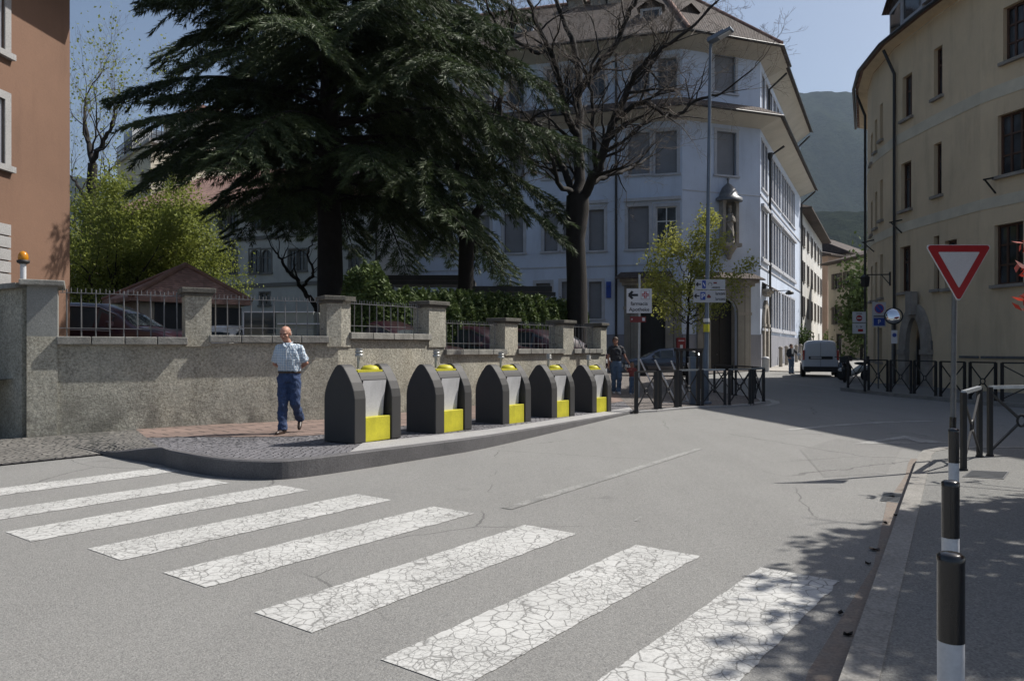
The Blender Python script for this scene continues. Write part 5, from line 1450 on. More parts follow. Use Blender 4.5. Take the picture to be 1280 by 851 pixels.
mb = MB(); zt = at(0, 447, 19.3).z; mb.box((c.x, 19.3, .04 + (zt - .04) / 2), (.15, .2, zt - .04)); mb.build('body', M['galv_paint'], ub, bevel=.02)
mb = MB(); mb.box((c.x, 19.3, zt + .01), (.18, .23, .03)); mb.box((c.x, 19.19, zt - .4), (.11, .01, .5)); mb.build('lid', M['galv_paint'], ub)
t = FA.s_(852.5) if FA.s_(852.5) > 0 else .1
pbx = FA.p(.35, 0, .3); pbx = at(852, 431, 44.3); bx = empty('post_box', (pbx.x, pbx.y, 2.0 - .6), 'small red post box on the wall behind the young tree', 'post box')
mb = MB(); mb.box((pbx.x, pbx.y + .2, 1.75), (.52, .3, .75)); mb.build('body', M['postred'], bx, bevel=.03)
mb = MB(); mb.box((pbx.x, pbx.y + .04, 1.95), (.34, .02, .05)); mb.box((pbx.x, pbx.y + .04, 1.6), (.16, .02, .2)); mb.build('slot', M['white_sign'], bx)
# tiled hut
hc = empty('gate_hut', (-9.6, 22, CY), 'small gatehouse with a red brown pyramid tile roof behind the wall', 'hut')
hp = at(232, 332, 24); HW = 2.25
e0 = [Vector((hp.x - 2.35, 24 - .6)), Vector((hp.x - .55 + .1, 24 - 2.6)), Vector((hp.x + 2.2, 24 - .2)), Vector((hp.x + .4, 24 + 1.9))]
zE = at(0, 371, 21.6).z
mb = MB()
E = [Vector((*(Vector((hp.x, 24)) + (p - Vector((hp.x, 24))) * 1.0), zE)) for p in e0]
mb.add(E + [Vector((hp.x, 24, hp.z))] + [p - Vector((0, 0, .12)) for p in E], [(0, 1, 4), (1, 2, 4), (2, 3, 4), (3, 0, 4), (0, 5, 6, 1), (1, 6, 7, 2), (2, 7, 8, 3), (3, 8, 5, 0), (8, 7, 6, 5)])
hr = mb.build('roof', M['tile_red'], hc)
mb = MB(); mb.tube([E[1] + Vector((0, 0, .03)), Vector((hp.x, 24, hp.z + .03))], .09, 8); mb.tube([E[2] + Vector((0, 0, .03)), Vector((hp.x, 24, hp.z + .03))], .07, 8); mb.tube([E[0] + Vector((0, 0, .03)), Vector((hp.x, 24, hp.z + .03))], .07, 8); mb.build('ridge_tiles', mat('ridge clay', (.26, .15, .11), .85, .3, 4), hr)
mb = MB(); inn_ = [(hp.x + (p.x - hp.x) * .84, 24 + (p.y - 24) * .84) for p in E]; mb.prism(inn_, CY - .1, zE - .05); hw_ = mb.build('wall', mat('beige hut render', (.36, .31, .24), .9, .2, 1, .2, 20), hc)
mb = MB(); A_, B_ = Vector(inn_[1]), Vector(inn_[2]); ff = Fac(A_, B_); ff.slab(mb, .4, 1.3, CY, CY + 2.0, 0, .03); ff.slab(mb, 1.8, 3.0, CY + .9, CY + 1.9, 0, .03); mb.build('door', M['darkwood'], hc)
# carport roofs behind the hedge
cpz = at(0, 347, 33).z
for nm, lab, x0, x1, y, yy, wd in (('carport', 'flat dark carport roof behind the hedge, the taller left one', 478, 590, 347, 33, 4), ('carport', 'flat dark carport roof behind the hedge, the lower right one', 575, 690, 361, 31, 4)):
    a, b = at(x0, y, yy), at(x1, y + 3, yy); r = empty(nm, (a.x, yy, CY), lab, 'carport')
    mb = MB(); mb.box(((a.x + b.x) / 2, yy + wd / 2, a.z), (b.x - a.x, wd, .22)); mb.box(((a.x + b.x) / 2, yy + .02, a.z - .22), (b.x - a.x + .3, .12, .16)); mb.build('roof', M['flatroof'], r)
    for px in (a.x + .4, (a.x + b.x) / 2, b.x - .4):
        mb = MB(); mb.bar((px, yy + .3, CY - .05), (px, yy + .3, a.z - .1), .12); mb.build('post', M['iron_grey'], r)
# ================================================================ TREES
def arr_mesh(name, verts, faces_n, m, parent, off, mi=None):
    """verts (n*k,3) numpy with k verts per face"""
    k = faces_n; nv = len(verts); nf = nv // k
    me = bpy.data.meshes.new(name)
    me.vertices.add(nv); me.vertices.foreach_set('co', (verts - np.array(off)).astype(np.float32).ravel())
    me.loops.add(nv); me.loops.foreach_set('vertex_index', np.arange(nv, dtype=np.int32))
    me.polygons.add(nf); me.polygons.foreach_set('loop_start', np.arange(0, nv, k, dtype=np.int32)); me.polygons.foreach_set('loop_total', np.full(nf, k, dtype=np.int32))
    me.materials.append(m); me.update(calc_edges=True); me.validate()
    o = bpy.data.objects.new(name, me); COL.objects.link(o); o.parent = parent; OFF[o.name] = Vector(off)
    return o
def leaf_quads(c, size, rng, up=.3, elong=1.5):
    """c (n,3) centres -> (n*4,3) diamond leaves with random orientation"""
    n = len(c)
    a = rng.normal(size=(n, 3)); a /= np.linalg.norm(a, axis=1)[:, None]
    b = rng.normal(size=(n, 3)); b -= a * (a * b).sum(1)[:, None]; b /= np.linalg.norm(b, axis=1)[:, None]
    s_ = (size * rng.uniform(.6, 1.3, n))[:, None]
    a = a * s_ * elong / 2; b = b * s_ / 2
    return np.stack([c - a, c + b, c + a, c - b], 1).reshape(-1, 3)
def tri_needles(p, d, ln, wd, rng):
    """p base, d dir (n,3) unit, ln, wd arrays -> triangles"""
    r = rng.normal(size=p.shape); s_ = np.cross(d, r); s_ /= np.linalg.norm(s_, axis=1)[:, None] + 1e-9
    return np.stack([p - s_ * wd[:, None], p + s_ * wd[:, None], p + d * ln[:, None]], 1).reshape(-1, 3)

def cedar():
    rng = np.random.default_rng(3)
    base = at(412, 436, 28); base.z = CY
    t = empty('cedar_tree', base, 'huge dark cedar with drooping layered branches towering over the wall', 'tree')
    mb = MB()
    tr = [(0, .68), (.6, .56), (2, .5), (6, .42), (10, .33), (14, .22), (18, .1), (20, .03)]
    mb.tube([base + Vector((.05 * math.sin(z), 0, z - .1 * (z == 0))) for z, r in tr], [r for z, r in tr], 14)
    P, Dr, Ln, Wd = [], [], [], []
    nl = 138
    for i in range(nl):
        f = (i + .5) / nl; z = 6.0 + 15.4 * f ** 1.02
        az = i * 2.39996 + rng.uniform(-.3, .3)
        cxd, cyd = math.cos(az), math.sin(az)
        Lr = 9.4 * (1 - max(0, (z - 12) / 11) ** 1.2) if z > 7.4 else 5.0 + 4.4 * (z - 6.0) / 1.4
        if cxd > .2 and z < 9: Lr *= 1.05 if z > 5.5 else .85
        if cxd < -.2 and z < 7.6: Lr *= .72
        Lr *= rng.uniform(.72, 1.06)
        Lr = max(Lr, 1.2)
        n = 12; pts = []
        rise = rng.uniform(.06, .26); droop = rng.uniform(.30, .50) * (1.15 if z < 8.5 else 1)
        if cxd > .15 and z > 11: Lr *= .92
        if cxd < -.2:
            Lr *= .9; zt_ = z + Lr * (rise - droop)
            if 8.2 < zt_ < 12.0: Lr = min(Lr, 4.6 / -cxd)
            elif zt_ <= 8.2: Lr = min(Lr, 5.9 / -cxd)
        for k in range(n + 1):
            u = k / n
            pts.append(base + Vector((cxd * Lr * u, cyd * Lr * u, z + Lr * (rise * u - droop * u ** 2.4))) + Vector((.12 * math.sin(7 * u + i), .12 * math.cos(6 * u + i), 0)) * u)
        rr_ = .10 * (Lr / 9) + .02
        mb.tube(pts, [max(.012, rr_ * (1 - k / n) ** .8) for k in range(n + 1)], 5, cap=False)
        dirv = np.array([cxd, cyd, 0]); side = np.array([-cyd, cxd, 0])
        nb = int(Lr * 6.5)
        for j in range(nb):
            u = .16 + .84 * (j + rng.random()) / nb
            k = min(int(u * n), n - 1); q = u * n - k
            p0 = np.array(pts[k].lerp(pts[k + 1], q)); 
            bl = (.45 + 1.5 * math.sin(PI * min(1, u * .93)) ** .8 * (Lr / 9)) * rng.uniform(.6, 1.15) * (1 - .35 * (u > .9))
            sg = 1 if j % 2 else -1; an = rng.uniform(.5, 1.15)
            bd = dirv * math.cos(an) + side * sg * math.sin(an); bd = bd + np.array([0, 0, rng.uniform(-.45, .0)]); bd /= np.linalg.norm(bd)
            m_ = int(bl * 120)
            if m_ < 4: continue
            s_ = rng.random(m_) ** .8 * bl
            pos = p0 + bd * s_[:, None]; pos[:, 2] -= .34 * (s_ ** 1.6)
            sd = np.cross(bd, [0, 0, 1.0]); 
            lat = rng.uniform(-1, 1, m_)[:, None]
            pos = pos + sd * lat * .16 * (1 - .5 * (s_ / bl))[:, None]
            d = bd * rng.uniform(.4, 1.2, m_)[:, None] + sd * lat * 1.0 + np.array([0, 0, 1.0]) * rng.uniform(-1.1, .12, m_)[:, None]
            d /= np.linalg.norm(d, axis=1)[:, None]
            P.append(pos); Dr.append(d); Ln.append(rng.uniform(.12, .30, m_)); Wd.append(rng.uniform(.010, .024, m_))
        # tip spray
    P = np.concatenate(P); Dr = np.concatenate(Dr); Ln = np.concatenate(Ln); Wd = np.concatenate(Wd)
    print('cedar needles', len(P))
    mb.build('trunk', M['bark_cedar'], t)
    arr_mesh('crown', tri_needles(P, Dr, Ln, Wd, rng), 3, M['cedar'], t, base)
cedar()

def twig_tree(name, label, base, limbs, trunk, rng, depth=5, twig=.012, leaf=None, lm=None, lsize=.1, nleaf=0, spread=.6, lenf=.74, cat='tree', upw=.12, sub=3, bark='bark', droop=0, minr=.006, lspread=.35, keep=None, twigm=None):
    t = empty(name, base, label, cat)
    mb = MB(); mt = MB()
    mb.tube([Vector(p[0]) for p in trunk], [p[1] for p in trunk], 12)
    tips = []
    def grow(p, d, r, L, k):
        n = 4 if k > 1 else 3; pts = [p]; q = Vector(p); dd = Vector(d)
        for i in range(n):
            dd = (dd + Vector((rng.gauss(0, .16), rng.gauss(0, .16), rng.gauss(0, .12) + upw * .6 - droop * (k < 2)))).normalized()
            q = q + dd * L / n; pts.append(q)
        r1 = max(minr * .6, r * .62)
        (mb if r > .02 else mt).tube(pts, [r + (r1 - r) * i / n for i in range(n + 1)], 7 if r > .05 else (5 if r > .02 else 3), cap=False)
        if k <= 1: tips.append((pts[-1], dd)); tips.append((pts[-2], dd))
        if k <= 0: return
        m_ = sub if rng.random() < .6 else sub - 1
        for j in range(m_):
            if j == 0: st, sp = pts[-1], spread * .45
            else: st, sp = pts[rng.choice([-1, -2, -3] if n > 2 else [-1, -2])], spread
            ax = Vector((rng.gauss(0, 1), rng.gauss(0, 1), rng.gauss(0, .7))); ax = (ax - dd * ax.dot(dd)).normalized()
            nd = (dd + ax * sp * rng.uniform(.7, 1.4) + Vector((0, 0, upw))).normalized()
            grow(st, nd, r1 * rng.uniform(.75, .95) if j == 0 else r1 * rng.uniform(.5, .8), L * lenf * rng.uniform(.8, 1.15), k - 1)
    for L_ in limbs:
        pts, r0, r1, dep = L_
        pts = [Vector(p) for p in pts]; n = len(pts)
        # smooth resample
        rs = []; out = []
        for i in range(n - 1):
            p0 = pts[max(i - 1, 0)]; p1, p2 = pts[i], pts[i + 1]; p3 = pts[min(i + 2, n - 1)]
            for k in range(5):
                u = k / 5; out.append(.5 * ((2 * p1) + (p2 - p0) * u + (2 * p0 - 5 * p1 + 4 * p2 - p3) * u * u + (3 * p1 - p0 - 3 * p2 + p3) * u ** 3))
        out.append(pts[-1]); N_ = len(out)
        out = [p + Vector((rng.gauss(0, .03), rng.gauss(0, .05), rng.gauss(0, .03))) if 0 < i < N_ - 1 else p for i, p in enumerate(out)]
        rs = [r0 + (r1 - r0) * i / (N_ - 1) for i in range(N_)]
        mb.tube(out, rs, 8, cap=False)
        for i in range(3, N_):
            if i == N_ - 1 or rng.random() < .62:
                dd = (out[i] - out[i - 1]).normalized(); ax = Vector((rng.gauss(0, 1), rng.gauss(0, 1), rng.gauss(0, .6))); ax = (ax - dd * ax.dot(dd)).normalized()
                last = i == N_ - 1
                nd = (dd + ax * (.25 if last else rng.uniform(.6, 1.3)) + Vector((0, 0, upw))).normalized()
                grow(out[i], nd, rs[i] * (.9 if last else rng.uniform(.3, .55)), (1.3 if last else rng.uniform(.8, 1.4)) * lenf * 1.6, dep if last else dep - 1)
    if len(mt.v) < 1500: mb.add(mt.v, mt.f, True)
    mb.build('trunk', M[bark], t)
    if len(mt.v) < 1500: pass
    elif mt.v: mt.build('twigs', M[twigm or 'bark_twig'], t)
    if nleaf:
        g = np.random.default_rng(rng.randrange(9999)); T = np.array([tuple(p) for p, d in tips])
        idx = g.integers(0, len(T), nleaf); c = T[idx] + g.normal(size=(nleaf, 3)) * lspread
        if keep is not None: c = c[keep(c, g)]
        arr_mesh('crown', leaf_quads(c, lsize, g), 4, M[lm], t, base)
    print(name, 'tips', len(tips), 'v', len(mb.v) + len(mt.v))
    return t
# --- big bare tree: limbs traced as real branches at its own distance, spread in depth
def L3(Y, *pts):
    return [at(x, y, Y + dy) for x, y, dy in pts]
Yb = 29.5
b0 = at(722, 436, Yb); b0.z = CY
tk = [(Vector((b0.x, Yb, CY - .1)), .55), (Vector((b0.x, Yb, CY + .7)), .43), (at(721, 350, Yb), .40), (at(719, 300, Yb), .38), (at(722, 262, Yb), .46), (at(722, 245, Yb), .44)]
limbs = [
    (L3(Yb, (722, 250, 0), (725, 210, .2), (722, 160, .5), (724, 115, .9), (718, 60, 1.2), (700, 20, 1.6), (690, -20, 2)), .24, .07, 5),
    (L3(Yb, (722, 118, .8), (745, 85, .3), (770, 55, -.2), (786, 20, -.5), (800, -15, -.8)), .17, .06, 5),
    (L3(Yb, (724, 255, 0), (745, 215, -.8), (756, 185, -1.3), (768, 150, -1.8), (785, 110, -2.3), (800, 85, -2.8), (830, 60, -3.2), (870, 30, -3.6)), .21, .05, 5),
    (L3(Yb, (768, 150, -1.8), (800, 128, -2.3), (820, 135, -2.7), (845, 145, -3), (870, 125, -3.3), (900, 118, -3.6)), .11, .04, 4),
    (L3(Yb, (722, 248, 0), (735, 232, .8), (752, 222, 1.6), (775, 215, 2.4), (795, 208, 3.2), (812, 196, 4)), .15, .04, 4),
    (L3(Yb, (720, 250, 0), (705, 215, .6), (690, 180, 1.1), (672, 155, 1.6), (650, 140, 2), (625, 125, 2.4)), .16, .05, 4),
    (L3(Yb, (722, 170, .4), (708, 145, 0), (702, 110, -.5), (690, 70, -1), (672, 30, -1.4), (655, -10, -1.6)), .16, .06, 5),
    (L3(Yb, (745, 210, -.8), (742, 180, -1.2), (740, 140, -1.5), (738, 100, -1.8), (748, 60, -2)), .10, .04, 4),
    (L3(Yb, (752, 190, -1.2), (775, 180, -1.6), (792, 165, -2), (815, 150, -2.2)), .08, .03, 4),
    (L3(Yb, (718, 240, .2), (700, 232, -1), (690, 200, -2), (676, 170, -2.8)), .12, .04, 4),
    (L3(Yb, (690, 70, -1), (660, 60, -1.4), (630, 40, -1.8), (610, 10, -2)), .09, .04, 4)]
twig_tree('bare_tree', 'large leafless tree with spreading crooked limbs in front of the blue building', b0, [(p, r0, r1, d + 1) for p, r0, r1, d in limbs], tk, random.Random(5), spread=.8, lenf=.66, sub=3, upw=.03, minr=.007)
# --- second bare tree, behind the cedar
Yb = 31; b0 = at(582, 436, Yb); b0.z = CY
tk = [(Vector((b0.x, Yb, CY - .1)), .38), (at(582, 360, Yb), .33), (at(583, 310, Yb), .31), (at(584, 292, Yb), .35), (at(584, 280, Yb), .3)]
limbs = [(L3(Yb, (586, 285, 0), (598, 262, -.4), (605, 235, -.8), (615, 190, -1.2), (625, 140, -1.6), (628, 90, -2), (640, 40, -2.3)), .2, .05, 5),
         (L3(Yb, (582, 285, 0), (572, 262, .5), (568, 235, .9), (575, 190, 1.2), (580, 140, 1.6), (570, 90, 2)), .18, .05, 5),
         (L3(Yb, (612, 200, -1.1), (635, 170, -1.5), (655, 155, -2), (680, 140, -2.4)), .1, .03, 4)]
twig_tree('bare_tree', 'forked leafless tree half hidden behind the cedar branches', b0, limbs, tk, random.Random(8), spread=.75, lenf=.62, sub=3)
# --- bare tree far left
Yb = 38; b0 = at(112, 436, Yb); b0.z = CY
tk = [(Vector((b0.x, Yb, CY - .1)), .5), (at(105, 370, Yb), .42), (at(110, 300, Yb), .33), (at(114, 250, Yb), .27), (at(116, 205, Yb), .22)]
limbs = [(L3(Yb, (116, 210, 0), (112, 180, .3), (106, 150, .6), (108, 120, .8)), .17, .04, 5), (L3(Yb, (116, 205, 0), (128, 180, -.5), (138, 160, -1), (145, 135, -1.4)), .15, .04, 5),
         (L3(Yb, (113, 260, 0), (98, 235, .8), (88, 220, 1.4)), .12, .04, 4), (L3(Yb, (114, 250, 0), (130, 222, 1), (146, 205, 1.6)), .12, .03, 4), (L3(Yb, (110, 300, 0), (92, 282, .4), (78, 272, 1)), .12, .04, 4)]
twig_tree('bare_tree', 'tall slim leafless tree beside the terracotta building', b0, limbs, tk, random.Random(2), spread=.6, lenf=.74, sub=3, upw=.1, leaf=1, nleaf=1500, lm='leaf_spring', lsize=.10)
# --- spring leaf trees (left)
def leafy(px, Y, label, seed, hh, ww, nleaf, lsz=.16, dep=3):
    rng = random.Random(seed); b0 = at(px, 436, Y); b0.z = CY
    tk = [(b0 - Vector((0, 0, .1)), .2), (b0 + Vector((0, 0, 1.2)), .15)]
    limbs = []
    for k in range(11):
        a = k * 2.4 + rng.random(); R_ = ww * rng.uniform(.35, .95); h = hh * rng.uniform(.6, 1.0) * (1.06 - .38 * R_ / ww)
        p = [b0 + Vector((0, 0, 1.0))]
        for q in (.35, .7, 1): p.append(b0 + Vector((math.cos(a) * R_ * q ** 1.2, math.sin(a) * R_ * q ** 1.2, 1.0 + (h - 1) * q * .82)))
        limbs.append((p, .09, .03, dep))
    return twig_tree('leafy_tree', label, b0, limbs, tk, rng, spread=.7, lenf=.60, leaf=1, nleaf=nleaf, lm='leaf_spring', lsize=lsz, lspread=.32, upw=.05, twigm='bark')
leafy(178, 34, 'rounded tree in fresh green leaf behind the gatehouse roof', 21, 8.7, 2.5, 34000, .085)
leafy(222, 37, 'smaller fresh green tree leaning towards the villa windows', 22, 8.6, 1.9, 20000, .085)
leafy(135, 31, 'low fresh green tree beside the terracotta wall', 23, 6.4, 2.6, 22000, .08)
# --- young street tree with its stake frame
Yy = 27; b0 = at(859, 436, Yy); b0.z = .05; rng = random.Random(4)
tk = [(b0, .07), (at(859.5, 420, Yy), .055), (at(860, 405, Yy), .05)]
limbs = [(L3(Yy, (860, 408, 0), (861, 370, 0), (864, 330, .1), (872, 300, .2)), .045, .012, 2)]
for k, (x, y, dy) in enumerate([(830, 385, .3), (822, 352, -.2), (834, 332, .2), (845, 318, -.3), (905, 362, -.2), (888, 385, .4), (892, 340, .2), (882, 322, -.3), (838, 372, -.5), (880, 370, -.5), (915, 352, .1), (876, 300, 0)]):
    y0 = min(405, y + 32 + (k % 3) * 6); limbs.append((L3(Yy, (860.5, y0, 0), ((860 + x) / 2, (y0 + y) / 2 + 4, dy * .5), (x, y, dy)), .022, .007, 1))
twig_tree('young_tree', 'young street tree with bright yellow green leaves before the blue building', b0, limbs, tk, rng, spread=.7, lenf=.35, leaf=1, nleaf=9500, lm='leaf_young', lsize=.065, lspread=.17, bark='bark', upw=.1, twigm='bark')
sf = empty('tree_stakes', (b0.x, Yy, .05), 'wooden stake frame around the trunk of the young tree', 'stakes')
zt = at(0, 437, Yy).z
for sx in (-.28, .42):
    for sy in (-.3, .3):
        mb = MB(); mb.bar((b0.x + sx, Yy + sy, 0), (b0.x + sx, Yy + sy, zt + .05), .09); mb.build('post', M['wood_stake'], sf)
mb = MB(); mb.bar((b0.x - .4, Yy - .36, zt), (b0.x + .56, Yy - .36, zt), .07, .1); mb.bar((b0.x - .4, Yy + .36, zt), (b0.x + .56, Yy + .36, zt), .07, .1); mb.build('crossbar', M['wood_stake'], sf)
# --- hedge shrubs
def shrub(x, y, z, h, w_, seed, label, group=None, name='hedge_shrub', n=6500):
    g = np.random.default_rng(seed); e_ = empty(name, (x, y, z), label, 'shrub', group)
    mb = MB(); mb.tube([(x, y, z - .05), (x, y, z + h * .7)], [.05, .02], 5); mb.build('trunk', M['bark'], e_)
    th = g.uniform(0, 2 * PI, n); v = g.uniform(-1, 1, n) ; rr_ = g.uniform(.72, 1.0, n) ** .5
    ph_ = np.arccos(v)
    lump = 1 + .10 * np.sin(3 * th + seed) * np.sin(4 * ph_ + seed) + .07 * np.sin(7 * th) * np.cos(6 * ph_ + seed)
    c = np.stack([np.sin(ph_) ** .8 * np.cos(th) * w_ / 2 * rr_ * lump + x, np.sin(ph_) ** .8 * np.sin(th) * w_ / 2 * rr_ * lump + y, z + h / 2 + v * h / 2 * rr_ * lump], 1)
    arr_mesh('crown', leaf_quads(c, .065, g, elong=2.2), 4, M['hedge'], e_, (x, y, z))
    m2 = MB(); m2.ell((x, y, z + h * .5), (w_ * .36, w_ * .36, h * .42), 12, 10); m2.build('dense_core', M['hedge'], e_)
hx = [(491, 366, 18.8), (510, 362, 19.4), (531, 362, 20.2), (553, 363, 21), (572, 364, 21.8), (590, 365, 22.6), (607, 366, 23.4), (623, 367, 24.2), (639, 368, 25), (654, 369, 25.8), (668, 370, 26.6), (682, 372, 27.5), (695, 374, 28.4), (708, 376, 29.4), (720, 379, 30.4)]
for i, (px, py, Y) in enumerate(hx):
    p = at(px, py, Y + 1.2); shrub(p.x, p.y, CY, p.z - CY + .03 * math.sin(i * 2.1), 1.15, 40 + i, 'one of the clipped conifer shrubs forming the hedge behind the wall', 'clipped conifers of the hedge', n=6500)
p = at(463, 331, 19.6); shrub(p.x - .05, p.y, CY, p.z - CY, 1.45, 77, 'tall rounded conifer at the left end of the hedge beside the cedar trunk', name='conifer_shrub', n=11000)
p = at(446, 372, 20.5); shrub(p.x, p.y, CY, p.z - CY, 1.2, 78, 'low conifer bush squeezed between the cedar trunk and the tall conifer', name='conifer_shrub', n=6000)
# gnarled small bare branches left of the cedar trunk
Yg = 30; b0 = at(400, 436, Yg); b0.z = CY
tk = [(b0, .14), (at(396, 385, Yg), .12), (at(386, 370, Yg), .1)]
limbs = [(L3(Yg, (386, 372, 0), (372, 352, 0), (358, 338, .2), (350, 322, .3), (342, 312, .4)), .1, .03, 2), (L3(Yg, (378, 358, 0), (392, 340, -.3), (384, 318, -.5), (392, 300, -.6)), .07, .02, 2)]
twig_tree('bare_shrub', 'small crooked leafless tree left of the cedar trunk', b0, limbs, tk, random.Random(12), spread=.8, lenf=.35, sub=2)
# --- red leaved maple on the right, mostly outside the frame; it shades the pavement
b0 = Vector((10.6, 3.6, .12)); rng = random.Random(31)
def shade_ok(x, y, z, m=0.0):
    sx, sy = x - z * .839 * .937, y - z * .839 * .35
    return (sx > 1.02 + .594 * (sy - 3.29) + m) & (sy < 6.25 + .3 * (sx - 3) + m * .6) & (x > .74 * y)
def keep_leaf(c, g):
    n_ = np.array([noise.noise(Vector((p[0] * 1.4, p[1] * 1.4, p[2] * 1.4))) for p in c])
    return shade_ok(c[:, 0], c[:, 1], c[:, 2], n_ * .9 - .05)
tk = [(b0 - Vector((0, 0, .1)), .2), (b0 + Vector((0, 0, 1.2)), .16), (b0 + Vector((-.1, 0, 2.6)), .15)]
limbs = []; k = 0
while len(limbs) < 84 and k < 900:
    k += 1; a = k * 2.4; R_ = rng.uniform(.6, 6.6); h = rng.uniform(4.0, 6.2)
    p = b0 + Vector((math.cos(a) * R_, math.sin(a) * R_, h - .12))
    if not shade_ok(p.x, p.y, p.z, .3): continue
    limbs.append(([b0 + Vector((-.1, 0, 2.4)), b0 + Vector((math.cos(a) * R_ * .45, math.sin(a) * R_ * .45, 2.4 + (h - 2.4) * .7)), p], .07, .02, 2))
twig_tree('maple_tree', 'red leaved maple standing just beyond the right picture edge', b0, limbs, tk, rng, spread=.7, lenf=.34, leaf=1, nleaf=250000, lm='leaf_red', lsize=.10, lspread=.36, upw=.0, keep=keep_leaf)
mp = [o for o in S.objects if o.name.startswith('maple_tree')][0]
mb = MB(); mb.tube([b0 + Vector((-.1, 0, 2.3)), (9.2, 6.4, 2.75), (6.4, 8.1, 2.75), (5.6, 8.15, 2.55)], [.035, .025, .012, .004], 6); mb.tube([(7.6, 7.3, 2.7), (6.2, 8.2, 2.3), (5.62, 8.2, 1.98)], [.015, .008, .004], 5); mb.build('branch', M['bark'], mp)
g = np.random.default_rng(5); c_ = []
for p in ((5.62, 8.15, 2.62), (5.60, 8.2, 2.35), (5.62, 8.2, 1.98), (5.9, 8.2, 2.7), (6.2, 8.2, 2.6), (6.3, 8.2, 2.3)): c_ += [np.array(p) + g.normal(size=3) * .05 for _ in range(7)]
c_ = np.array(c_); c_ = c_[c_[:, 0] / c_[:, 1] > .674]
arr_mesh('foliage', leaf_quads(c_, .05, g, elong=3.2), 4, M['leaf_red'], mp, b0)
# fallen leaves in the gutter: a few countable ones
for i, (px, py, s_) in enumerate([(1093, 688, .035), (1115, 622, .025), (1050, 768, .02), (1060, 795, .022), (1120, 645, .02), (1108, 655, .02), (1085, 706, .02)]):
    p = gp(px, py); mb = MB(); a = rnd.uniform(0, 6); q = [p + Vector((math.cos(a + k * PI / 3) * s_ * (1 if k % 3 else 1.5), math.sin(a + k * PI / 3) * s_ * (1 if k % 3 else 1.5) * .7, .012 + .012 * (k % 2))) for k in range(6)]
    mb.add(q + [p + Vector((0, 0, .004))], [(k, (k + 1) % 6, 6) for k in range(6)])
    tag(mb.build('fallen_leaf', M['bark'] if i else M['leather']), 'dry brown leaf lying near the right kerb', 'leaf', 'dry leaves along the right gutter')
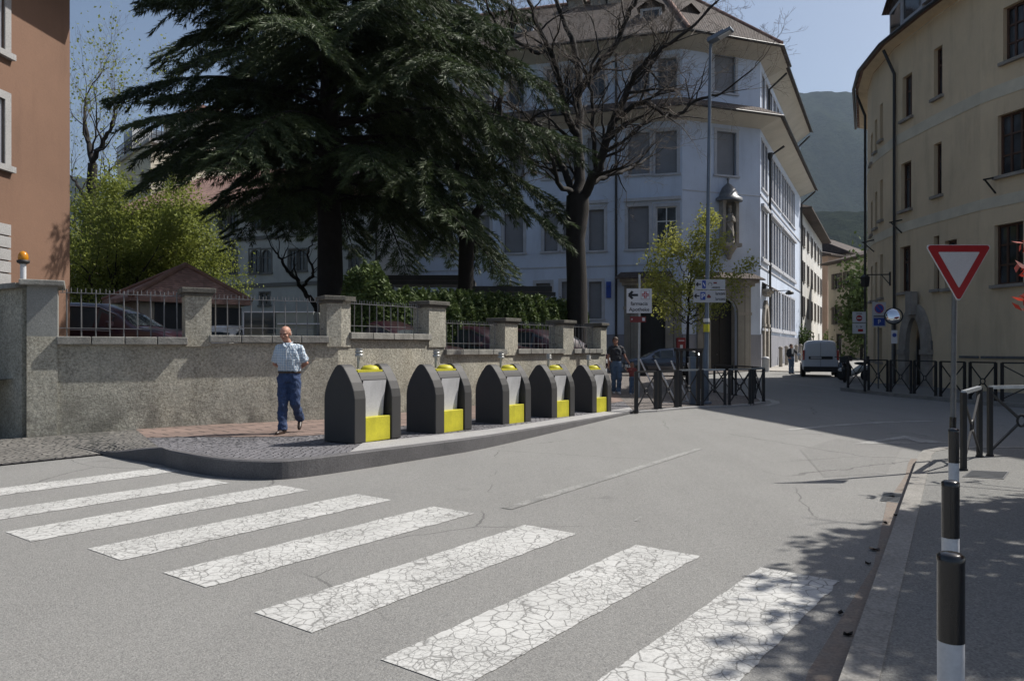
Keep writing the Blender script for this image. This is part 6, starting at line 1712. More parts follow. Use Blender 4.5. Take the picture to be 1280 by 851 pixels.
# ================================================================ VEHICLES
def car(name, label, cat, loc, rz, st, paint, W, wheels, wr=.33, glass_idx=None, group=None, lights=True, van=False, chrome=False):
    """st: stations rear->front (x, z_bottom, z_belt, z_roof, wbelt, wroof)"""
    r = empty(name, loc, label, cat, group, rz)
    mb = MB(); rings = []
    for x, zb, zs, zr, wb, wf in st:
        h = zs - zb
        half = [(0, zb), (wb * .86, zb), (wb * .97, zb + h * .18), (wb, zb + h * .5), (wb * .975, zb + h * .85), (wb * .93, zs), (wf + (wb * .93 - wf) * .1, zs + (zr - zs) * .86), (wf * .86, zr - (zr - zs) * .02 - .005), (wf * .45, zr + .012), (0, zr + .018)]
        rings.append([(x, y, z) for y, z in half] + [(x, -y, z) for y, z in reversed(half[1:-1])])
    n = len(rings[0]); vs = [p for q in rings for p in q]
    fs = [(i * n + k, i * n + (k + 1) % n, (i + 1) * n + (k + 1) % n, (i + 1) * n + k) for i in range(len(rings) - 1) for k in range(n)]
    mb.add(vs, fs, True)
    c0 = len(mb.v)
    mb.add(rings[0], [tuple(range(n))]); mb.add(rings[-1], [tuple(reversed(range(n)))])
    bd = mb.build('body', M[paint], r, local=True)
    sgl = MB(); V_ = [Vector(p) for p in vs]
    def inset(q, ku, off):
        c = sum(q, Vector()) / len(q); nn = (q[1] - q[0]).cross(q[2] - q[1])
        if nn.length < 1e-9: nn = (q[2] - q[1]).cross(q[3] - q[2])
        nn.normalize()
        if nn.dot(c - Vector((c.x * .6, 0, .7))) < 0: nn = -nn
        return [c + (p - c) * ku + nn * off for p in q]
    for i0, i1, kind in (glass_idx or []):
        if kind == 'side':
            for sg in (0, 1):
                k0, k1 = (5, 6) if sg == 0 else (n - 5, n - 6)
                q = [V_[i0 * n + k0], V_[i1 * n + k0], V_[i1 * n + k1], V_[i0 * n + k1]]
                sgl.add(inset(q, .90, .012), [(0, 1, 2, 3)])
                if chrome:
                    pass
        else:
            ks = [6, 7, 8, 9, 10, 11, 12]
            A = [V_[i0 * n + k] for k in ks]; B_ = [V_[i1 * n + k] for k in ks]
            cc = sum(A + B_, Vector()) / 14; nn = (B_[3] - A[3]).cross(Vector((0, 1, 0))); nn.normalize()
            if nn.z < 0 and abs(nn.z) > .2: nn = -nn
            if kind == 'rear' and nn.x > 0: nn = -nn
            if kind == 'front' and nn.x < 0: nn = -nn
            A = [cc + (p - cc) * .9 + nn * .012 for p in A]; B_ = [cc + (p - cc) * .9 + nn * .012 for p in B_]
            sgl.add(A + B_, [(k, k + 1, 8 + k, 7 + k) for k in range(6)])
    if sgl.v: sgl.build('window', M['carglass'], bd, local=True)
    if chrome:
        mb = MB()
        for sg in (1, -1):
            gi = [g for g in glass_idx if g[2] == 'side']; a, b = gi[0][0], gi[-1][1]
            lo = [Vector((V_[i * n + 5].x, sg * (V_[i * n + 5].y + .012), V_[i * n + 5].z)) for i in range(a, b + 1)]
            mb.tube(lo, .014, 5); hi = [Vector((V_[i * n + 6].x, sg * (V_[i * n + 6].y + .01), V_[i * n + 6].z)) for i in range(a, b + 1)]; mb.tube(hi, .012, 5)
        mb.build('chrome_trim', M['chrome'], bd, local=True)
    x0, x1 = st[0][0], st[-1][0]
    for wx in wheels:
        for sg in (1, -1):
            y = sg * (W - .10)
            mb = MB(); prof = [(wr * .62, -.11), (wr * .94, -.11), (wr, -.07), (wr, .07), (wr * .94, .11), (wr * .62, .11)]
            m_ = MB(); m_.lathe(prof, (0, 0, 0), 20); mb.add([(wx + p[0], y + p[2], wr + p[1]) for p in m_.v], m_.f, True); wh = mb.build('wheel', M['rubber'], r, local=True)
            m_ = MB(); m_.lathe([(wr * .62, .0), (wr * .6, .1), (wr * .5, .085), (wr * .12, .1), (.02, .1)], (0, 0, 0), 20); mb = MB(); mb.add([(wx + p[0], y + sg * p[2], wr + p[1]) for p in m_.v], m_.f, True); mb.build('rim', M['galv'], wh, local=True)
            m_ = MB(); m_.lathe([(wr * 1.14, -.02), (wr * 1.14, .012)], (0, 0, 0), 24); mb = MB(); mb.add([(wx + p[0], sg * (W - .0) + p[2] * sg - sg * .0, wr + p[1]) for p in m_.v], m_.f); 
            if not van or True: mb.build('wheel_arch', M['plastic'], bd, local=True)
    if lights:
        zs = st[-1][2]
        for sg in (1, -1):
            mb = MB(); mb.box((x1 - .16, sg * W * .72, zs - .10), (.34, W * .34, .15), rz=-sg * .35); mb.build('headlight', M['lamp_glass'], r, local=True, bevel=.03)
            if not van:
                mb = MB(); mb.box((x0 + .05, sg * W * .78, st[0][2] - .12), (.22, W * .3, .18), rz=sg * .3); mb.build('tail_light', M['taillight'], r, local=True, bevel=.03)
        mb = MB(); mb.box((x1 + .0, 0, .62), (.05, W * .9, .14)); mb.build('grille', M['plastic'], r, local=True)
    for sg in (1, -1):
        i = glass_idx[-1][0] if glass_idx else -2
        xm = st[-3][0] - .1 if van else [s for s in st if s[3] - s[2] > .25][-1][0] + .05
        mb = MB(); mb.box((xm, sg * (W + .08), st[2][2] + .08), (.12, .2, .14)); mb.build('mirror', M[paint], r, local=True, bevel=.03)
    return r
SUV = [(-2.28, .45, .85, .92, .78, .7), (-2.22, .32, 1.02, 1.12, .86, .70), (-2.02, .28, 1.06, 1.56, .91, .62), (-1.5, .26, 1.05, 1.66, .92, .64), (-.6, .25, 1.02, 1.70, .93, .65), (.25, .25, 1.0, 1.66, .93, .63), (.7, .25, .98, 1.44, .93, .62), (1.18, .25, .97, 1.10, .92, .72), (1.75, .26, .93, 1.02, .91, .74), (2.1, .3, .86, .92, .86, .68), (2.3, .42, .72, .76, .74, .6)]
gS = [(2, 3, 'side'), (3, 4, 'side'), (4, 5, 'side'), (5, 6, 'side'), (1, 2, 'rear'), (6, 7, 'front')]
HAT = [(-2.0, .42, .8, .86, .74, .68), (-1.95, .3, .93, 1.0, .82, .68), (-1.7, .26, .95, 1.25, .85, .6), (-1.2, .25, .94, 1.42, .86, .6), (-.4, .24, .92, 1.46, .87, .61), (.3, .24, .9, 1.40, .87, .6), (.62, .24, .89, 1.24, .87, .6), (1.15, .24, .87, .98, .86, .68), (1.65, .25, .82, .9, .85, .68), (1.95, .3, .74, .8, .78, .6), (2.08, .4, .62, .66, .66, .52)]
gH = [(2, 3, 'side'), (3, 4, 'side'), (4, 5, 'side'), (5, 6, 'side'), (1, 2, 'rear'), (6, 7, 'front')]
# dark red SUVs nose-in to the wall; seen through the openings
wd = Vector((.806, .591)) * 0  # unused
def park(loc, ang, label, group='dark red cars parked nose-in behind the wall', first=[None]):
    if first[0] is None:
        first[0] = car('parked_car', label, 'car', (*loc, CY), ang, SUV, 'carred', .93, (-1.38, 1.35), .34, gS, group, chrome=True); return first[0]
    o = copy_tree(first[0]); o.location = (*loc, CY); o.rotation_euler = (0, 0, ang); o['label'] = label; o['group'] = group
    return o
first_car = park((-10.15, 18.75), R(-6), 'dark red parked car with chrome window line in the leftmost wall opening')
first_car.location.z = .9
WN = Vector((.806, -.591)); WD = Vector((.591, .806))
for s_, dd_, zz, lab in ((5.2, 3.0, .5, 'dark red parked car seen low in the third wall opening from the left'), (8.9, 3.0, .45, 'dark red parked car behind the fourth wall opening, just right of the stepped pier'),
                     (12.0, 3.0, .43, 'dark red parked car behind the fifth wall opening from the left')):
    p = WL[1] + WD * (s_ - 1.0) - WN * dd_; o = park((p.x, p.y), math.atan2(WN.y, WN.x) + R(6), lab); o.location.z = zz
o = park((1.5, 27.4), R(38), 'dark red parked car behind the narrow last wall opening'); o.location.z = .43
wc = car('parked_car', 'white parked car low behind the second wall opening beside the gatehouse', 'car', (at(264, 0, 20.6).x, 21.3, .68), R(-90), HAT, 'carsilver', .87, (-1.25, 1.28), .31, gH)
# trailer with dark window behind opening two
tx = at(360, 408, 19.2)
tl_ = empty('site_trailer', (tx.x, 19.6, CY), 'pale green trailer with a dark framed window behind the second wall opening', 'trailer')
x0, x1 = at(304, 0, 19).x, at(392, 0, 19).x; zt = at(0, 389, 19).z
mb = MB(); mb.box(((x0 + x1) / 2, 20, (CY + .35 + zt) / 2), (x1 - x0, 2, zt - CY - .35)); mb.build('body', mat('pale grey green trailer', (.25, .27, .24), .6, .2, 2), tl_, bevel=.03)
mb = MB(); mb.box(((x0 + at(344, 0, 19).x) / 2 + .02, 18.985, zt - .30), (.80, .03, .55)); fr_ = mb.build('window', M['carglass'], tl_)
mb = MB(); mb.box(((x0 + x1) / 2, 18.97, zt - .02), (x1 - x0 + .04, .04, .03)); mb.box((x1 - .35, 18.95, zt - .32), (1.1, .05, .03)); mb.box((x0 + .02, 18.97, zt - .3), (.03, .04, .6)); mb.build('frame', M['white_gloss'], tl_)
for xw in (x0 + .4, x1 - .4):
    mb = MB(); mb.tube([(xw, 19.1, CY + .28), (xw, 19.35, CY + .28)], .28, 14); mb.build('wheel', M['rubber'], tl_)
# dark blue hatchback on the square in front of the blue building
car('parked_car', 'dark blue hatchback standing in the shade before the left stone portal', 'car', (at(832, 0, 39).x, 39.5, .05), R(200 - 22), HAT, 'carblue', .87, (-1.25, 1.28), .31, gH)
# white van seen from behind
VAN = [(-2.15, .35, 1.0, 1.72, .80, .66), (-2.12, .28, 1.05, 1.84, .86, .70), (-1.6, .26, 1.06, 1.90, .90, .72), (-.4, .25, 1.05, 1.90, .91, .73), (.6, .25, 1.02, 1.84, .91, .72), (.95, .25, 1.0, 1.60, .9, .68), (1.4, .25, .98, 1.14, .89, .72), (1.85, .28, .9, .98, .86, .68), (2.08, .4, .72, .78, .74, .6)]
van = car('parked_van', 'white panel van parked in the street, seen from behind', 'van', (at(1025.5, 0, 38.5).x + .78, 40.6, .0), R(90 - 20), VAN, 'carwhite', .91, (-1.4, 1.3), .33, [(4, 5, 'side'), (5, 6, 'front')], van=True)
mb = MB(); mb.box((-2.17, 0, .42), (.12, 1.66, .26)); mb.build('rear_bumper', M['plastic'], van, local=True, bevel=.03)
mb = MB(); mb.box((-2.175, 0, 1.0), (.03, 1.15, .15)); pt_ = mb.build('plate_recess', M['plastic'], van, local=True)
mb = MB(); mb.box((-2.195, .22, 1.0), (.012, .52, .10)); mb.build('number_plate', M['grey_sign'], pt_, local=True)
mb = MB(); mb.box((-2.16, 0, 1.16), (.012, .012, 1.25)); mb.build('door_gap', M['plastic'], van, local=True)
for sg in (1, -1):
    mb = MB(); mb.box((-2.10, sg * .82, 1.14), (.14, .11, .52)); mb.build('tail_light', M['taillight'], van, local=True, bevel=.02)
# scooters
def scooter(x, y, rz, label, paint):
    r = empty('scooter', (x, y, .0), label, 'scooter', 'scooters parked right of the van', rz)
    mb = MB()
    for wx in (-.62, .62):
        m_ = MB(); m_.lathe([(.15, -.05), (.24, -.05), (.26, 0), (.24, .05), (.15, .05)], (0, 0, 0), 16); mb = MB(); mb.add([(wx + p[0], p[2], .26 + p[1]) for p in m_.v], m_.f, True); mb.build('wheel', M['rubber'], r, local=True)
    mb = MB(); mb.tube([(-.8, 0, .62), (-.4, 0, .6), (-.1, 0, .42), (.15, 0, .3), (.35, 0, .36)], [.08, .17, .16, .12, .08], 10); mb.tube([(.3, 0, .3), (.42, 0, .6), (.38, 0, .95)], [.16, .17, .07], 10); mb.ell((.62, 0, .48), (.2, .09, .1)); mb.build('body', M[paint], r, local=True)
    mb = MB(); mb.ell((-.38, 0, .80), (.36, .14, .07)); mb.build('seat', M['plastic'], r, local=True)
    mb = MB(); mb.tube([(.38, 0, .9), (.36, 0, 1.03)], .03, 6); mb.tube([(.3, -.34, 1.06), (.38, 0, 1.02), (.3, .34, 1.06)], .022, 6); mb.tube([(.62, 0, .26), (.5, 0, .6)], .03, 6); mb.build('handlebar', M['plastic'], r, local=True)
    mb = MB(); mb.ell((.5, 0, .95), (.06, .08, .07)); mb.build('headlight', M['lamp_glass'], r, local=True)
    mb = MB(); mb.tube([(-.3, .0, .6), (-.75, 0, .9)], .03, 5); mb.box((-.78, 0, 1.0), (.3, .34, .26)); mb.build('top_box', M['plastic'], r, local=True, bevel=.04)
scooter(at(1058, 0, 33).x, 33, R(60), 'dark scooter nearest the van, under the no entry sign', 'plastic')
scooter(at(1072, 0, 34).x, 34.4, R(120), 'pale scooter on the right beside the cream building wall', 'carsilver')
scooter(at(1066, 0, 36).x, 37, R(80), 'farther dark scooter behind the pale one', 'carblue')
# small pale rubbish bin at street corner and bollards by the street front
cx = at(957, 462, 45.5)
mb = MB(); mb.lathe([(.2, 0), (.22, .1), (.22, .75), (.26, .8), (.2, .9), (.05, .95)], (cx.x, 45.5, .05), 12); tag(mb.build('litter_bin', M['grey_sign']), 'small pale litter bin at the corner of the blue building', 'litter bin')
for i in range(5):
    p = KC + SD * (5 + i * 3.2) + Vector((.893, -.451)) * .6; mb = MB(); mb.tube([(p.x, p.y, gz(0, p.y)), (p.x, p.y, gz(0, p.y) + 1.3)], .13, 8); mb.lathe([(.17, 1.3), (.17, 1.36), (.06, 1.45)], (p.x, p.y, gz(0, p.y)), 8)
    tag(mb.build('street_bollard', M['stone']), 'stone bollard against the sunlit street front, %s from the corner' % ORD[i], 'bollard', 'stone bollards along the sunlit street front')
# plants in pots at the street end
for i, (px, py, Y) in enumerate([(1004, 441, 67), (1038, 432, 84)]):
    p = at(px, py, Y); r = empty('potted_shrub', (p.x, Y, gz(0, Y)), ['green potted shrub at the far corner of the white house', 'dark green shrub at the foot of the far houses'][i], 'shrub')
    mb = MB(); mb.lathe([(.3, 0), (.4, .6), (.42, .62)], (p.x, Y, gz(0, Y)), 10); mb.build('pot', M['stone'], r)
    g = np.random.default_rng(i); n_ = 500; c_ = g.normal(size=(n_, 3)) * np.array([.4, .4, .6]) + np.array([p.x, Y, gz(0, Y) + 1.5]); arr_mesh('foliage', leaf_quads(c_, .2, g), 4, M['hedge'], r, (p.x, Y, gz(0, Y)))
p = at(1076, 372, 68); r = empty('ivy_bush', (p.x, 66, .5), 'dark climbing bush on the lower cream house above the no entry sign', 'shrub')
g = np.random.default_rng(9); n_ = 2600; c_ = g.normal(size=(n_, 3)) * np.array([.7, 1.2, 2.0]) + np.array([at(1077, 0, 68).x, 68, 5.2]); arr_mesh('foliage', leaf_quads(c_, .3, g), 4, M['hedge'], r, (p.x, 66, .5))
mb = MB(); mb.tube([(at(1077, 0, 68).x, 68, .4), (at(1077, 0, 68).x, 68, 4.5)], [.15, .08], 6); mb.build('trunk', M['bark'], r)

# ================================================================ PEOPLE
def capsule(mb, a, b, ra, rb, n=14):
    a, b = Vector(a), Vector(b); d = (b - a)
    pts = []; rs = []
    L = d.length; d = d.normalized() if L > 1e-6 else Vector((0, 0, 1))
    for k in range(4):
        t = PI / 2 * (k / 4); pts.append(a - d * ra * math.cos(t)); rs.append(max(1e-3, ra * math.sin(t)))
    for k in range(5):
        t = PI / 2 * (k / 4); pts.append(b + d * rb * math.sin(t)); rs.append(max(1e-3, rb * math.cos(t)))
    mb.tube(pts, rs, n)
def loft(mb, rings, n=20, cap=True):
    vs = []
    for c, rx, ry, yaw in rings:
        for k in range(n):
            a = 2 * PI * k / n; x, y = rx * math.cos(a), ry * math.sin(a)
            vs.append((c[0] + x * math.cos(yaw) - y * math.sin(yaw), c[1] + x * math.sin(yaw) + y * math.cos(yaw), c[2]))
    fs = [(i * n + k, i * n + (k + 1) % n, (i + 1) * n + (k + 1) % n, (i + 1) * n + k) for i in range(len(rings) - 1) for k in range(n)]
    mb.add(vs, fs, True)
    if cap: mb.add(vs[:n], [tuple(reversed(range(n)))]); mb.add(vs[-n:], [tuple(range(n))])
def folds():
    t = bpy.data.textures.get('folds')
    if not t:
        t = bpy.data.textures.new('folds', 'CLOUDS'); t.noise_scale = .09; t.noise_depth = 2
    return t
def remesh(mb, name, m, parent, voxel=.012, smooth=3, disp=0):
    o = bpy.data.objects.new('tmp', mb.mesh('tmp', m)); COL.objects.link(o)
    r = o.modifiers.new('r', 'REMESH'); r.mode = 'VOXEL'; r.voxel_size = voxel; r.use_smooth_shade = True
    if smooth: s_ = o.modifiers.new('s', 'SMOOTH'); s_.iterations = smooth; s_.factor = .5
    if disp:
        d_ = o.modifiers.new('d', 'DISPLACE'); d_.texture = folds(); d_.strength = disp; d_.mid_level = .5
    dg = bpy.context.evaluated_depsgraph_get(); dg.update()
    me = bpy.data.meshes.new_from_object(o.evaluated_get(dg)); bpy.data.objects.remove(o)
    me.materials.clear(); me.materials.append(m)
    ob = bpy.data.objects.new(name, me); COL.objects.link(ob); ob.parent = parent
    return ob
def hand(mb, wr_, d, pn, k=1.0, curl=.5, side=1):
    """wr_: wrist; d: direction of the hand; pn: palm normal; five separate curled fingers"""
    wr_, d, pn = Vector(wr_), Vector(d).normalized(), Vector(pn); pn = (pn - d * pn.dot(d)).normalized(); sd_ = d.cross(pn) * side
    for j in range(4):
        o = (j - 1.5) * .019 * k
        capsule(mb, wr_ + sd_ * o * .5, wr_ + d * .085 * k + sd_ * o, .015 * k, .012 * k, 8)
        L = [.066, .075, .070, .055][j] * k; p = wr_ + d * .088 * k + sd_ * o * 1.15; dd = d.copy(); fr_ = .0085 * k
        for q, f in enumerate((.45, .32, .23)):
            dd = (dd * math.cos(curl * (.6 + .3 * q)) + pn * math.sin(curl * (.6 + .3 * q))).normalized()
            p2 = p + dd * L * f; capsule(mb, p, p2, fr_ * (1 - .08 * q), fr_ * (.92 - .08 * q), 8); p = p2
    p = wr_ + d * .025 * k - sd_ * .022 * k; td = (d * .75 - sd_ * .65 + pn * .25).normalized()
    p2 = p + td * .038 * k; capsule(mb, p, p2, .013 * k, .0105 * k, 8); td2 = (td + pn * .3 + d * .4).normalized(); capsule(mb, p2, p2 + td2 * .028 * k, .0105 * k, .009 * k, 8)
def head_parts(parent, c, s_, yaw, pitch, hair, bald=False, k=1.0):
    """returns function adding the head to a body mesh; adds eyes, brows, lips, hair as children. c: centre of head"""
    Mx = Matrix.Translation(c) @ Matrix.Rotation(yaw, 4, 'Z') @ Matrix.Rotation(pitch, 4, 'X') @ Matrix.Scale(s_, 4)
    T = lambda p: Mx @ Vector(p)
    Rm = (Matrix.Rotation(yaw, 3, 'Z') @ Matrix.Rotation(pitch, 3, 'X'))
    # face looks towards -Y locally; head height .23, width .155
    def build(mb):
        mb.ell(T((0, .012, .028)), (.077 * s_, .096 * s_, .088 * s_), 20, 14, Rm)
        mb.ell(T((0, -.012, -.035)), (.062 * s_, .076 * s_, .080 * s_), 18, 12, Rm)
        mb.ell(T((0, -.048, -.088)), (.032 * s_, .032 * s_, .025 * s_), 12, 8, Rm)
        capsule(mb, T((0, -.083, .012)), T((0, -.103, -.022)), .010 * s_, .0145 * s_, 10)
        for sx in (-1, 1):
            mb.ell(T((sx * .012, -.096, -.026)), (.010 * s_, .011 * s_, .008 * s_), 8, 6, Rm)
            mb.ell(T((sx * .080, .010, -.005)), (.010 * s_, .019 * s_, .033 * s_), 10, 8, Rm)
            mb.ell(T((sx * .034, -.074, .028)), (.026 * s_, .014 * s_, .009 * s_), 10, 6, Rm)
            mb.ell(T((sx * .045, -.052, -.025)), (.024 * s_, .026 * s_, .022 * s_), 10, 6, Rm)
    def finish():
        for sx in (-1, 1):
            mb = MB(); mb.ell(T((sx * .031, -.083, .010)), (.012 * s_, .007 * s_, .0065 * s_), 10, 6, Rm); mb.build('eye', M['eye'], parent, local=True)
            mb = MB(); mb.tube([T((sx * .014, -.091, .026)), T((sx * .032, -.092, .032)), T((sx * .05, -.080, .026))], .0035 * s_, 5); mb.build('eyebrow', M[hair], parent, local=True)
        mb = MB(); mb.tube([T((-.024, -.082, -.056)), T((0, -.092, -.055)), T((.024, -.082, -.056))], [.003 * s_, .0055 * s_, .003 * s_], 6); mb.build('mouth', M['lips'], parent, local=True)
        mb = MB()
        if bald:
            n_ = 16
            for i in range(n_ - 1):
                for z0, z1, e0, e1 in ((-.045, -.015, .9, 1.0), (-.015, .022, 1.0, .99)):
                    q = []
                    for a_, z_, e_ in ((i, z0, e0), (i + 1, z0, e0), (i + 1, z1, e1), (i, z1, e1)):
                        t = PI * (.03 + .94 * a_ / (n_ - 1)); q.append(T((.083 * e_ * math.cos(t), .012 + .099 * e_ * math.sin(t), z_)))
                    mb.quad(*q)
        else:
            n_, m_ = 20, 8; vs = []
            for i in range(m_ + 1):
                for j in range(n_):
                    t = 2 * PI * j / n_; front = max(0, -math.sin(t))
                    zlow = -.05 + .115 * front ** .5 * 1.0
                    ph_ = i / m_; z_ = zlow + (.128 - zlow) * math.sin(ph_ * PI / 2)
                    rr_ = math.sqrt(max(0.0, 1 - (max(z_ - .028, 0) / .101) ** 2)); vs.append(T((.086 * rr_ * math.cos(t), .014 + .104 * rr_ * math.sin(t), z_)))
            mb.add(vs, [(i * n_ + j, i * n_ + (j + 1) % n_, (i + 1) * n_ + (j + 1) % n_, (i + 1) * n_ + j) for i in range(m_) for j in range(n_)], True)
        h_ = mb.build('hair', M[hair], parent, local=True)
        so_ = h_.modifiers.new('thick', 'SOLIDIFY'); so_.thickness = .006 * s_; so_.offset = 1
    return build, finish
def shoe(mb, ank, d, toe_down=0, k=1.0):
    ank = Vector(ank); d = Vector(d).normalized()
    t = Vector((d.x, d.y, -toe_down)).normalized(); up = Vector((0, 0, 1)); up = (up - t * up.dot(t)).normalized()
    sole = ank - up * .075 * k
    capsule(mb, sole - t * .06 * k + up * .035 * k, sole + t * .02 * k + up * .04 * k, .036 * k, .042 * k)
    capsule(mb, sole + t * .0 * k + up * .035 * k, sole + t * .15 * k + up * .026 * k, .042 * k, .034 * k)
    capsule(mb, sole + t * .15 * k + up * .026 * k, sole + t * .175 * k + up * .024 * k, .034 * k, .028 * k)
    capsule(mb, ank - up * .04 * k, ank + up * .015 * k, .04 * k, .042 * k)
def person(label, loc, rz, J, k, top, legs, shoes, hair, bald=False, headyaw=0, headpitch=0, voxel=.011, belt=True, hands=((.5, 1), (.5, 1)), group=None, sleeve=.55, wbulk=1.0, extra=None):
    """J: joint dict in metres for the figure facing -Y locally"""
    r = empty('person', loc, label, 'person', group, rz)
    V = {a: Vector(b) * k for a, b in J.items() if isinstance(b, tuple)}
    mb = MB()
    hb, hf = head_parts(r, V['head'], k, headyaw, headpitch, hair, bald)
    hb(mb)
    capsule(mb, V['neck'], V['head'] - Vector((0, -.01, .07)) * k, .058 * k, .055 * k)
    tor = [(V['pelvis'] - Vector((0, 0, .06)) * k, .15 * k, .10 * k, 0), (V['pelvis'] + Vector((0, 0, .08)) * k, .155 * k, .105 * k, 0), (V['pelvis'].lerp(V['chest'], .5), .15 * k, .10 * k, 0), (V['chest'], .17 * k, .11 * k, 0), (V['chest'].lerp(V['neck'], .55), .16 * k, .10 * k, 0), (V['neck'] - Vector((0, 0, .01)), .06 * k, .06 * k, 0)]
    loft(mb, tor)
    for s_ in 'LR':
        capsule(mb, V['sh' + s_], V['el' + s_], .045 * k, .036 * k); capsule(mb, V['el' + s_], V['wr' + s_], .038 * k, .026 * k)
        capsule(mb, V['hip' + s_], V['kn' + s_], .075 * k, .05 * k); capsule(mb, V['kn' + s_], V['an' + s_], .05 * k, .036 * k)
    for s_, (curl, sd_) in zip('LR', hands):
        d = V['hd' + s_] - V['wr' + s_]; hand(mb, V['wr' + s_] + d.normalized() * .0, d, J.get('pn' + s_, (0, .2, 0) if s_ == 'L' else (0, .2, 0)), k, curl, sd_)
    remesh(mb, 'body', M['skin'], r, voxel * .62 if voxel < .02 else voxel, 1)
    hf()
    # shirt
    mb = MB(); w_ = wbulk
    loft(mb, [(V['pelvis'] + Vector((0, 0, .065)) * k, .168 * k * w_, .122 * k * w_, 0), (V['pelvis'] + Vector((0, 0, .12)) * k, .178 * k * w_, .135 * k * w_, 0), (V['pelvis'].lerp(V['chest'], .5), .18 * k * w_, .135 * k * w_, 0), (V['chest'], .190 * k, .132 * k, 0),
              (V['chest'].lerp(V['neck'], .55), .178 * k, .112 * k, 0), (V['chest'].lerp(V['neck'], .86), .11 * k, .082 * k, 0), (V['neck'] + Vector((0, 0, .012)) * k, .072 * k, .07 * k, 0)])
    for s_ in 'LR':
        e_ = V['sh' + s_].lerp(V['el' + s_], sleeve / .55 * .86)
        capsule(mb, V['sh' + s_], V['sh' + s_].lerp(V['neck'], .3), .064 * k, .06 * k)
        d = (e_ - V['sh' + s_]).normalized()
        mb.tube([V['sh' + s_] - d * .02, V['sh' + s_].lerp(e_, .5), e_], [.062 * k, .066 * k, .068 * k], 14)
    remesh(mb, 'shirt', M[top], r, voxel, 2, .045 * k)
    # trousers
    mb = MB()
    loft(mb, [(V['pelvis'] - Vector((0, 0, .09)) * k, .15 * k, .115 * k, 0), (V['pelvis'] + Vector((0, 0, .0)) * k, .168 * k, .122 * k, 0), (V['pelvis'] + Vector((0, 0, .08)) * k, .160 * k, .116 * k, 0)])
    for s_ in 'LR':
        mb.tube([V['hip' + s_] + Vector((0, 0, .03)) * k, V['hip' + s_].lerp(V['kn' + s_], .5), V['kn' + s_], V['kn' + s_].lerp(V['an' + s_], .5), V['an' + s_] + (V['an' + s_] - V['kn' + s_]).normalized() * .02 * k], [.098 * k, .092 * k, .076 * k, .068 * k, .070 * k], 16)
    tr = remesh(mb, 'trousers', M[legs], r, voxel, 2, .05 * k)
    if belt:
        mb = MB(); loft(mb, [(V['pelvis'] + Vector((0, 0, .052)) * k, .172 * k * w_, .128 * k * w_, 0), (V['pelvis'] + Vector((0, 0, .085)) * k, .172 * k * w_, .128 * k * w_, 0)], 24); mb.build('belt', M['leather'], tr, local=True)
    for s_ in 'LR':
        mb = MB(); td = J.get('toe' + s_, (0, -1, 0)); shoe(mb, V['an' + s_], td, J.get('td' + s_, 0), k); remesh(mb, 'shoe', M[shoes], r, .010 * max(k, .7), 2)
    if extra: extra(r, V, k)
    return r
# --- the man walking towards the viewer, hands clasped behind his back
def man_extra(r, V, k):
    c = V['neck'] + Vector((0, -.03, .015))
    for sx in (-1, 1):
        mb = MB(); mb.add([c + Vector((0, -.085, -.06)), c + Vector((sx * .055, -.060, .004)), c + Vector((sx * .078, -.0, .02)), c + Vector((sx * .05, -.10, -.055))], [(0, 1, 2, 3)]); o = mb.build('collar', M['shirt'], r, local=True); s_ = o.modifiers.new('t', 'SOLIDIFY'); s_.thickness = .006
    mb = MB()
    p0 = V['neck'] + Vector((0, -.10, -.05)); p1 = V['pelvis'] + Vector((0, -.145, .1)); 
    mb.tube([p0, V['chest'] + Vector((0, -.138, 0)), V['pelvis'].lerp(V['chest'], .5) + Vector((0, -.148, 0)), p1], .006, 6); mb.build('button_placket', M['white_sign'], r, local=True)
    mb = MB(); mb.box(V['chest'] + Vector((.085, -.125, -.02)), (.10, .012, .11), rz=.35); mb.build('shirt_pocket', M['shirt'], r, local=True)
man = dict(head=(-.04, -.05, 1.545), neck=(0, -.01, 1.39), chest=(.0, 0, 1.22), pelvis=(.005, .02, .885),
           shL=(.158, .0, 1.315), elL=(.25, .07, 1.09), wrL=(.10, .19, .99), hdL=(.0, .21, .96), shR=(-.158, .0, 1.315), elR=(-.235, .08, 1.08), wrR=(-.08, .19, .97), hdR=(.03, .2, .95), pnL=(0, -1, 0), pnR=(0, -1, 0),
           hipL=(.085, .02, .83), knL=(.105, -.03, .46), anL=(.12, .22, .22), hipR=(-.08, .02, .83), knR=(-.075, -.06, .46), anR=(-.06, -.13, .085), toeL=(.1, -1, 0), tdL=.9, toeR=(-.25, -1, 0))
mloc = gp(361, 540, .175)
person('balding man in a checked short sleeved shirt and jeans, hands behind his back', (mloc.x, mloc.y, .155 + .0), R(2), man, .995, 'shirt', 'jeans', 'leather', 'hair_grey', bald=True, headyaw=R(-14), headpitch=R(14), voxel=.010, extra=man_extra, wbulk=1.02)
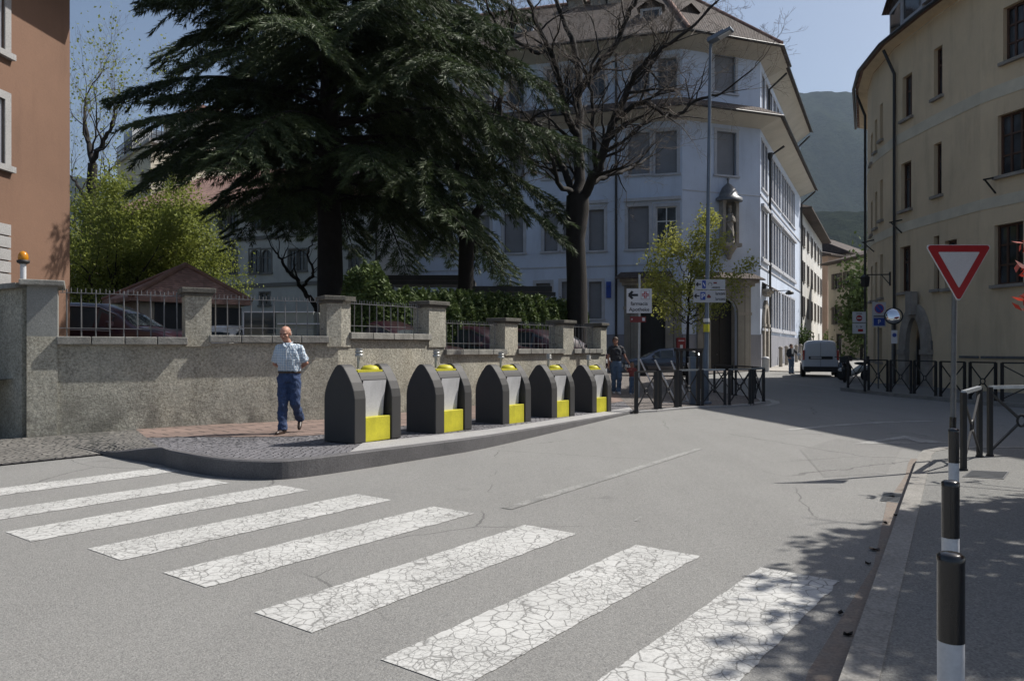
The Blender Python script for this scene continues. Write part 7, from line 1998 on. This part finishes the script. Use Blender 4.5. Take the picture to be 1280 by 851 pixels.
# --- father with child by the fence
fa = dict(head=(-.02, -.02, 1.60), neck=(0, 0, 1.45), chest=(0, 0, 1.27), pelvis=(0, 0, .93), shL=(.18, .0, 1.39), elL=(.28, .02, 1.14), wrL=(.40, -.06, .93), hdL=(.44, -.08, .85), shR=(-.18, 0, 1.39), elR=(-.235, .03, 1.11), wrR=(-.24, -.04, .86), hdR=(-.24, -.06, .77), pnL=(-1, 0, 0), pnR=(1, 0, 0),
          hipL=(.085, 0, .86), knL=(.09, -.06, .48), anL=(.06, -.02, .08), hipR=(-.08, 0, .86), knR=(-.07, .02, .48), anR=(-.03, .14, .10), toeL=(.1, -1, 0), toeR=(-.1, -1, 0), tdR=.3)
person('man in a dark t-shirt and faded jeans leading a small child by the hand', (at(770, 0, 23.6).x, 23.6, .04), R(8), fa, 1.04, 'tee_dark', 'jeans_pale', 'white_sign', 'hair_brown', headyaw=R(-10), voxel=.014, belt=False, sleeve=.42)
ch = dict(head=(0, -.01, 1.54), neck=(0, 0, 1.38), chest=(0, 0, 1.2), pelvis=(0, 0, .86), shL=(.16, 0, 1.32), elL=(.24, -.02, 1.08), wrL=(.26, -.14, .9), hdL=(.27, -.22, .85), shR=(-.16, 0, 1.32), elR=(-.27, -.02, 1.18), wrR=(-.34, -.04, 1.38), hdR=(-.38, -.05, 1.5), pnL=(-1, 0, 0), pnR=(1, 0, 0),
          hipL=(.08, 0, .8), knL=(.09, -.04, .45), anL=(.08, .02, .08), hipR=(-.08, 0, .8), knR=(-.08, .03, .45), anR=(-.09, .05, .08), toeL=(0, -1, 0), toeR=(0, -1, 0))
person('small child in a red top holding the hand of the man in the dark t-shirt', (at(790.5, 0, 23.4).x, 23.4, .04), R(5), ch, .60, 'tee_red', 'jeans_pale', 'white_sign', 'hair_blond', voxel=.012, belt=False)
# --- pedestrian far down the street
fr = dict(head=(0, 0, 1.60), neck=(0, 0, 1.45), chest=(0, 0, 1.27), pelvis=(0, 0, .93), shL=(.18, 0, 1.39), elL=(.32, -.05, 1.2), wrL=(.52, -.15, 1.08), hdL=(.6, -.2, 1.07), shR=(-.18, 0, 1.39), elR=(-.25, .02, 1.12), wrR=(-.2, -.1, .95), hdR=(-.18, -.18, .92), pnL=(0, 0, -1), pnR=(1, 0, 0),
          hipL=(.085, 0, .86), knL=(.09, 0, .48), anL=(.09, .02, .08), hipR=(-.085, 0, .86), knR=(-.09, -.03, .48), anR=(-.1, -.03, .08), toeL=(.1, -1, 0), toeR=(-.1, -1, 0))
def jacket(r, V, k):
    mb = MB(); mb.tube([V['shL'] , V['elL'], V['wrL']], [.06, .055, .045], 10); mb.tube([V['shR'], V['elR'], V['wrR']], [.06, .055, .045], 10); mb.build('sleeve', M['tee_dark'], r, local=True)
    mb = MB(); mb.box(V['chest'] + Vector((0, -.13, .04)), (.09, .03, .3)); mb.build('shirt_front', M['white_sign'], r, local=True)
person('pedestrian in a dark jacket reaching towards the white van', (at(989, 0, 43).x, 43, .02), R(10), fr, 1.0, 'tee_dark', 'jeans_pale', 'leather', 'hair_brown', voxel=.016, belt=False, extra=jacket)
# ================================================================ HAZE
mb = MB()
x0, x1, y0, y1, z0, z1 = -9500, 9500, -9500, 9500, -4, 1500
v = [(x, y, z) for z in (z0, z1) for x, y in ((x0, y0), (x1, y0), (x1, y1), (x0, y1))]
mb.add(v, [(3, 2, 1, 0), (4, 5, 6, 7), (0, 1, 5, 4), (1, 2, 6, 5), (2, 3, 7, 6), (3, 0, 4, 7)])
hm = bpy.data.materials.new('haze air'); hm.use_nodes = True; t = hm.node_tree
for n in list(t.nodes): t.nodes.remove(n)
ou = t.nodes.new('ShaderNodeOutputMaterial'); vp = t.nodes.new('ShaderNodeVolumePrincipled')
vp.inputs['Color'].default_value = (.62, .78, 1.0, 1); vp.inputs['Density'].default_value = 0.00006; vp.inputs['Anisotropy'].default_value = .3
t.links.new(vp.outputs[0], ou.inputs['Volume'])
hz = mb.build('haze', hm, kind='stuff')
